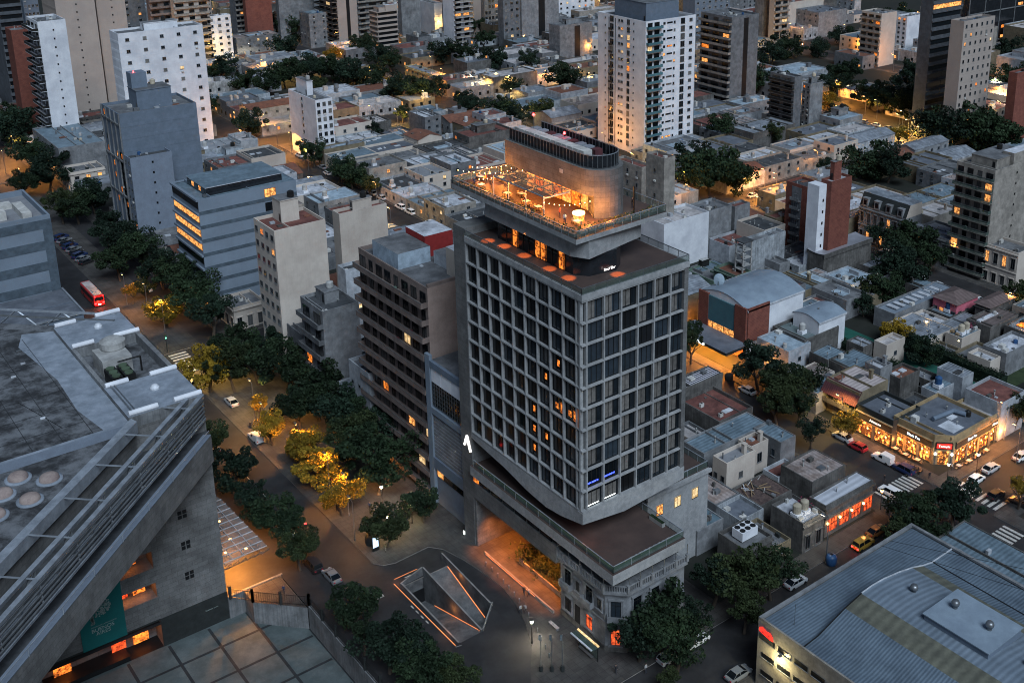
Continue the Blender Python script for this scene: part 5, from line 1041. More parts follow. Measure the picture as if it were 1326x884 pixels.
# type, x0, y0, x1, y1, height, wall, roof, facade towards -x, facade towards -y, roof furniture, label
BLD=[
('apartment_building', 92.0, 160.6, 109.9, 185.5, 41.2, 'brownwall', 'greyroof', 'b8,12,0.5,brown', 'ybeigepink', 'a1roof', 'brown apartment block with long dark balconies joined to the concrete grid hotel'),
('low_house', 91.0, 182.7, 95.7, 190.9, 16.3, 'white', 'greyroof', 'w3,2,.8,.8', '', 'ac', 'small white block with three square windows under the brown balconies'),
('apartment_building', 91.0, 201.3, 99.1, 211.5, 22.7, 'palegrey', 'darkroof', 'b2,6,0.4,grey', '', 'hut', 'short pale apartment block with brick-red roof patch and dark balconies above the avenue trees'),
('low_house', 92.0, 213.0, 95.7, 224.0, 12.3, 'greywall', 'darkroof', 'w4,2,1,1.4', '', '', 'low grey building with arched windows between the tall cream slab and short pale block'),
('apartment_building', 91.0, 222.2, 102.8, 232.9, 34.0, 'cream', 'redroof', 'w4,10,1.3,1.3', '', 'lift', 'tall cream slab with blank side wall and four columns of small windows'),
('apartment_building', 110.4, 231.1, 122.6, 234.6, 31.0, 'cream', 'redroof', 's8', '', 'hut', 'cream rear wing with blank wall and red rooftop behind the tall cream slab'),
('apartment_building', 103.0, 214.5, 107.1, 218.3, 24.4, 'white', 'darkroof', '', 'w2,4,1,1', '', 'narrow white rear block squeezed between short pale block and brown balcony building'),
('corner_shop', 91.0, 250.7, 98.7, 259.2, 6.2, 'cream', 'greyroof', 'd3,1', 'd3,1', 'ac', 'cream corner shop with lit windows beside the avenue crossing'),
('office_building', 91.0, 267.0, 116.3, 284.9, 29.0, 'bluegrey', 'tealroof', 'r8', 't8', 'pent2', 'blue-grey striped office block with lit ribbon windows and lit stair column'),
('office_building', 91.0, 317.5, 102.4, 327.4, 27.5, 'bluewall', 'darkroof', 'w4,10,.9,1', 'g', 'clut', 'plain blue-grey office block with one bright wall lamp'),
('office_building', 91.0, 322.6, 112.5, 338.0, 39.0, 'slate', 'greyroof', 'c4,11', 's11', 'lift2+clut', 'slate grey block with battlemented parapet and stepped rooftop tower'),
('apartment_tower', 97.0, 423.6, 106.0, 437.6, 49.7, 'whitewall', 'greyroof', 'b3,16,0.8,dark', 'g', 'clut', 'slim white tower with one column of tiny windows at far left'),
('apartment_tower', 96.0, 459.4, 101.7, 468.4, 41.6, 'brick', 'greyroof', '', '', '', 'dark red brick slab half hidden behind the slim white tower'),
('apartment_tower', 116.0, 475.0, 130.4, 494.5, 75.1, 'beige', 'greyroof', 's20', 'g', '', 'tall beige concrete tower rising out of frame behind the slim white tower'),
('apartment_tower', 131.7, 478.0, 142.7, 486.1, 73.9, 'beige', 'greyroof', 's20', 'g', '', 'beige tower with single dark window column beside the recessed strip'),
('apartment_tower', 101.1, 500.0, 109.6, 534.3, 65.2, 'darkbands', 'greyroof', '', 'r22', '', 'dark banded office tower at the far upper left edge'),
('apartment_tower', 118.0, 407.8, 147.4, 417.1, 45.5, 'whitewall', 'greyroof', 's14', 'w5,11,1.3,1.1', 'hut', 'wide white apartment building with scattered lit windows and tall blank end wall'),
('low_house', 91.0, 393.9, 105.5, 425.9, 12.8, 'palegrey', 'tealroof', '', '', 'clut', 'low stained concrete building with blue roof below the slim white tower'),
('low_house', 91.0, 383.0, 101.6, 392.1, 7.2, 'cream', 'greyroof', 'd4,2', 'd3,2', '', 'old cream corner building with lit cornice by the dark avenue trees'),
('apartment_tower', 168.0, 590.0, 185.6, 592.3, 44.4, 'greywall', 'greyroof', 's14', 'w3,14,1.4,1.2', '', 'pale grey tower with stepped top behind the wide white building'),
('apartment_tower', 178.0, 560.0, 188.7, 562.2, 57.5, 'brownwall', 'greyroof', '', 'b2,17,.3,brown', '', 'slim tower of brown curved balconies beside a cream strip'),
('apartment_tower', 186.7, 552.0, 203.5, 556.2, 57.6, 'cream', 'greyroof', '', 'b3,17,.3,cream', '', 'cream tower with dark balconies and a lit upper room'),
('apartment_tower', 202.1, 552.0, 213.7, 555.9, 22.6, 'whitewall', 'greyroof', '', 'w3,7,1.5,1.2', 'clut', 'small white block with three columns of dark windows'),
('apartment_tower', 229.5, 585.0, 236.0, 592.3, 51.8, 'greywall', 'greyroof', '', 'b3,18,.2,cream', '', 'pale tower dotted with tiny balconies beside brick red tower'),
('apartment_tower', 229.1, 570.0, 242.9, 573.0, 53.1, 'brick', 'greyroof', '', '', '', 'plain brick red tower slab at the top of the picture'),
('apartment_tower', 248.9, 575.0, 268.8, 577.8, 39.4, 'palegrey', 'greyroof', '', 's14', '', 'pale lilac grey tower with thin horizontal lines'),
('apartment_tower', 268.0, 546.2, 279.2, 567.2, 60.4, 'beige', 'greyroof', 'b3,21,1.5,dark', 'v', '', 'beige tower with lit dark balcony front above the far garden'),
('apartment_tower', 288.8, 565.0, 307.3, 567.7, 45.5, 'greywall', 'greyroof', '', 'b3,15,.3,cream', '', 'grey tower with stacked balconies behind the beige tower'),
('apartment_building', 279.3, 525.0, 290.8, 533.3, 20.4, 'beige', 'greyroof', 'r8', 'r8', 'pent', 'beige apartment block wrapped in rounded horizontal balconies'),
('apartment_tower', 297.3, 532.0, 308.6, 535.3, 48.0, 'concrete', 'greyroof', '', '', '', 'stained windowless grey concrete tower slab'),
('apartment_tower', 324.8, 545.0, 329.7, 563.1, 17.6, 'whitewall', 'greyroof', '', '', '', 'blank white slab wall between two grey towers'),
('apartment_tower', 318.6, 515.0, 328.9, 525.7, 44.1, 'whitewall', 'greyroof', '', 'b2,16,1.2,cream', '', 'white tower with dark windows and small stacked balconies'),
('apartment_building', 340.5, 530.0, 345.4, 534.7, 28.5, 'beige', 'greyroof', '', '', '', 'narrow beige slab joined behind the white stacked balcony tower'),
('office_building', 367.4, 560.0, 379.2, 566.4, 31.5, 'concrete', 'greyroof', '', 'w5,9,2.4,2', '', 'concrete grid office block with large square openings'),
('apartment_tower', 334.3, 492.0, 344.8, 496.9, 49.1, 'greywall', 'greyroof', '', 'w3,14,1.6,1.4', '', 'grey tower with paired dark window columns'),
('apartment_tower', 351.4, 500.0, 376.2, 504.2, 47.1, 'palegrey', 'greyroof', '', 'v', '', 'broad lilac grey tower with a dark central slot'),
('apartment_tower', 402.0, 535.0, 429.3, 539.5, 35.8, 'whitewall', 'greyroof', '', 'w6,12,1.4,1.1', '', 'white tower with rows of small dark windows left of tall white tower'),
('apartment_building', 333.2, 442.3, 353.5, 450.9, 19.1, 'palegrey', 'greyroof', 's8', 'v', 'hut', 'small grey apartment block with banded front near the tall white tower'),
('apartment_tower', 262.0, 298.0, 285.9, 324.5, 49.3, 'whitewall', 'greyroof', 'W', 'R', 'penth', 'tallest white apartment tower with corner balconies rising behind the rooftop bar'),
('apartment_building', 337.2, 330.0, 353.2, 348.3, 38.3, 'greywall', 'greyroof', 'b3,12,.6,cream', 'v', 'clut', 'grey apartment block with stacked balconies just right of tall white tower'),
('apartment_tower', 421.3, 440.0, 447.5, 449.4, 51.8, 'slate', 'greyroof', '', 'w6,16,1.6,1.2', '', 'slate tower with window rows beyond tall white tower'),
('apartment_tower', 452.3, 420.0, 460.0, 425.7, 39.4, 'concrete', 'greyroof', '', '', '', 'windowless blue-grey concrete tower wall'),
('apartment_tower', 450.3, 410.0, 461.6, 411.1, 40.6, 'beige', 'greyroof', '', 'b2,12,.3,cream', '', 'narrow beige tower of stacked balconies by the windowless wall'),
('apartment_building', 635.6, 560.0, 687.2, 563.0, 9.9, 'greywall', 'greyroof', '', 'w8,10,1.4,1.2', '', 'wide distant grey block with dark windows at the top edge'),
('apartment_tower', 613.6, 480.0, 646.4, 484.5, 15.1, 'cream', 'greyroof', 'b3,10,.3,cream', 'w4,10,1.3,1.1', '', 'cream balcony tower cut off by the top edge'),
('apartment_building', 452.0, 341.8, 463.9, 354.0, 26.2, 'cream', 'greyroof', 'b3,8,.2,cream', '', 'clut', 'cream apartment block with dark windows and blank side'),
('apartment_building', 483.8, 350.0, 498.6, 356.2, 20.2, 'whitewall', 'greyroof', 'w2,8,1.3,1.1', '', 'clut', 'white block with cluttered windows beside the cream apartment block'),
('apartment_tower', 368.0, 255.0, 386.3, 260.5, 60.7, 'darkbands', 'greyroof', '', 'r18', '', 'dark tower with orange-lit edge column at upper right'),
('apartment_tower', 372.0, 258.7, 375.9, 263.3, 49.7, 'whitewall', 'greyroof', '', '', '', 'thin white blade wall against the dark tower'),
('apartment_tower', 362.0, 237.0, 381.7, 242.6, 47.0, 'beige', 'greyroof', '', 'w6,14,1,1.2', 'clut', 'beige tower with pale stained side and six window columns'),
('office_building', 507.1, 330.0, 577.0, 332.7, 52.1, 'darkglass', 'greyroof', '', 'c5,10', '', 'black glass office building with pale concrete grid lines'),
('apartment_building', 372.0, 219.5, 388.5, 220.7, 29.6, 'brick', 'greyroof', '', '', '', 'brown slab cut by the right edge of the picture'),
('apartment_building', 322.7, 281.8, 327.0, 294.2, 23.9, 'greywall', 'greyroof', 'b2,9,.3,dark', '', 'clut', 'narrow old apartment block with brown balconies beside twin white walls'),
('apartment_building', 332.2, 282.0, 339.6, 286.0, 19.8, 'palegrey', 'greyroof', 'w2,9,.8,1', '', 'hut', 'pale apartment block with white upper walls behind the brick tower'),
('apartment_building', 236.1, 198.3, 242.7, 207.2, 19.6, 'brick', 'darkroof', 'k', '', '', 'brick red apartment tower with white window strip'),
('apartment_building', 227.1, 183.7, 235.4, 185.6, 27.0, 'brick', 'whiteroof', 'p', '', 'lift', 'second brick red wing with slim white stair strip'),
('apartment_tower', 258.0, 155.4, 278.5, 167.0, 30.9, 'cream2', 'greyroof', 'b4,10,.5,glass', 'g', 'pent', 'cream balcony tower with glass railings and blank white side wall'),
('old_building', 258.0, 146.2, 265.6, 156.4, 10.8, 'cream', 'greyroof', 'd4,2', '', '', 'floodlit cream townhouse with orange lit restaurant terrace'),
('old_mansion', 257.0, 180.8, 264.5, 197.1, 10.7, 'palegrey', 'tinroof', 'm', '', '', 'french style mansion with dark mansard roof and arched dormers'),
('old_building', 257.0, 166.4, 262.2, 180.2, 8.7, 'palegrey', 'tinroof', 'd5,2', '', '', 'pale ornate house with iron balconies behind the street trees'),
('apartment_building', 168.0, 364.1, 174.4, 385.9, 22.9, 'whitewall', 'greyroof', 'w1,9,1,1.2', 'w3,8,1.2,1.4', 'lift', 'free-standing white eight storey block with lift tower and lit street level'),
('apartment_building', 212.3, 366.4, 219.3, 378.2, 9.0, 'greywall', 'whiteroof', '', 'w2,3,1.1,1', 'chim', 'grey cube house with white roof and round chimney'),
('old_building', 262.0, 439.9, 267.8, 468.5, 4.7, 'yellow', 'tinroof', 'd6,2', '', '', 'long yellow two storey corner house along the lit far street'),
('old_building', 268.0, 540.0, 276.0, 557.0, 2.5, 'cream', 'tinroof', 'd3,1', 'd3,1', '', 'cream corner hall with orange lit arches in the far park'),
('apartment_building', 211.3, 241.3, 212.8, 254.0, 20.0, 'cream2', 'redroof', 'w3,5,.8,1.3', '', '', 'cream block with dark red flat roof just right of the rooftop bar'),
('apartment_building', 200.2, 219.4, 200.6, 226.8, 30.0, 'cream2', 'redroof', 'w1,4,.8,1.2', '', '', 'cream rooftop stair tower next to the tall white tower'),
('restaurant_building', 137.0, 107.5, 149.8, 111.3, 6.5, 'stone', 'stripewhite', '', 'e', '', 'stone restaurant with pale ribbed roof and red lit windows across from the warehouse'),
('terrace_house', 130.7, 107.0, 136.1, 114.3, 6.0, 'stone', 'whiteroof', '', 'd2,1', 'tanks', 'cluttered terrace with two cream water tanks and a magenta bush'),
('low_house', 141.4, 114.3, 150.5, 121.8, 6.0, 'stone', 'rustpale', '', '', '', 'house with worn pink-grey metal roof behind the stone restaurant'),
('low_house', 131.2, 117.1, 139.2, 124.2, 4.0, 'stone', 'debris', '', '', 'debris', 'ruined dark roof littered with planks between cream walls'),
('low_house', 132.2, 126.6, 139.6, 130.2, 7.5, 'cream', 'greyroof2', 'w2,1,.8,1.2', 'w1,1,1,1.2', 'chim', 'cream block with plain grey flat roof next to the hotel podium'),
('low_house', 146.8, 126.8, 151.0, 134.0, 6.2, 'palegrey', 'tealroof', 'w2,1,1,1.6', '', '', 'blue ribbed roof wing with arched windows facing the courtyard'),
('low_house', 133.1, 133.4, 150.5, 139.3, 6.0, 'palegrey', 'tealroof', '', '', '', 'long blue ribbed roof beside the foot of the concrete grid hotel'),
('low_house', 141.0, 128.9, 145.6, 131.8, 6.5, 'cream', 'rustroof', '', 'w1,1,1.2,2', 'chim', 'small rust red roof inside the cream courtyard house'),
('low_house', 143.5, 139.9, 152.9, 151.3, 6.0, 'stone', 'redroof', '', '', 'ac', 'broad dark red flat roof with white vents beside the hotel'),
('low_house', 145.8, 152.0, 156.4, 156.4, 7.5, 'stone', 'stripeblack', '', '', '', 'stone house with white and black striped roof near the orange lit shop'),
('low_house', 116.5, 117.7, 122.6, 122.9, 5.0, 'palegrey', 'tealroof2', '', '', '', 'teal metal roof with black seams beside the podium of the hotel'),
('low_house', 118.0, 108.2, 124.4, 114.4, 6.0, 'stone', 'greyroof', '', 'd2,1', 'fans', 'stone wall building with rooftop box of six round fans'),
('restaurant', 171.3, 107.1, 185.8, 119.4, 6.5, 'ochre', 'slateroof', 'F', 'F', 'ducts', 'corner restaurant with slate roof, red sign over the door and glowing glass fronts'),
('shop', 169.6, 118.2, 178.3, 127.1, 6.4, 'darkfront', 'slateroof', 'F', '', 'ac', 'shop with dark fascia and bright orange window display left of the corner restaurant'),
('low_house', 171.6, 128.2, 180.9, 136.9, 7.5, 'ochrewall', 'pinkroof', 'h', '', 'chim', 'house with pale ribbed roof, maroon tiled front eave and long balcony'),
('low_house', 188.5, 106.6, 197.1, 114.9, 8.5, 'white', 'redroof', '', '', '', 'white walled roof terrace with red floor right of the restaurant'),
('low_house', 186.2, 107.3, 190.1, 115.4, 6.0, 'ochre', 'paleroof', '', 'F', '', 'strip of pale flat roof behind the corner restaurant with string lights'),
('low_house', 194.4, 119.4, 198.1, 125.7, 7.0, 'white', 'tinroof', '', '', '', 'white house with small blue tin roof and square vents'),
('low_house', 187.9, 121.3, 197.3, 124.6, 5.0, 'white', 'tealroof', '', '', 'tankb', 'teal roofed annex holding a blue water tank'),
('low_house', 185.5, 128.4, 192.2, 133.0, 6.0, 'stone', 'rustroof', 'w2,1,1,1', '', 'skyl', 'rust coloured roof with two pale skylights'),
('low_house', 182.0, 131.1, 185.2, 135.2, 8.5, 'palegrey', 'whiteroof', '', '', 'chim', 'white curved parapet house with air conditioner and broad chimney'),
('low_house', 196.2, 140.2, 202.9, 143.6, 6.0, 'cream', 'paleroof', '', 'w1,1,1,1', '', 'beige shed with flat pale roof beside the green pitch'),
('low_house', 193.0, 144.1, 196.4, 148.9, 5.0, 'stone', 'tinroof', '', '', '', 'small blue tin roof left of the beige shed'),
('low_house', 182.3, 138.2, 191.1, 145.3, 5.0, 'stone', 'tealroof', '', '', '', 'wide teal sheet roof beside the clipped hedge'),
('low_house', 182.0, 145.0, 188.3, 150.4, 5.0, 'stone', 'tealroof', '', '', '', 'second teal sheet roof with a white divider wall'),
('gym_building', 175.5, 163.5, 194.4, 178.9, 12.0, 'whitewall', 'archroof', 'G', '', '', 'brick and teal fronted hall with vaulted grey roof over an orange lit forecourt'),
('low_house', 176.8, 151.9, 184.2, 161.4, 6.0, 'white', 'bluewhite', '', 'w1,1,1,1', '', 'white house with pale blue painted roof beside the dark street trees'),
('low_house', 183.1, 152.9, 195.0, 162.6, 6.5, 'stone', 'patchroof', '', '', 'tankg', 'dark green patched roof with a bright white corner behind the pale blue roof'),
('low_house', 168.4, 136.5, 177.7, 141.1, 5.0, 'palegrey', 'tealroof', '', '', '', 'plain teal roof hidden among the side street trees'),
('hall', 188.3, 153.3, 197.6, 161.0, 9.0, 'whitewall', 'archroof', '', '', '', 'small vaulted grey roof right behind the brick and teal hall'),
('low_house', 196.9, 187.9, 202.5, 196.0, 7.0, 'green', 'rustroof', 'd2,1', '', 'scaf', 'green walled house carrying an open concrete stair tower'),
('low_house', 206.9, 187.0, 212.0, 192.2, 4.5, 'palegrey', 'greenroof', '', '', '', 'roof terrace with green floor beside the open stair tower'),
('apartment_building', 195.0, 213.3, 211.7, 222.8, 14.0, 'whitewall', 'paleroof', '', '', 'ac', 'block with big blank white wall and notched parapet beside the hotel terrace'),
('low_house', 215.8, 217.4, 224.8, 225.5, 12.0, 'palegrey', 'greyroof', '', '', 'clut', 'pale house with terrace and sagging wire behind the big blank white wall'),
('low_house', 226.4, 217.6, 232.6, 219.9, 11.0, 'palegrey', 'redroof', '', 'w1,1,1.2,1.2', '', 'small pale house with red roof left of the brick tower'),
('low_house', 212.1, 205.4, 224.1, 213.5, 6.0, 'white', 'redroof', '', '', '', 'dark red sunken terrace behind wavy white parapet'),
('low_house', 215.1, 189.6, 217.6, 199.5, 5.0, 'palegrey', 'greyroof', '', '', '', 'grey passage roof at the foot of a streaked white party wall'),
('low_house', 210.0, 195.0, 222.9, 197.5, 11.0, 'whitestain', 'greyroof', '', '', '', 'streaked white party wall of an old house by the brick tower'),
('low_house', 221.7, 201.6, 230.2, 212.2, 9.5, 'cream', 'darkroof', 'w2,1,1,1', '', '', 'old cream house with ruined red rear roof catching orange street light'),
('low_house', 197.2, 200.4, 205.8, 205.1, 4.0, 'palegrey', 'tealroof', '', '', 'boxv', 'low teal roof with a black ventilation box'),
('low_house', 195.1, 194.1, 204.3, 204.4, 4.0, 'green', 'greyroof', '', '', '', 'low green painted wall house in front of the stair tower'),
('hall', 223.8, 182.0, 243.7, 187.6, 7.0, 'stone', 'sagroof', '', '', '', 'long hall with sagging silver roof below the brick tower'),
('low_house', 219.2, 168.8, 228.4, 177.7, 5.0, 'white', 'bluewhite', '', '', 'well', 'white roofed house around a small blue courtyard'),
('low_house', 232.9, 173.9, 242.1, 177.4, 4.5, 'stone', 'tinroof', '', '', '', 'tin roof with a lit orange hole next to the blue courtyard'),
('hall', 213.0, 150.7, 237.7, 156.7, 5.0, 'palegrey', 'skyroof', '', '', '', 'long shed roof with a row of translucent panels'),
('low_house', 226.4, 142.7, 235.2, 149.4, 6.5, 'pink', 'brownhip', 'w4,1,1.3,1.8', 'w3,1,1.3,1.8', '', 'bright pink house under a brown ribbed hip roof'),
('low_house', 230.1, 136.0, 240.1, 140.0, 7.0, 'stone', 'brownhip', 'd1,1', '', '', 'stone house with brown ribbed hip roof right of the pink house'),
('low_house', 223.9, 142.6, 233.5, 149.0, 4.0, 'stone', 'tealroof', '', '', 'tankb', 'low teal annex with blue tank in front of the pink house'),
('low_house', 222.4, 130.8, 234.0, 137.3, 6.0, 'stone', 'stripebrown', '', '', '', 'brown ribbed roof with one white sheet in the lower right quarter'),
('low_house', 214.2, 132.8, 221.6, 137.2, 5.0, 'cream', 'tealroof', '', '', 'tanks', 'teal ribbed lean-to with small round tanks on its wall'),
('low_house', 213.3, 120.9, 224.9, 126.9, 6.0, 'palegrey', 'whiteroof', '', '', 'clut', 'bright white roof crossed by pipes at the right edge'),
('low_house', 226.3, 124.5, 234.2, 129.7, 6.0, 'stone', 'tealroof', '', '', 'lit', 'teal roof with a glowing orange courtyard at the right edge'),
('apartment_tower', 218.7, 630.0, 224.6, 641.7, 40.2, 'greywall', 'greyroof', '', 'w3,14,1.4,1.2', '', 'distant grey slab behind the small white block'),
('apartment_tower', 231.9, 640.0, 237.5, 645.8, 38.2, 'beige', 'greyroof', '', 'w2,16,1.4,1.2', '', 'narrow distant beige tower beside the small white block'),
('apartment_tower', 271.9, 640.0, 277.0, 645.4, 35.2, 'concrete', 'greyroof', '', 'w2,14,1.4,1.2', '', 'distant concrete tower right of the brick red slab'),
('apartment_tower', 393.5, 660.0, 401.7, 663.9, 23.9, 'palegrey', 'greyroof', '', 'w3,12,1.4,1.2', '', 'distant pale tower left of the white stacked balcony tower'),
('apartment_tower', 343.4, 660.0, 354.2, 664.1, 27.7, 'cream', 'greyroof', '', 'w3,12,1.4,1.2', '', 'distant cream tower above the rounded balcony block'),
('apartment_tower', 415.7, 650.0, 423.0, 653.7, 23.2, 'slate', 'greyroof', '', 'w3,12,1.4,1.2', '', 'distant slate tower between white and concrete grid blocks'),
('apartment_tower', 496.6, 480.0, 511.1, 485.1, 34.1, 'palegrey', 'greyroof', '', 'w4,14,1.4,1.2', '', 'pale tower with window rows right of the slate tower'),
('apartment_tower', 667.3, 600.0, 680.4, 605.6, 9.0, 'cream', 'greyroof', '', 'w3,10,1.4,1.2', '', 'distant cream block above the right park'),
('apartment_tower', 761.0, 560.0, 779.0, 564.5, 5.9, 'greywall', 'greyroof', '', 'w3,10,1.4,1.2', '', 'distant grey block left of the dark tower'),
('apartment_tower', 785.2, 640.0, 807.9, 643.4, -3.9, 'concrete', 'greyroof', '', 'w3,9,1.4,1.2', '', 'distant concrete block at the top edge'),
('apartment_tower', 176.6, 640.0, 181.3, 647.9, 42.4, 'slate', 'greyroof', '', 'w2,16,1.4,1.2', '', 'distant slate tower between the beige towers'),
('apartment_tower', 123.6, 560.0, 129.8, 596.4, 57.8, 'slate', 'greyroof', '', 'w4,16,1.4,1.2', '', 'slate tower behind the dark banded office tower'),
('low_house', 138.8, 62.0, 152.6, 90.6, 6.0, 'stone', 'tealroof', '', '', '', 'low teal roofed building against the far wall of the warehouse'),
('low_house', 138.8, 30.0, 152.6, 61.5, 7.0, 'palegrey', 'whiteroof', '', '', 'clut', 'whitish roofed building beside the far wall of the warehouse')]
# x, y, crown radius, crown height, leaf colour, group
TREES=[(74.9,225.1,4.5,7,3,'p'),(79.0,221.8,4.4,7,1,'p'),(84.3,222.0,4.4,8,0,'p'),(86.9,212.9,5.0,8,0,'p'),(89.5,225.0,3.1,8,2,'p'),(87.6,199.1,5.1,8,0,'p'),(87.8,188.8,4.6,8,2,'p'),(84.2,167.7,5.1,9,0,'p'),(84.5,178.2,3.8,8,1,'p'),(82.9,197.1,3.8,7,0,'p'),(94.7,206.5,3.3,8,2,'p'),(90.4,184.7,3.4,8,0,'p'),(91.7,177.9,3.3,8,2,'p'),(76.2,196.2,2.7,5,3,'a'),(78.0,185.8,3.2,5,3,'a'),(77.0,176.8,3.5,5,3,'a'),(75.9,166.1,3.1,5,3,'a'),(78.6,207.6,1.5,4,3,'a'),(77.6,152.8,3.4,5,1,'q'),(86.0,155.1,2.8,5,0,'q'),(86.6,287.2,5.0,7,2,'p'),(86.3,263.3,5.1,8,0,'p'),(93.5,276.4,4.5,8,2,'p'),(79.7,299.7,4.3,7,0,'p'),(85.6,314.8,4.9,7,2,'p'),(78.9,263.3,3.3,5,3,'a'),(86.7,304.1,4.8,7,0,'p'),(90.5,357.9,5.0,7,2,'p'),(84.0,352.1,4.4,7,0,'p'),(85.7,390.1,6.5,8,2,'p'),(87.6,414.5,5.7,8,0,'p'),(90.7,450.1,7.4,8,2,'p'),(77.4,387.1,3.7,6,0,'p'),(92.2,470.1,5.8,8,0,'p'),(80.4,354.9,4.0,7,1,'p'),(85.6,326.7,4.2,7,2,'p'),(87.5,278.1,4.5,8,0,'p'),(85.2,249.6,3.7,8,2,'p'),(83.4,232.7,3.9,7,0,'p'),(80.5,281.7,2.1,4,1,'p'),(77.3,282.4,1.6,4,3,'a'),(64.5,185.4,3.7,5,2,'k'),(64.0,168.0,3.3,5,0,'k'),(63.3,175.1,2.6,5,2,'k'),(65.0,197.9,2.8,6,1,'k'),(63.4,156.4,2.7,5,1,'k'),(64.8,163.6,2.5,5,0,'k'),(63.2,137.4,3.8,5,0,'b'),(63.1,126.1,4.3,6,2,'b'),(64.6,118.7,3.9,6,0,'b'),(68.3,115.9,3.0,4,1,'b'),(65.8,122.4,2.6,6,2,'b'),(62.1,131.8,1.9,5,0,'b'),(96.6,104.7,5.2,7,0,'c'),(92.8,105.1,4.0,6,2,'c'),(95.7,100.0,4.0,6,0,'c'),(113.0,103.9,5.2,6,1,'c'),(118.0,102.3,3.8,6,0,'c'),(109.6,106.7,3.2,6,2,'c'),(109.0,99.4,2.9,5,1,'c'),(91.4,97.3,1.6,3,1,'c'),(101.0,102.1,2.6,6,2,'c'),(147.6,96.9,4.9,6,0,'j'),(156.3,94.9,4.6,6,2,'j'),(146.3,92.8,3.0,5,0,'j'),(170.9,91.1,1.8,5,3,'j'),(194.6,106.9,3.6,6,1,'j'),(142.3,96.0,2.7,5,1,'j'),(166.8,151.4,4.4,7,2,'s'),(165.5,142.0,4.5,6,1,'s'),(170.5,140.9,3.6,6,0,'s'),(158.8,138.5,3.4,6,1,'s'),(157.4,128.2,2.4,5,2,'s'),(165.8,126.2,2.2,4,3,'s'),(162.6,136.1,2.8,5,0,'s'),(168.0,174.4,2.4,6,0,'s'),(164.2,169.8,2.1,6,1,'s'),(236.6,167.2,5.7,6,2,'g'),(254.5,176.3,6.0,7,0,'g'),(255.9,188.3,2.9,5,2,'g'),(249.8,167.0,3.8,6,0,'g'),(223.8,165.8,3.5,4,1,'g'),(207.9,146.4,2.9,4,3,'g'),(204.7,137.1,3.5,4,2,'g'),(188.7,144.8,2.1,3,1,'g'),(225.8,162.5,3.9,5,0,'g'),(214.6,160.9,2.7,4,2,'g'),(185.1,145.8,1.7,3,0,'g'),(204.1,135.1,2.5,4,0,'g'),(247.4,138.7,3.2,5,1,'g'),(251.4,253.3,8.8,9,0,'f'),(257.5,266.9,6.1,8,2,'f'),(255.8,246.4,6.3,8,0,'f'),(290.4,237.7,3.1,6,2,'f'),(305.4,232.8,7.3,7,0,'f'),(306.5,224.0,5.7,7,2,'f'),(367.7,233.4,10.5,8,0,'f'),(356.3,238.3,8.1,8,2,'f'),(366.9,223.1,7.5,8,0,'f'),(389.6,273.0,7.6,8,2,'f'),(381.0,273.3,6.3,7,0,'f'),(419.8,298.3,6.9,8,2,'f'),(383.0,292.1,6.4,7,0,'f'),(381.8,284.4,5.7,7,2,'f'),(407.7,325.6,6.3,7,0,'f'),(388.0,315.3,5.3,6,2,'f'),(431.8,383.9,6.9,7,0,'f'),(412.0,375.1,5.9,7,2,'f'),(357.0,340.0,6.6,7,0,'f'),(367.9,341.1,6.0,7,2,'f'),(512.1,421.4,6.1,6,0,'f'),(478.7,388.0,5.7,6,2,'f'),(454.4,270.9,8.5,8,0,'f'),(499.5,300.0,7.7,8,2,'f'),(366.7,301.6,3.8,5,3,'f'),(346.9,250.1,2.9,5,3,'f'),(348.2,280.8,4.8,5,2,'f'),(298.9,295.8,4.5,7,0,'f'),(308.4,278.9,3.4,6,1,'f'),(372.2,333.5,4.7,6,0,'f'),(207.1,478.3,6.9,8,0,'u'),(219.4,480.9,6.3,8,2,'u'),(228.8,475.5,6.3,8,0,'u'),(231.2,459.3,6.9,8,2,'u'),(233.9,447.3,5.4,8,0,'u'),(233.7,424.7,5.8,7,2,'u'),(240.6,419.2,5.2,7,0,'u'),(245.8,415.2,4.5,7,2,'u'),(193.2,467.9,5.1,7,0,'u'),(233.9,539.4,6.2,7,2,'u'),(257.8,578.5,7.5,8,0,'u'),(253.9,599.3,5.2,8,2,'u'),(267.9,520.1,5.4,7,0,'u'),(260.1,489.9,5.5,7,2,'u'),(259.5,476.8,4.3,7,0,'u'),(288.1,475.8,5.9,8,2,'u'),(293.4,466.8,5.5,8,0,'u'),(297.7,446.6,5.7,7,2,'u'),(321.2,490.0,4.3,8,0,'u'),(310.6,436.5,4.6,7,2,'u'),(299.4,393.6,7.3,8,0,'u'),(162.1,410.5,5.3,7,2,'u'),(188.3,479.3,4.8,7,0,'u'),(193.0,511.8,5.1,7,2,'u'),(251.0,372.0,5.1,6,0,'u'),(248.8,358.1,4.1,6,2,'u'),(163.7,331.4,5.0,6,0,'u'),(163.5,340.4,3.6,6,2,'u'),(164.4,361.1,4.3,7,0,'u'),(197.2,377.8,2.6,5,2,'u'),(273.1,397.2,3.9,7,0,'u'),(243.4,382.8,3.7,6,2,'u'),(263.9,363.5,4.2,5,1,'u'),(163.8,318.6,2.9,5,1,'u'),(162.6,451.9,3.2,6,0,'u'),(217.3,392.8,2.7,5,1,'u'),(182.0,503.9,4.3,7,0,'u'),(186.6,658.9,5.4,7,2,'u'),(238.2,439.4,3.3,5,3,'u'),(210.0,452.6,4.0,6,1,'u'),(244.9,508.0,3.7,6,3,'u'),(245.9,392.4,3.7,6,2,'u'),(343.8,530.1,4.2,7,0,'u'),(274.2,634.8,6.4,8,2,'u'),(543.5,398.6,7.1,8,0,'f'),(445.5,374.4,5.4,6,2,'f'),(481.6,379.1,4.9,7,0,'f')]
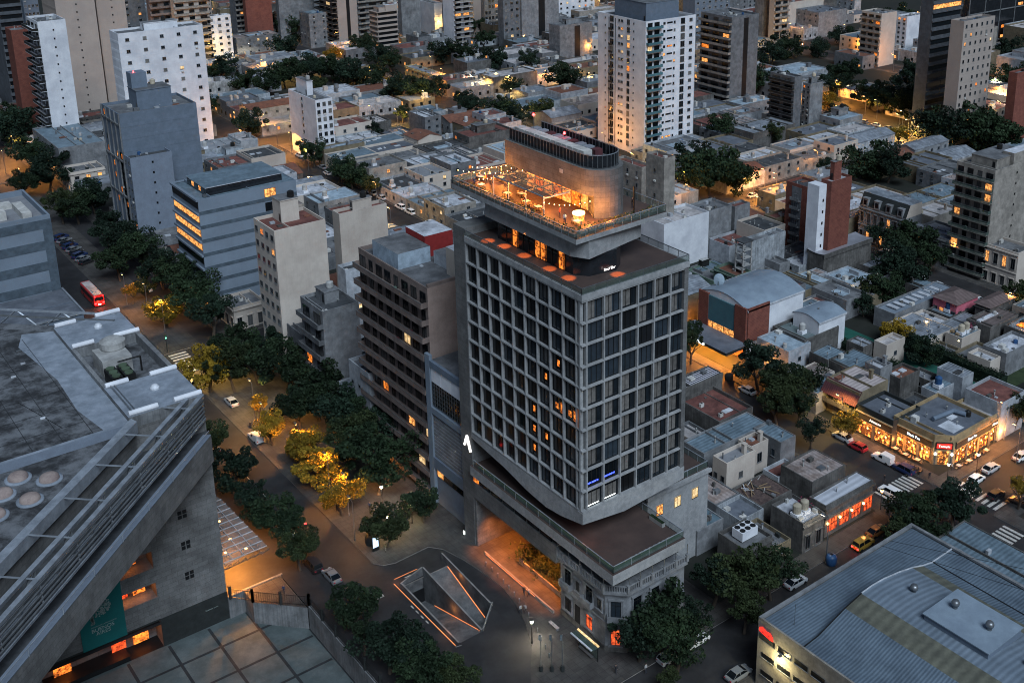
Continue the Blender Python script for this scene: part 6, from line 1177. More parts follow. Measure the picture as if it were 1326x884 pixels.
CARS=[(165.3, 126.8, 'y', 'sedan', 'silver', 'silver sedan parked by the yellow lit tree'), (164.7, 122.5, 'y', 'hatch', 'red', 'glossy red hatchback parked behind the white van'), (165.0, 116.7, 'y', 'van', 'white', 'white panel van parked facing the junction'), (165.0, 111.8, 'y', 'suv', 'navy', 'dark blue pick-up parked by the restaurant tables'), (156.6, 108.6, 'y', 'suv', 'white', 'white hatchback stopped at the crossing by the stone restaurant'), (178.2, 101.5, 'x', 'sedan', 'silver', 'silver sedan parked along the orange lit pavement'), (172.8, 101.1, 'x', 'hatch', 'white', 'small white hatchback nearest the zebra crossing'), (186.6, 100.2, 'x', 'sedan', 'white', 'white sedan parked at the right edge'), (172.5, 91.6, 'y', 'sedan', 'black', 'black sedan with red tail lights waiting at the right edge'), (96.4, 102.5, 'x', 'hatch', 'silver', 'pale hatchback parked under the corner trees'), (101.9, 102.5, 'x', 'suv', 'white', 'white estate van parked ahead of the pale hatchback'), (101.8, 93.6, 'x', 'sedan', 'grey', 'grey hatchback beside the warehouse wall'), (123.9, 102.3, 'x', 'sedan', 'silver', 'silver car half hidden by trees on the cross street'), (140.5, 101.8, 'x', 'suv', 'yellow', 'yellow and black taxi with glowing tail lights'), (145.2, 102.7, 'x', 'sedan', 'orange', 'orange lit car ahead of the taxi'), (68.8, 169.2, 'y', 'sedan', 'black', 'dark car with red tail lights driving past the theatre canopy'), (65.9, 167.2, 'y', 'hatch', 'white', 'white car half under the kerb trees by the canopy'), (65.4, 155.8, 'y', 'suv', 'black', 'black and silver car parked at the kerb opposite the lit advertising panel'), (74.6, 200.4, 'y', 'van', 'white', 'white van parked at the promenade kerb'), (66.4, 201.4, 'y', 'hatch', 'white', 'small pale car parked behind the theatre corner'), (164.5, 152.3, 'y', 'sedan', 'silver', 'silver sedan parked on the edge of the orange forecourt'), (69.9, 381.5, 'y', 'van', 'white', 'white van waiting beside the striped block'), (72.9, 390.5, 'y', 'hatch', 'white', 'white hatchback with red lights near the striped block'), (82.9, 288.7, 'y', 'hatch', 'white', 'white hatchback on the second carriageway'), (148.8, 365.3, 'y', 'hatch', 'silver', 'silver car on the street by the eight storey block'), (164.3, 350.7, 'y', 'hatch', 'white', 'small white car under the inner garden trees'), (253.9, 184.2, 'y', 'sedan', 'silver', 'silver car outside the mansard house'), (247.8, 181.6, 'y', 'sedan', 'grey', 'grey car behind the mansard house tree'), (260.6, 242.7, 'x', 'sedan', 'silver', 'silver car amid orange lights near the crossing'), (266.6, 244.9, 'x', 'sedan', 'black', 'dark car amid orange lights near the crossing'), (261.6, 236.9, 'x', 'hatch', 'white', 'white car in the orange lit side street'), (348.5, 251.0, 'y', 'hatch', 'white', 'white car before the floodlit yellow wall'), (258.3, 412.2, 'y', 'hatch', 'white', 'white car under the far lamp'), (258.4, 403.3, 'x', 'sedan', 'silver', 'silver car under the far lamp'), (183.6, 334.1, 'x', 'sedan', 'grey', 'grey car in the far lane'), (171.2, 95.8, 'x', 'hatch', 'black', 'dark hatchback crossing toward the right edge'), (76.5, 217.3, 'y', 'sedan', 'silver', 'silver sedan driving up the avenue past the amber trees'), (71.2, 228.1, 'y', 'hatch', 'white', 'white hatchback driving up the avenue near the crossing'), (66.5, 151.2, 'y', 'sedan', 'grey', 'grey sedan on the avenue opposite the plaza tip'), (70.6, 241.0, 'y', 'hatch', 'grey', 'grey hatchback by the zebra crossing'), (73.3, 230.9, 'y', 'hatch', 'silver', 'silver car in the tree shadow by the crossing')]
LAMPS=[(75.7,231.8,'t',1900,'A'),(75.9,198.4,'t',1500,'O'),(77.8,186.7,'t',1500,'O'),(77.3,173.6,'t',1700,'O'),(76.8,165.3,'t',1300,'O'),(78.1,209.1,'t',900,'A'),(77.9,261.1,'t',1500,'A'),(78.1,273.4,'t',900,'O'),(76.0,282.8,'t',700,'O'),(82.9,164.3,'g',420,'W'),(84.3,156.2,'g',500,'Y'),(79.2,155.7,'g',350,'Y'),(82.8,118.2,'g',900,'W'),(74.2,158.1,'t',260,'O'),(167.0,128.8,'t',500,'A'),(175.5,102.8,'g',260,'W'),(168.2,104.3,'g',200,'W'),(190.0,106.1,'t',900,'O'),(184.3,99.8,'t',700,'O'),(132.9,103.5,'t',60,'W'),(151.5,106.7,'g',260,'O'),(262.6,154.5,'t',900,'O'),(257.9,163.8,'t',500,'O'),(255.3,182.0,'g',350,'W'),(218.3,167.6,'g',160,'A'),(217.4,144.7,'g',120,'A'),(214.4,133.6,'g',160,'Y'),(86.6,437.5,'t',1500,'O'),(79.5,419.9,'t',1200,'O'),(78.7,394.1,'t',600,'O'),(99.1,412.2,'g',500,'W'),(88.9,404.7,'t',600,'O'),(165.5,393.3,'t',1400,'O'),(165.2,380.8,'t',1100,'O'),(168.7,410.9,'t',900,'O'),(181.4,391.2,'t',600,'O'),(211.8,386.6,'t',1300,'A'),(213.0,379.8,'t',700,'O'),(264.2,438.3,'t',1400,'O'),(274.5,464.6,'t',800,'O'),(268.1,420.1,'t',1000,'W'),(278.6,415.6,'t',1600,'A'),(269.7,411.6,'t',1000,'A'),(279.8,407.2,'t',1200,'A'),(267.5,547.2,'t',1800,'O'),(267.6,527.0,'t',1400,'O'),(271.3,570.9,'t',1200,'O'),(258.0,559.9,'t',900,'A'),(209.0,505.9,'t',900,'O'),(217.9,554.1,'t',500,'W'),(219.6,545.7,'t',500,'W'),(190.1,510.8,'t',900,'O'),(188.9,521.8,'t',900,'O'),(243.0,462.9,'t',900,'A'),(290.7,534.2,'t',500,'O'),(310.8,390.0,'t',1600,'A'),(314.7,402.2,'t',900,'A'),(266.5,386.4,'t',400,'A'),(350.8,537.2,'t',800,'O'),(245.7,257.9,'t',1100,'O'),(256.9,239.1,'t',1500,'O'),(266.6,243.2,'t',1500,'O'),(262.6,234.4,'t',1200,'O'),(367.5,306.1,'t',1700,'O'),(386.1,312.0,'t',1700,'O'),(382.5,302.6,'t',1600,'O'),(370.9,279.2,'t',1200,'O'),(355.2,252.3,'t',2400,'A'),(364.5,261.8,'t',1500,'A'),(349.9,243.2,'t',1500,'O'),(473.8,417.7,'t',600,'O'),(434.0,261.7,'t',1500,'O'),(428.8,253.9,'t',1300,'W'),(444.2,271.2,'t',900,'W'),(371.6,242.0,'t',400,'W'),(372.1,286.1,'t',700,'O'),(352.6,356.8,'t',500,'W'),(239.7,135.5,'t',300,'O'),(475.8,299.0,'t',600,'O'),(392.2,289.8,'t',700,'O'),(246.6,428.1,'t',600,'O'),(204.3,452.8,'t',400,'O'),(214.9,491.1,'t',500,'A'),(338.1,275.8,'t',400,'O')]
PEOPLE=[(85.3, 124.7, 0), (86.0, 124.3, 1), (88.4, 105.2, 2), (91.9, 102.6, 3), (159.1, 111.7, 1), (85.1, 158.6, 0), (151.1, 104.7, 2), (164.6, 109.7, 4), (166.5, 107.0, 5), (172.3, 106.1, 4), (75.8, 167.7, 0)]
# ---------------------------------------------------------------- hand placed buildings
BROOTS=[]
for row in BLD:
    o=building(row); BROOTS.append((o,row))
def occ():
    L_=[(r[1]-.3,r[2]-.3,max(r[3],r[1]+4)+.3,max(r[4],r[2]+3.5)+.3,r[5]) for _,r in BROOTS]
    L_+=[(166,158,176,182,5),(88,105,124,150,20),(90,147,100,161,30),(102,20,139,92,11),(-60,150,60,236,35),(-60,240,61,310,25),(195,116,242,122,3),(198,116,208,166,3)]
    return L_
OCC=occ()
TREEPOS=[(t[0],t[1],t[2]) for t in TREES]
def free(x0,y0,x1,y1):
    for a in OCC:
        if x0<a[2] and x1>a[0] and y0<a[3] and y1>a[1]: return False
    return True
# ---------------------------------------------------------------- low houses filling the blocks
FR=random.Random(11)
ROOFS=[('greyroof','grey roof'),('darkroof','black roof'),('redroof','red roof'),('whiteroof','white roof'),('paleroof','concrete roof'),('tealroof','teal ribbed roof'),('tinroof','tin roof'),('gable','pitched tin roof'),('gablered','pitched rust roof'),('greyroof2','smooth roof'),('rustpale','pinkish roof'),('bluewhite','pale blue roof'),('slateroof','slate roof')]
WALLS=[('white','white'),('cream','cream'),('palegrey','pale'),('greywall','grey'),('stone','stained'),('whitestain','streaked'),('cream2','tan'),('ochrewall','ochre')]
FE=[('',''),('',''),('ac','air conditioners'),('chim','chimney'),('hut','rooftop room'),('clut','aerial'),('tankg','round tank'),('skyl','skylights'),('tankg','grey tank'),('well','light well')]
FILL=[]
nf=0
def filler_blocks():
    global nf
    for (bx0,bx1) in BX[2:7]:
        for (by0,by1) in BYS[1:5]:
            yy=by0+.6
            ys=[]
            while yy<by1-6:
                dpt=FR.uniform(9,13) if bx0<300 else FR.uniform(12,18); ys.append((yy,min(yy+dpt,by1-.6))); yy+=dpt
            for (ya,yb) in ys:
                xx=bx0+(.8 if bx0!=87.5 else 4)
                while xx<bx1-6:
                    w=FR.uniform(9,19) if bx0<200 and by0<300 else FR.uniform(13,24) if bx0<300 else FR.uniform(17,30); xb=min(xx+w,bx1-.8); x0_,x1_=xx,xb; xx=xb+(0 if FR.random()<.8 else FR.uniform(2,5))
                    y0_,y1_=ya,yb
                    if FR.random()<.10: continue
                    px,py,c=pix((x0_+x1_)/2,(y0_+y1_)/2,5)
                    if not(-25<px<1480 and -25<py<960): continue
                    ok=free(x0_,y0_,x1_,y1_)
                    if not ok:
                        for (q0,q1,q2,q3) in ((x0_,y0_,x0_+(x1_-x0_)*.5,y1_),(x0_+(x1_-x0_)*.5,y0_,x1_,y1_),(x0_,y0_,x1_,y0_+(y1_-y0_)*.5),(x0_,y0_+(y1_-y0_)*.5,x1_,y1_)):
                            if q2-q0>4 and q3-q1>4 and free(q0,q1,q2,q3): x0_,y0_,x1_,y1_=q0,q1,q2,q3; ok=True; break
                    if not ok: continue
                    if any((x0_-tr*.3<tx<x1_+tr*.3) and (y0_-tr*.3<ty<y1_+tr*.3) and tr>3.5 for tx,ty,tr in TREEPOS) and FR.random()<.8: continue
                    h=FR.choice([4,4.5,5,5.5,6,7,8])
                    if bx0>440 or by0>540: h=FR.choice([5,6,8,10,14,18])
                    rf,rn=FR.choice(ROOFS); wl_,wn=FR.choice(WALLS); fe,fn=FR.choice(FE)
                    near=c<330
                    Lf='w%d,%d,1.1,1.2'%(max(1,int((y1_-y0_)/3.5)),max(1,int(h/3))) if FR.random()<.65 else ''
                    Rf='w%d,%d,1.1,1.2'%(max(1,int((x1_-x0_)/4)),max(1,int(h/3))) if FR.random()<.45 else ''
                    if c>520: Lf='' if h<7 else Lf; Rf='' if h<7 else Rf
                    wtxt,px,py=where((x0_+x1_)/2,(y0_+y1_)/2,h)
                    ty='low house' if h<9 else 'mid-rise block'
                    lab='%s %s, %s,%s %s'%(wn,'house' if h<9 else 'block',rn,(' '+fn+',') if fn else '',wtxt)
                    row=('low_house' if h<9 else 'apartment_building',round(x0_,1),round(y0_,1),round(x1_,1),round(y1_,1),h,wl_,rf,Lf,Rf,fe,lab)
                    FILL.append((c,row,px,py)); OCC.append((x0_,y0_,x1_,y1_,h))
filler_blocks()
def infill(X0,Y0,X1,Y1,group):
    st=2.0; nx,ny=int((X1-X0)/st),int((Y1-Y0)/st)
    fr=[[free(X0+i*st+.2,Y0+j*st+.2,X0+(i+1)*st-.2,Y0+(j+1)*st-.2) and not any(math.hypot(X0+(i+.5)*st-t[0],Y0+(j+.5)*st-t[1])<t[2]*.5 for t in TREEPOS) for j in range(ny)] for i in range(nx)]
    for i in range(nx):
        for j in range(ny):
            if not fr[i][j]: continue
            w=1; mw,md=FR.randint(3,6),FR.randint(3,6)
            while w<mw and i+w<nx and fr[i+w][j]: w+=1
            dd=1
            while dd<md and j+dd<ny and all(fr[i+k][j+dd] for k in range(w)): dd+=1
            for a in range(w):
                for c_ in range(dd): fr[i+a][j+c_]=False
            if w<2 or dd<2: continue
            if FR.random()<.16: continue
            x0,y0,x1,y1=X0+i*st+.1,Y0+j*st+.1,X0+(i+w)*st-.1,Y0+(j+dd)*st-.1; px,py,c=pix((x0+x1)/2,(y0+y1)/2,4)
            if not(-10<px<1335 and -10<py<894): continue
            h=FR.choice([3,3.3,3.8,4.2,5]); rf,rn=FR.choice([r for r in ROOFS if r[0] not in('gable','gablered')]); wl_,wn=FR.choice(WALLS); wt,px,py=where((x0+x1)/2,(y0+y1)/2,h)
            lab='%s annex, %s, %s'%(wn,rn,wt); row=('rear_annex',round(x0,1),round(y0,1),round(x1,1),round(y1,1),h,wl_,rf,'w1,1,1,1' if FR.random()<.4 else '','w1,1,1,1' if FR.random()<.4 else '','',lab)
            o=building(row,group); OCC.append((x0,y0,x1,y1,h)); PEND.append((o,lab,px,py))
infill(111,108,151,158,'low annexes behind the houses'); infill(169,106,242,206,'low annexes behind the houses')
FILL.sort(key=lambda t:t[0]); far=MB(); nl=0
for c,row,px,py in FILL:
    low=row[0]=='low_house'; nl+=(low and px<1345 and py<895)
    if ((low and nl<=215) or not low) and px<1345 and py<895:
        o=building(row,'low houses filling the city blocks' if low else 'mid-rise blocks far back'); PEND.append((o,row[11],px,py)); continue
    _,x0,y0,x1,y1,h,wl_,rf,Lf,Rf,fe,lab=row
    rf={'gable':'tinroof','gablered':'rustroof'}.get(rf,rf)
    far.box(x0,y0,.1,x1,y1,h-.5,wl_,rf)
    for q_ in ((x0,y0,x1,y0+.25),(x0,y1-.25,x1,y1),(x0,y0+.25,x0+.25,y1-.25),(x1-.25,y0+.25,x1,y1-.25)): far.box(q_[0],q_[1],h-.5,q_[2],q_[3],h,wl_)
    for i in range(3): x,y=FR.uniform(x0+1,x1-3),FR.uniform(y0+1,y1-3); far.box(x,y,h-.5,x+FR.uniform(.8,2.5),y+FR.uniform(.8,2.5),h+FR.uniform(.3,1.8),FR.choice(['acwhite','greywall','white','cream']))
    for i in range(int((y1-y0)/4)): far.box(x0-.06,y0+1.2+4*i,1.3,x0,y0+2.4+4*i,2.7,FR.choice(['pane0','pane1','pane0','lit_warm']))
    for i in range(int((x1-x0)/4)): far.box(x0+1.2+4*i,y0-.06,1.3,x0+2.4+4*i,y0,2.7,FR.choice(['pane0','pane1','pane0','pane3']))
o=far.build('distant_low_houses'); o['kind']='stuff'; o['label']='distant low houses with flat and ribbed roofs filling the far blocks'
print('FILLERS',len(FILL),nl)
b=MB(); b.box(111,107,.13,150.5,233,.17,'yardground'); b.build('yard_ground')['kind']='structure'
# ---------------------------------------------------------------- trees
def crown(seed,n,leaf,flat=.72):
    q=random.Random(seed); b=MB(); cl=[]
    for i in range(32):
        while True:
            p=[q.uniform(-1,1) for _ in range(3)]
            if sum(t*t for t in p)<1: break
        s=.62+.30*q.random(); nn=math.sqrt(sum(t*t for t in p))+1e-3; k=(.30+.62*q.random())/nn
        cl.append((p[0]*k,p[1]*k,p[2]*k*flat,q.uniform(.13,.34)))
    for i in range(n):
        cx_,cy_,cz,cr=cl[i%32]
        while True:
            v=[q.uniform(-1,1) for _ in range(3)]
            if .25<sum(t*t for t in v)<1: break
        x,y,z=cx_+v[0]*cr,cy_+v[1]*cr,cz+v[2]*cr*.8
        s=q.uniform(.028,.055); a=Vector((q.gauss(0,1),q.gauss(0,1),q.gauss(0,1))).normalized(); u=a.orthogonal().normalized()*s; w_=a.cross(u).normalized()*s*q.uniform(.6,1.1); c=Vector((x,y,z))
        b.face([c-u-w_*.3,c+w_,c+u+w_*.2,c-w_],leaf)
    return b.mesh('crown')
CR={}
for lf in range(4):
    for s in range(3 if lf in(0,2) else 2): CR[(lf,s)]=crown(lf*10+s,5200,'leaf%d'%lf)
def trunkmesh(seed):
    q=random.Random(seed); b=MB(); b.tube((0,0,0),(.1,.05,.45),.055,.04,'bark',8)
    for i in range(6):
        a=i*1.05+q.random(); e=(.1+.42*math.cos(a),.05+.42*math.sin(a),.95+q.uniform(-.1,.15)); m_=(.1+.16*math.cos(a),.05+.16*math.sin(a),.66); b.tube((.1,.05,.42),m_,.032,.02,'bark',5); b.tube(m_,e,.02,.008,'bark',5)
    return b.mesh('trunk')
TK=[trunkmesh(i) for i in range(3)]
GN={'p':('dark promenade tree','dark trees of the promenade'),'a':('amber leaved tree lit by a street lamp','amber lit trees of the promenade'),'q':('small plaza tree','small plaza trees'),'k':('kerbside tree','kerbside trees by the theatre'),'b':('round street tree','street trees at the bottom edge'),'c':('dense corner tree','trees of the hotel corner'),'j':('dense junction tree','trees at the junction'),'s':('side street tree','side street trees'),'g':('garden tree','garden trees'),'f':('broad dark tree','trees of the right distance'),'u':('dark park tree','trees of the far park')}
for i,(x,y,rad,zc,lf,gr) in enumerate(TREES):
    lab,grp=GN[gr]; wt,px,py=where(x,y,zc)
    adj={0:'deep green',1:'olive green',2:'blackish green',3:'yellow-green'}[lf]
    lab='%s %s %s'%(adj.replace('blackish ','dark-').replace('yellow-green','yellow-tinted'),lab.replace('dark promenade','promenade').replace('amber leaved tree lit by a street lamp','tree under a street lamp'),wt)
    root=empty('tree',(x,y,.1),lab,'tree',grp,rz=(i*1.7)%6.28)
    k=CR[(lf,i%3)] if (lf,i%3) in CR else CR[(lf,i%2)]
    c=inst('crown',k,root,(0,0,zc)); v=(.92+.16*((i*37)%10)/10); jj=.84 if gr in 'jbc' else 1.0; c.scale=(rad*1.40*v*jj,rad*1.40*jj,rad*1.34*jj)
    t=inst('trunk',TK[i%3],root); t.scale=(zc*.95,zc*.95,zc*.95)
    PEND.append((root,lab,px,py))
# hedges round the green pitch
for (x0,y0,x1,y1,h,l) in ((196.5,118,198.6,165,2.2,'long clipped dark hedge on the near side of the green pitch'),(207,118,210,150,3.4,'tall dark hedge wall on the far side of the green pitch')):
    b=MB(); q=random.Random(3)
    for i in range(5200):
        x,y,z=q.uniform(x0,x1),q.uniform(y0,y1),q.uniform(.2,h)
        if q.random()<.5: z=h+q.gauss(0,.12)
        s=.28; b.face([(x,y,z),(x+q.uniform(-s,s),y+q.uniform(-s,s),z+q.uniform(-s,s)),(x+q.uniform(-s,s),y+s,z+q.uniform(-s,s))],q.choice(['leaf0','leaf2']))
    b.box(x0+.3,y0,0.1,x1-.3,y1,h-.4,'leaf2'); tag(b.build('hedge'),l,'hedge')
# ---------------------------------------------------------------- street lamps
LC={'O':(1,.38,.07),'A':(1,.60,.16),'W':(1,.86,.62),'Y':(.98,.80,.40)}
def lampmesh(kind,em):
    b=MB()
    if kind=='t':
        b.tube((0,0,0),(0,0,7.6),.10,.06,'metal',8); b.tube((0,0,7.6),(.0,1.3,8.0),.05,.04,'metal',6); b.tube((0,0,0),(0,0,.5),.16,.14,'metal',8)
    else:
        b.tube((0,0,0),(0,0,3.6),.07,.05,'black',8); b.tube((0,0,0),(0,0,.4),.14,.1,'black',8)
    h=MB()
    if kind=='t': h.box(-.16,.9,7.9,.16,1.7,8.08,'metal'); h.box(-.12,.95,7.84,.12,1.65,7.9,em)
    else: h.lathe(0,0,[(.12,3.6),(.28,4.05),(.26,4.1)],em,10); h.lathe(0,0,[(.3,4.1),(.3,4.16),(.05,4.3)],'black',10)
    return b.mesh('lamp_post'),h.mesh('lamp_head')
emat('lampO',(1,.5,.15),12); emat('lampA',(1,.65,.25),12); emat('lampW',(1,.9,.7),12); emat('lampY',(1,.85,.45),12)
LM={(k,c):lampmesh(k,'lamp'+c) for k in 'tg' for c in 'OAWY'}
CN={'O':'orange','A':'amber','W':'white','Y':'yellowish'}
for (x,y,t,pw,c) in LAMPS:
    wt,px,py=where(x,y,5); lab='%s with %s light %s'%('tall street lamp' if t=='t' else 'short globe lamp post',CN[c],wt)
    r_=empty('street_lamp',(x,y,.1),lab,'street lamp','tall street lamps' if t=='t' else 'short lamp posts'); pm,hm=LM[(t,c)]
    inst('lamp_post',pm,r_); inst('lamp_head',hm,r_); far=min(1,max(0,(math.hypot(x,y)-180)/150))
    if t=='t': spot((0,1.3,7.6),pw*LPW*(1.0 if 72<x<88 and 160<y<300 else 1.9)*1.5,LC[c],152,.35,.25,r_,'lamp_light')
    else: light((0,0,3.9),pw*LPW*(2.6 if y<185 and x<95 else 1.0),LC[c],.25,r_); PEND.append((r_,lab,px,py))
# rows of lamps along the far streets
FLR=random.Random(9)
def farlamp(x,y):
    px,py,c=pix(x,y,4)
    if not(0<px<1326 and 0<py<884) or c<330 or not free(x-.5,y-.5,x+.5,y+.5): return
    wt,px,py=where(x,y,5); t=FLR.choice('tttg'); c_=FLR.choice('OOAOA'); lab='%s with %s light %s'%('tall street lamp' if t=='t' else 'short globe lamp post',CN[c_],wt)
    r_=empty('street_lamp',(x,y,.1),lab,'street lamp','tall street lamps' if t=='t' else 'short lamp posts'); pm,hm=LM[(t,c_)]
    inst('lamp_post',pm,r_); inst('lamp_head',hm,r_); light((0,1.3,7.2) if t=='t' else (0,0,3.9),FLR.uniform(300,1500),LC[c_],.25,r_); PEND.append((r_,lab,px,py))
for xs in (157,249,355,455,566):
    for k in range(22): farlamp(xs+(4.2 if k%2 else -4.2),120+27*k+FLR.uniform(-5,5))
for ys in (242.5,402,547):
    for k in range(20): farlamp(150+29*k+FLR.uniform(-5,5),ys+(4.4 if k%2 else -4.4))
# ---------------------------------------------------------------- cars
CC={'silver':(.42,.44,.46),'white':(.72,.72,.72),'red':(.38,.02,.03),'navy':(.015,.03,.09),'black':(.018,.018,.02),'grey':(.16,.17,.18),'yellow':(.28,.17,.03),'orange':(.25,.10,.03),'bus':(.45,.02,.02)}
for k,v in CC.items(): mat('car_'+k,v,rough=.3,spec=.6,vary=0,grain=.02,c2=v)
def loft(b,secs,m,close=True):
    n=len(secs[0]); base=len(b.v); k=b.mi(m)
    for s in secs: b.v+=s
    for i in range(len(secs)-1):
        for j in range(n): q=(j+1)%n; b.f.append((base+i*n+j,base+i*n+q,base+(i+1)*n+q,base+(i+1)*n+j)); b.m.append(k)
    b.f.append(tuple(base+j for j in reversed(range(n)))); b.m.append(k); b.f.append(tuple(base+(len(secs)-1)*n+j for j in range(n))); b.m.append(k)
def carproto(kind,color):
    W2=.88; P={'sedan':(4.4,1.42,[(-2.2,.55,.75),(-2.1,.3,.9),(-1.2,.25,.98),(1.0,.25,.95),(1.9,.28,.82),(2.15,.35,.65)],(-1.75,-.95,.45,1.25)),'hatch':(3.9,1.46,[(-1.95,.4,.95),(-1.88,.28,1.0),(-1,.25,.98),(.8,.25,.95),(1.6,.28,.85),(1.9,.35,.65)],(-1.85,-1.45,.3,1.1)),
       'suv':(4.5,1.75,[(-2.25,.45,1.05),(-2.15,.35,1.12),(-1,.35,1.1),(1,.35,1.08),(2,.38,1.0),(2.2,.42,.8)],(-2.15,-1.9,.45,1.15)),'van':(4.6,1.9,[(-2.3,.35,1.85),(-2.25,.3,1.9),(0.1,.3,1.9),(.6,.3,1.1),(1.9,.3,.95),(2.25,.35,.7)],(.0,.15,.35,1.15))}[kind]
    Ln,Ht,pr_,(g0,g1,g2,g3)=P; b=MB(); secs=[]
    for x,z0,z1 in pr_:
        w=W2*(.9 if abs(x)>Ln/2-.12 else 1); secs.append([(x,-w,z0+.08),(x,-w*.97,z0),(x,w*.97,z0),(x,w,z0+.08),(x,w,(z0+z1)/2+.05),(x,w*.92,z1),(x,-w*.92,z1),(x,-w,(z0+z1)/2+.05)])
    loft(b,secs,'car_'+color); body=b.mesh('body')
    b=MB(); zb=pr_[2][2]-.03; wt=.66
    if kind!='van':
        lo=[(g0,-.80),(g3,-.80),(g3,.80),(g0,.80)]; hi=[(g1,-wt),(g2,-wt),(g2,wt),(g1,wt)]
        for i in range(4): j=(i+1)%4; b.face([(*lo[i],zb),(*lo[j],zb),(*hi[j],Ht-.04),(*hi[i],Ht-.04)],'pane0')
        b.face([(x,y,Ht) for x,y in hi],'car_'+color); b.face([(x,y,Ht-.04) for x,y in hi],'car_'+color)
        mx=(g1+g2)/2
        for s in (-1,1): b.face([(mx-.05,s*.805,zb),(mx+.05,s*.805,zb),(mx+.05,s*(wt+.005),Ht-.03),(mx-.05,s*(wt+.005),Ht-.03)],'car_'+color)
        for i in range(4): j=(i+1)%4; b.bar((*hi[i],Ht-.02),(*hi[j],Ht-.02),.04,'car_'+color); b.bar((*lo[i],zb),(*hi[i],Ht-.02),.045,'car_'+color)
    else:
        b.face([(.12,-.8,1.85),(.12,.8,1.85),(.66,.8,1.12),(.66,-.8,1.12)][::-1],'pane0')
        for s in (-1,1): b.face([(-.5,s*.89,1.1),(.45,s*.89,1.1),(.1,s*.85,1.65),(-.5,s*.85,1.65)],'pane0')
    gl=b.mesh('cabin')
    b=MB(); b.tube((0,-.1,0),(0,.1,0),.31,.31,'rubber',14); b.tube((0,-.105,0),(0,.105,0),.17,.17,'chrome',10); wh=b.mesh('wheel')
    b=MB(); b.box(-.03,-.18,-.07,.03,.18,.07,'headlight' if 0 else 'whitesheet'); hl=b.mesh('headlight'); b=MB(); b.box(-.03,-.14,-.1,.03,.14,.1,'car_red'); tl=b.mesh('taillight'); b=MB(); b.box(-.04,-.18,-.1,.04,.18,.1,'taillight'); tle=b.mesh('taillight')
    return body,gl,wh,hl,tl,tle,Ln
CP={}
def putcar(x,y,d,kind,color,label,group=None,lit=False):
    if (kind,color) not in CP: CP[(kind,color)]=carproto(kind,color)
    body,gl,wh,hl,tl,tle,Ln=CP[(kind,color)]; rz={'x':0,'y':math.pi/2,'-x':math.pi,'-y':-math.pi/2}.get(d,d)
    r_=empty('parked_car' if not lit else 'car',(x,y,.01),label,'van' if kind=='van' else 'car',group,rz)
    inst('body',body,r_); inst('cabin',gl,r_)
    for wx in (-Ln*.31,Ln*.31):
        for wy in (-.80,.80): inst('wheel',wh,r_,(wx,wy,.31))
    for wy in (-.6,.6): inst('headlight',hl,r_,(Ln/2-.06,wy,.66)); inst('taillight',tle if lit else tl,r_,(-Ln/2+.02,wy,.78))
    if lit: light((-Ln/2-.4,0,.7),6,(1,.05,.03),.1,r_)
    return r_
for x,y,d,k,c,l in CARS:
    rt=putcar(x,y,{'y':'-y' if 'white van parked facing' in l else 'y'}.get(d,d),k,c,l,None,('tail lights' in l or 'red lights' in l))
    if c=='yellow': b=MB(); b.box(-.3,-.3,1.76,.3,.3,1.95,'lit_warm'); b.build('taxi_sign',rt)
for i in range(9): # row in the median beyond the bus
    y=318+3.0*i; putcar(76.3,y,R(25),['hatch','sedan','suv'][i%3],['black','grey','navy'][i%3],'','cars parked slantwise in the median'); o=[q for q in bpy.data.objects if q.name.startswith('parked_car')][-1]
    r_=None
for o in bpy.data.objects:
    if o.get('group')=='cars parked slantwise in the median':
        l='dark car in the slanting row beyond the red bus'; o['label']=l; px,py,_=pix(*o.location); PEND.append((o,l,px,py))
# row along side streets
SR=random.Random(4)
for (x,ya,yb,wd) in ((155.4,165,232,'hotel side kerb'),(244.9,125,232,'second side street kerb'),(166,262,380,'far side street kerb'),(362.2,255,390,'far right street kerb')):
    y=ya
    while y<yb:
        if SR.random()<.6:
            px,py,_=pix(x,y,1)
            if -5<px<1330 and 0<py<884:
                cc=SR.choice(['white','silver','grey','black','white']); kk=SR.choice(['hatch','sedan','suv']); wt,px,py=where(x,y,1); l='%s %s parked %s'%(cc,{'hatch':'hatchback','sedan':'sedan','suv':'tall car'}[kk],wt)
                o=putcar(x,y,'y',kk,cc,l,'cars parked along side streets'); PEND.append((o,l,px,py))
        y+=6
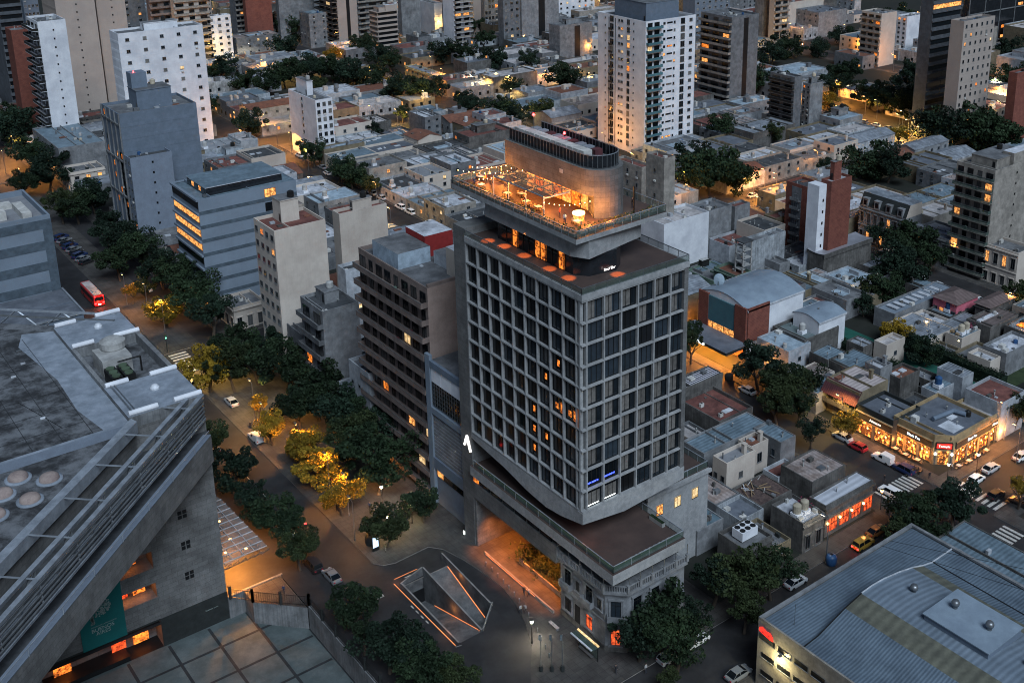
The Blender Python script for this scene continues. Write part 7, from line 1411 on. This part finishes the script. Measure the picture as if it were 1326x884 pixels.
# ---------------------------------------------------------------- red bus
def bus():
    r_=empty('city_bus',(67.3,248.5,.02),'red city bus with grey roof and glowing tail lights driving up the avenue','bus',None,0)
    x,y,_=0,0,0; b=MB(); 
    sec=lambda yy,s: [(-1.25*s,yy,.35),(1.25*s,yy,.35),(1.27*s,yy,1.2),(1.25*s,yy,2.9),(1.05*s,yy,3.1),(-1.05*s,yy,3.1),(-1.25*s,yy,2.9),(-1.27*s,yy,1.2)]
    loft(b,[sec(0,.95),sec(.15,1),sec(11.3,1),sec(11.6,.93)],'car_bus'); b.build('body',r_)
    b=MB(); b.box(-1.0,.5,3.1,1.0,11,3.2,'paleroof'); b.box(-.6,2,3.2,.6,4,3.45,'paleroof'); b.build('roof',r_)
    b=MB(); 
    for i in range(7): b.box(-1.30,.8+1.5*i,1.5,-1.26,2.1+1.5*i,2.5,'pane0'); b.box(1.26,.8+1.5*i,1.5,1.30,2.1+1.5*i,2.5,'pane0')
    b.build('side_windows',r_)
    b=MB(); b.box(-.95,-.05,1.7,.95,.0,2.6,'pane0'); b.build('rear_window',r_)
    for sx in (-.95,.95):
        b=MB(); b.box(sx-.22,-.07,.9,sx+.22,-.01,1.2,'taillight'); b.box(sx-.15,-.07,2.8,sx+.15,-.01,2.95,'taillight'); b.build('taillight',r_)
    b=MB(); b.box(-.3,-.07,.6,.3,-.01,.85,'headlight'); b.build('number_plate',r_)
    for wx in (-1.15,1.15):
        for wy in (2.2,9.0): b=MB(); b.tube((wx-.12,wy,.48),(wx+.12,wy,.48),.48,.48,'rubber',16); b.tube((wx-.13,wy,.48),(wx+.13,wy,.48),.24,.24,'metal',10); b.build('wheel',r_)
    r_.location=(70.4,286,.02); light((0,-1.2,1.0),60,(1,.06,.03),.3,r_)
bus()
# ---------------------------------------------------------------- people
def skinbody(pose):
    J={'head':(0,0,1.66),'neck':(0,0,1.48),'chest':(0,0,1.30),'pel':(0,0,.95)}
    if pose=='walk': legs=[[(-.09,0,.9),(-.10,.16,.5),(-.10,.12,.08),(-.10,.24,.04)],[(.09,0,.9),(.10,-.02,.5),(.10,-.28,.12),(.10,-.16,.05)]]; arms=[[(-.19,0,1.40),(-.24,-.10,1.14),(-.22,-.02,.90),(-.21,.03,.82)],[(.19,0,1.40),(.24,.10,1.14),(.23,.2,.93),(.22,.25,.86)]]
    elif pose=='sit': legs=[[(-.09,0,.9),(-.12,.42,.92),(-.12,.42,.48),(-.12,.54,.43)],[(.09,0,.9),(.12,.42,.92),(.12,.42,.48),(.12,.54,.43)]]; arms=[[(-.19,0,1.40),(-.24,.05,1.14),(-.18,.28,1.08),(-.15,.36,1.1)],[(.19,0,1.40),(.24,.05,1.14),(.18,.28,1.08),(.15,.36,1.1)]]
    else: legs=[[(-.09,0,.9),(-.11,.02,.5),(-.11,0,.08),(-.12,.13,.04)],[(.09,0,.9),(.11,.02,.5),(.12,0,.08),(.13,.13,.04)]]; arms=[[(-.19,0,1.40),(-.25,0,1.14),(-.24,.06,.90),(-.23,.08,.82)],[(.19,0,1.40),(.25,0,1.14),(.24,.06,.90),(.23,.08,.82)]]
    vs_=[J['pel'],J['chest'],J['neck'],(0,.01,1.60),(0,.01,1.72)]; rr=[.14,.15,.055,.085,.08]; ed=[(0,1),(1,2),(2,3),(3,4)]
    for L_ in legs:
        k=len(vs_); vs_+=L_; rr+=[.09,.062,.045,.035]; ed+=[(0,k),(k,k+1),(k+1,k+2),(k+2,k+3)]
    for L_ in arms:
        k=len(vs_); vs_+=L_; rr+=[.058,.042,.032,.034]; ed+=[(1,k),(k,k+1),(k+1,k+2),(k+2,k+3)]
    me=bpy.data.meshes.new('person_skin'); me.from_pydata(vs_,ed,[]); o=bpy.data.objects.new('tmp',me); COL.objects.link(o)
    md=o.modifiers.new('s','SKIN'); 
    if not me.skin_vertices: me.attributes.new if 0 else None
    bpy.context.view_layer.update()
    try:
        sv=me.skin_vertices[0].data
        for i,rv in enumerate(rr): sv[i].radius=(rv,rv)
        sv[0].use_root=True
    except Exception as e_: print('skin',e_)
    s2=o.modifiers.new('u','SUBSURF'); s2.levels=1; s2.render_levels=1
    dg_=bpy.context.evaluated_depsgraph_get(); ev=o.evaluated_get(dg_); m2=bpy.data.meshes.new_from_object(ev); bpy.data.objects.remove(o); return m2
mat('skin',(.42,.26,.19),vary=0); mat('hair',(.03,.02,.015),vary=0); mat('clothwhite',(.55,.55,.55),vary=0); mat('clothdark',(.03,.03,.035),vary=0); mat('clothblue',(.04,.07,.16),vary=0); mat('clothred',(.3,.04,.03),vary=0); mat('trous',(.04,.045,.06),vary=0)
BD={p:skinbody(p) for p in ('stand','walk','sit')}
def person(x,y,z,pose,shirt,rz,label,par=None,zoff=0):
    me=BD[pose].copy(); me.materials.clear()
    for m in ('skin',shirt,'trous','hair'): me.materials.append(MATS[m])
    for p in me.polygons:
        c=p.center; k=2
        if c.z>1.66 or (c.z>1.58 and c.y<-.03): k=3
        elif c.z>1.47: k=0
        elif abs(c.x)>.19 and c.z<.90 and pose!='sit': k=0
        elif abs(c.x)>.14 and c.y>.33 and c.z>1.0: k=0
        elif c.z>.98: k=1
        p.material_index=k; p.use_smooth=True
    o=bpy.data.objects.new('person',me); COL.objects.link(o); o.location=(x,y,z); o.rotation_euler=(0,0,rz); return tag(o,label,'person')
PL=[('walk','clothwhite','person in white top walking left of the short lamp by the curved kerb'),('walk','clothwhite','second walker in white, closer to the lit drive than the first'),('walk','clothdark','person in dark clothes walking at the hotel corner'),('stand','clothwhite','person in pale top standing at the corner kerb'),('walk','clothdark','dark figure crossing the side street by the white hatchback'),('walk','clothdark','person pushing a bicycle on the lit plaza'),('stand','clothred','person in the orange light outside the stone restaurant'),('stand','clothblue','waiter standing between the restaurant tables'),('walk','clothdark','person walking past the red restaurant sign'),('stand','clothwhite','person beside the right hand restaurant tables'),('walk','clothdark','person on the promenade kerb under the amber trees')]
for (x,y,v),(po,sh,l) in zip(PEOPLE,PL): person(x,y,.13,po,sh,v*1.1,l)
HX,HY,HZ=89.5,114.3,63.26
for i,(dx,dy,po,sh,l) in enumerate(((15.2,12,'stand','clothdark','person in black standing by the terrace post behind the rooftop bar'),(16.0,8.2,'stand','clothdark','person in black at the right of the rooftop terrace'),(4.0,9,'walk','clothwhite','guest in white by the round bar counter'),(5.0,11.5,'stand','clothred','guest in red beside the rooftop bar windows'),(3.0,31,'stand','clothblue','guest in blue under the string lights'),(5.5,31.5,'stand','clothred','guest in red at the far end of the rooftop terrace'),(7.0,32.8,'walk','clothwhite','guest in white by the far terrace railing'),(4.6,28.8,'stand','clothdark','guest in dark clothes near the pergola end'),(9.5,33,'stand','clothwhite','guest in white behind the concrete box'))): person(HX+dx,HY+dy,HZ,po,sh,i*1.3,l)
# ---------------------------------------------------------------- terrace and pavement furniture
def table_set(x,y,z,rz,label,group,top='wood',parent=None):
    r_=empty('table',(x,y,z),label,'table',group,rz); b=MB(); b.box(-.45,-.45,.70,.45,.45,.74,top); b.build('table_top',r_); b=MB(); b.tube((0,0,0),(0,0,.7),.04,.04,'black',6); b.box(-.25,-.25,0,.25,.25,.03,'black'); b.build('leg',r_)
cb=MB(); cb.box(-.2,-.2,.42,.2,.2,.46,'wood'); CS=cb.mesh('seat'); cb=MB(); cb.box(-.2,.17,.46,.2,.21,.9,'wood'); CBK=cb.mesh('backrest'); cb=MB()
for a_ in (-.17,.17):
    for c_ in (-.17,.17): cb.box(a_-.02,c_-.02,0,a_+.02,c_+.02,.42,'black')
CLG=cb.mesh('legs')
def chair(x,y,z,rz,label,group):
    r_=empty('chair',(x,y,z),label,'chair',group,rz); inst('seat',CS,r_); inst('backrest',CBK,r_); inst('legs',CLG,r_)
RT=[(169.6,112),(169.4,114.6),(169.7,117.2),(174,105.7),(177,105.5),(180,105.6),(183,105.6)]
for i,(x,y) in enumerate(RT):
    l='pavement table outside the %s front of the corner restaurant'%('left' if i<3 else 'right')
    table_set(x,y,.13,0,l,'pavement tables of the corner restaurant','pinkroof'); o=[q for q in bpy.data.objects if q.get('group')=='pavement tables of the corner restaurant'][-1]
    for s in (-1,1): 
        l2='chair at the %s pavement tables of the corner restaurant'%('left' if i<3 else 'right'); chair(x+ (s*.85 if i>2 else 0),y+(s*.85 if i<3 else 0),.13,(math.pi/2 if i>2 else 0)+(0 if s>0 else math.pi),l2,'pavement chairs of the corner restaurant')
for i,(dx,dy) in enumerate(((15.5,12.5),(16.8,12.5),(15.5,15.0),(16.8,15.0),(15.5,17.5),(16.8,17.5))):
    r_=empty('sun_lounger',(HX+dx,HY+dy,HZ),'dark terrace lounge chair behind the rooftop box','lounge chair','lounge chairs on the rooftop terrace'); b=MB(); b.box(-.3,-.8,.3,.3,.5,.38,'black'); b.build('seat',r_); b=MB(); b.face([(-.3,.5,.38),(.3,.5,.38),(.3,.85,.95),(-.3,.85,.95)],'black'); b.face([(-.3,.5,.34),(.3,.5,.34),(.3,.9,.93),(-.3,.9,.93)],'black'); b.build('backrest',r_); b=MB()
    for a_ in (-.25,.25):
        for c_ in (-.7,.4): b.box(a_-.03,c_-.03,0,a_+.03,c_+.03,.3,'black')
    b.build('legs',r_); px,py,_=pix(HX+dx,HY+dy,HZ); PEND.append((r_,'dark lounge chair behind the rooftop box',px,py))
for i,(dx,dy) in enumerate(((4.4,16),(4.4,19),(6,22.5),(4.4,24),(3.6,30),(5.8,33.5),(8,31),(10.5,31.5),(5,7.5))):
    table_set(HX+dx,HY+dy,HZ,0,'',  'small tables of the rooftop bar','whitesheet')
    for s in (-1,1): chair(HX+dx,HY+dy+s*.8,HZ,0 if s>0 else math.pi,'chair drawn up to a rooftop bar table','chairs of the rooftop bar')
for o in bpy.data.objects:
    if o.get('group')=='small tables of the rooftop bar': l='small white rooftop table %s'%('under the pergola' if o.location.y<HY+26 else 'beyond the pergola'); px,py,_=pix(*o.location); PEND.append((o,l,px,py)); o['label']=l
# sculpture pots, bench, bus stop, advertising panel, flags, dumpsters
r_=empty('bench',(87.4,118.9,.13),'pale two-slat plaza bench beside the short lamp','bench',None,0); b=MB(); b.box(-.25,-1.1,.42,-.02,1.1,.5,'pinkroof'); b.box(.05,-1.1,.42,.28,1.1,.5,'pinkroof'); b.build('seat',r_)
for s in (-.9,.9): b=MB(); b.box(-.22,s-.08,0,.25,s+.08,.42,'concrete'); b.build('leg',r_)
r_=empty('bus_shelter',(86.6,112.0,.13),'glass roofed bus shelter with lit strip roof at the plaza corner','bus shelter'); b=MB(); b.box(0,-3.4,2.6,1.5,1.6,2.7,'glassrail'); b.box(1.2,-3.4,2.72,1.5,1.6,2.85,'lit_pale'); b.box(-.1,-3.4,2.72,.15,1.6,2.85,'whitesheet'); b.build('roof',r_)
for s in (-3.2,-.9,1.4): b=MB(); b.box(1.3,s-.05,0,1.4,s+.05,2.6,'black'); b.build('post',r_)
b=MB(); b.box(1.33,-3.1,.3,1.36,1.3,2.4,'glassrail'); b.build('glass_panel',r_); b=MB(); b.box(.8,-2.4,.42,1.2,.8,.5,'metal'); b.build('seat',r_)
r_=empty('advertising_panel',(75.6,153.3,.13),'lit advertising panel standing at the promenade tip','advertising panel'); b=MB(); b.box(-.6,-.1,0,.6,.1,2.9,'black'); b.build('case',r_); b=MB(); b.box(-.5,-.13,.7,.5,-.105,2.7,'screen'); b.build('screen',r_); light((0,-.8,1.6),12,(.8,.9,1),.3,r_)
for i,(x,y) in enumerate(((80.4,112.6),(81.6,111.6),(82.8,110.6))):
    l='flagpole with pale flag near the curved kerb'; r_=empty('flagpole',(x,y,.13),l,'flagpole','three flagpoles by the curved kerb'); b=MB(); b.tube((0,0,0),(0,0,6.4),.06,.04,'metal',8); b.tube((0,0,0),(0,0,.9),.3,.3,'darkfront',10); b.build('pole',r_); b=MB(); b.face([(0,0.02,6.3),(0,.5,6.0),(.1,.7,4.9),(0,.02,5.2)],'bluewhite'); b.face([(0,.03,5.8),(.02,.5,5.6),(.1,.65,5.3),(0,.03,5.5)],'whitesheet'); b.build('flag',r_); px,py,_=pix(x,y,3); PEND.append((r_,l,px,py))
for x,y,m,l in ((165.4,158.8,'darkfront','dark domed waste container at the orange forecourt kerb'),(132.6,102.2,'bluepaint','round blue water drum on the cross street kerb'),(75.9,155.6,'darkfront','dark kiosk box beside the lit advertising panel')):
    r_=empty('container',(x,y,.1),l,'container'); b=MB(); b.sm=True; b.lathe(0,0,[(.85,0),(.95,.3),(.95,1.2),(.75,1.6),(.3,1.8)],m,16); b.build('body',r_); b=MB(); b.tube((0,0,1.78),(0,0,1.9),.3,.25,'black',10); b.build('lid',r_)
def bike(x,y,rz,l):
    r_=empty('bicycle',(x,y,.13),l,'bicycle',None,rz)
    for s in (-.5,.5):
        b=MB(); n_=14
        for i in range(n_): a_,c_=2*math.pi*i/n_,2*math.pi*(i+1)/n_; b.tube((s+.33*math.cos(a_),0,.34+.33*math.sin(a_)),(s+.33*math.cos(c_),0,.34+.33*math.sin(c_)),.02,.02,'rubber',4,False)
        b.build('wheel',r_)
    b=MB(); b.bar((-.5,0,.34),(-.1,0,.75),.03,'metal'); b.bar((-.1,0,.75),(.4,0,.8),.03,'metal'); b.bar((.4,0,.95),(.5,0,.34),.03,'metal'); b.bar((-.1,0,.3),(.38,0,.75),.03,'metal'); b.bar((-.5,0,.34),(-.1,0,.3),.03,'metal'); b.bar((-.12,0,.85),(-.1,0,.3),.03,'metal'); b.build('frame',r_)
    b=MB(); b.box(-.25,-.06,.85,0,.06,.9,'black'); b.build('saddle',r_); b=MB(); b.bar((.4,-.25,1),(.4,.25,1),.03,'black'); b.build('handlebar',r_)
bike(86.2,159.0,.4,'bicycle pushed across the lit plaza beside the walker')
bike(76.8,152.2,1.2,'bicycle leaning near the lit advertising panel')
for i in range(14):
    t=i/13; x,y=87.2-4.5*t*t-.3*t,138-24*t; l='short steel bollard on the outer edge of the curved kerb'; r_=empty('bollard',(x+.5,y,.13),l,'bollard','bollards along the curved kerb'); b=MB(); b.tube((0,0,0),(0,0,.75),.07,.07,'metal',8); b.build('post',r_); b=MB(); b.lathe(0,0,[(.09,.75),(.09,.82),(.03,.88)],'whitesheet',8); b.build('cap',r_); PEND.append((r_,l,*pix(x,y,.5)[:2]))
for i,(x,y,po,sh) in enumerate(((84,158,'walk','clothdark'),(80.5,164.5,'walk','clothblue'),(85.8,172,'stand','clothdark'),(79,176,'walk','clothred'),(88.3,128,'walk','clothdark'),(88.6,127.2,'walk','clothwhite'),(60,165,'walk','clothdark'),(58.8,152.5,'stand','clothblue'),(81,181,'walk','clothwhite'),(75.5,205,'walk','clothdark'),(88.5,112.6,'stand','clothwhite'))):
    l='%s in %s on the paving'%('walker' if po=='walk' else 'standing person',{'clothdark':'black','clothblue':'navy','clothred':'red','clothwhite':'white'}[sh]); wt,px,py=where(x,y,1); o=person(x,y,.13,po,sh,i*2.1,l+' '+wt); PEND.append((o,l+' '+wt,px,py))
# motorcycles by the restaurant
for i in range(5):
    x,y=167.0,109.3+.9*i; l='dark motorcycle parked by the corner restaurant tables'; r_=empty('motorcycle',(x,y,.02),l,'motorcycle','motorcycles by the corner restaurant',.2)
    for s in (-.6,.6): b=MB(); b.tube((s,-.06,.3),(s,.06,.3),.3,.3,'rubber',12); b.build('wheel',r_)
    b=MB(); b.box(-.5,-.12,.35,.35,.12,.7,'black'); b.bar((.35,0,.7),(.6,0,.3),.06,'metal'); b.build('body',r_); b=MB(); b.box(-.6,-.12,.72,.0,.12,.82,'black'); b.build('saddle',r_); b=MB(); b.bar((.3,-.3,1.0),(.3,.3,1.0),.04,'black'); b.bar((.3,0,.7),(.3,0,1),.04,'metal'); b.build('handlebar',r_); px,py,_=pix(x,y,.5); PEND.append((r_,l,px,py))
# satellite dish on the brick and teal hall, traffic light at the crossing
r_=empty('satellite_dish',(179,176.5,12.4),'large white satellite dish on the brick and teal hall','satellite dish'); b=MB(); b.tube((0,0,-.6),(0,0,1.6),.1,.08,'metal',8); b.build('mast',r_); b=MB(); n_=18
for q_ in range(3):
    for i in range(n_):
        a_,c_=2*math.pi*i/n_,2*math.pi*(i+1)/n_; r0,r1=.55*q_,.55*(q_+1); f_=lambda rr,t:(rr*math.cos(t)*.5+.25*rr*rr*.3, rr*math.cos(t)*-.6,2.0+rr*math.sin(t))
        b.face([f_(r0,a_),f_(r1,a_),f_(r1,c_),f_(r0,c_)],'bluewhite')
b.build('dish',r_)
for (x,y,l,m) in ((74.6,250.2,'green traffic light by the avenue crossing','greenlight'),(63,285,'red traffic light beside the striped block','redlight'),(81.5,397,'green traffic light at the far avenue junction','greenlight')):
    r_=empty('traffic_light',(x,y,.13),l,'traffic light'); b=MB(); b.tube((0,0,0),(0,0,4.2),.08,.06,'black',8); b.build('post',r_); b=MB(); b.box(-.18,-.16,3.3,.18,.16,4.3,'black'); b.box(-.1,-.2,3.4,.1,-.17,3.6,m); b.build('signal_head',r_); light((0,-.8,3.4),14 if m=='greenlight' else 10,(.1,1,.5) if m=='greenlight' else (1,.05,.03),.1,r_)
# overhead cables from a side street pole
finish_labels()
bpy.context.view_layer.update()
print('OBJ',len(bpy.data.objects),'LIGHTS',len(bpy.data.lights))
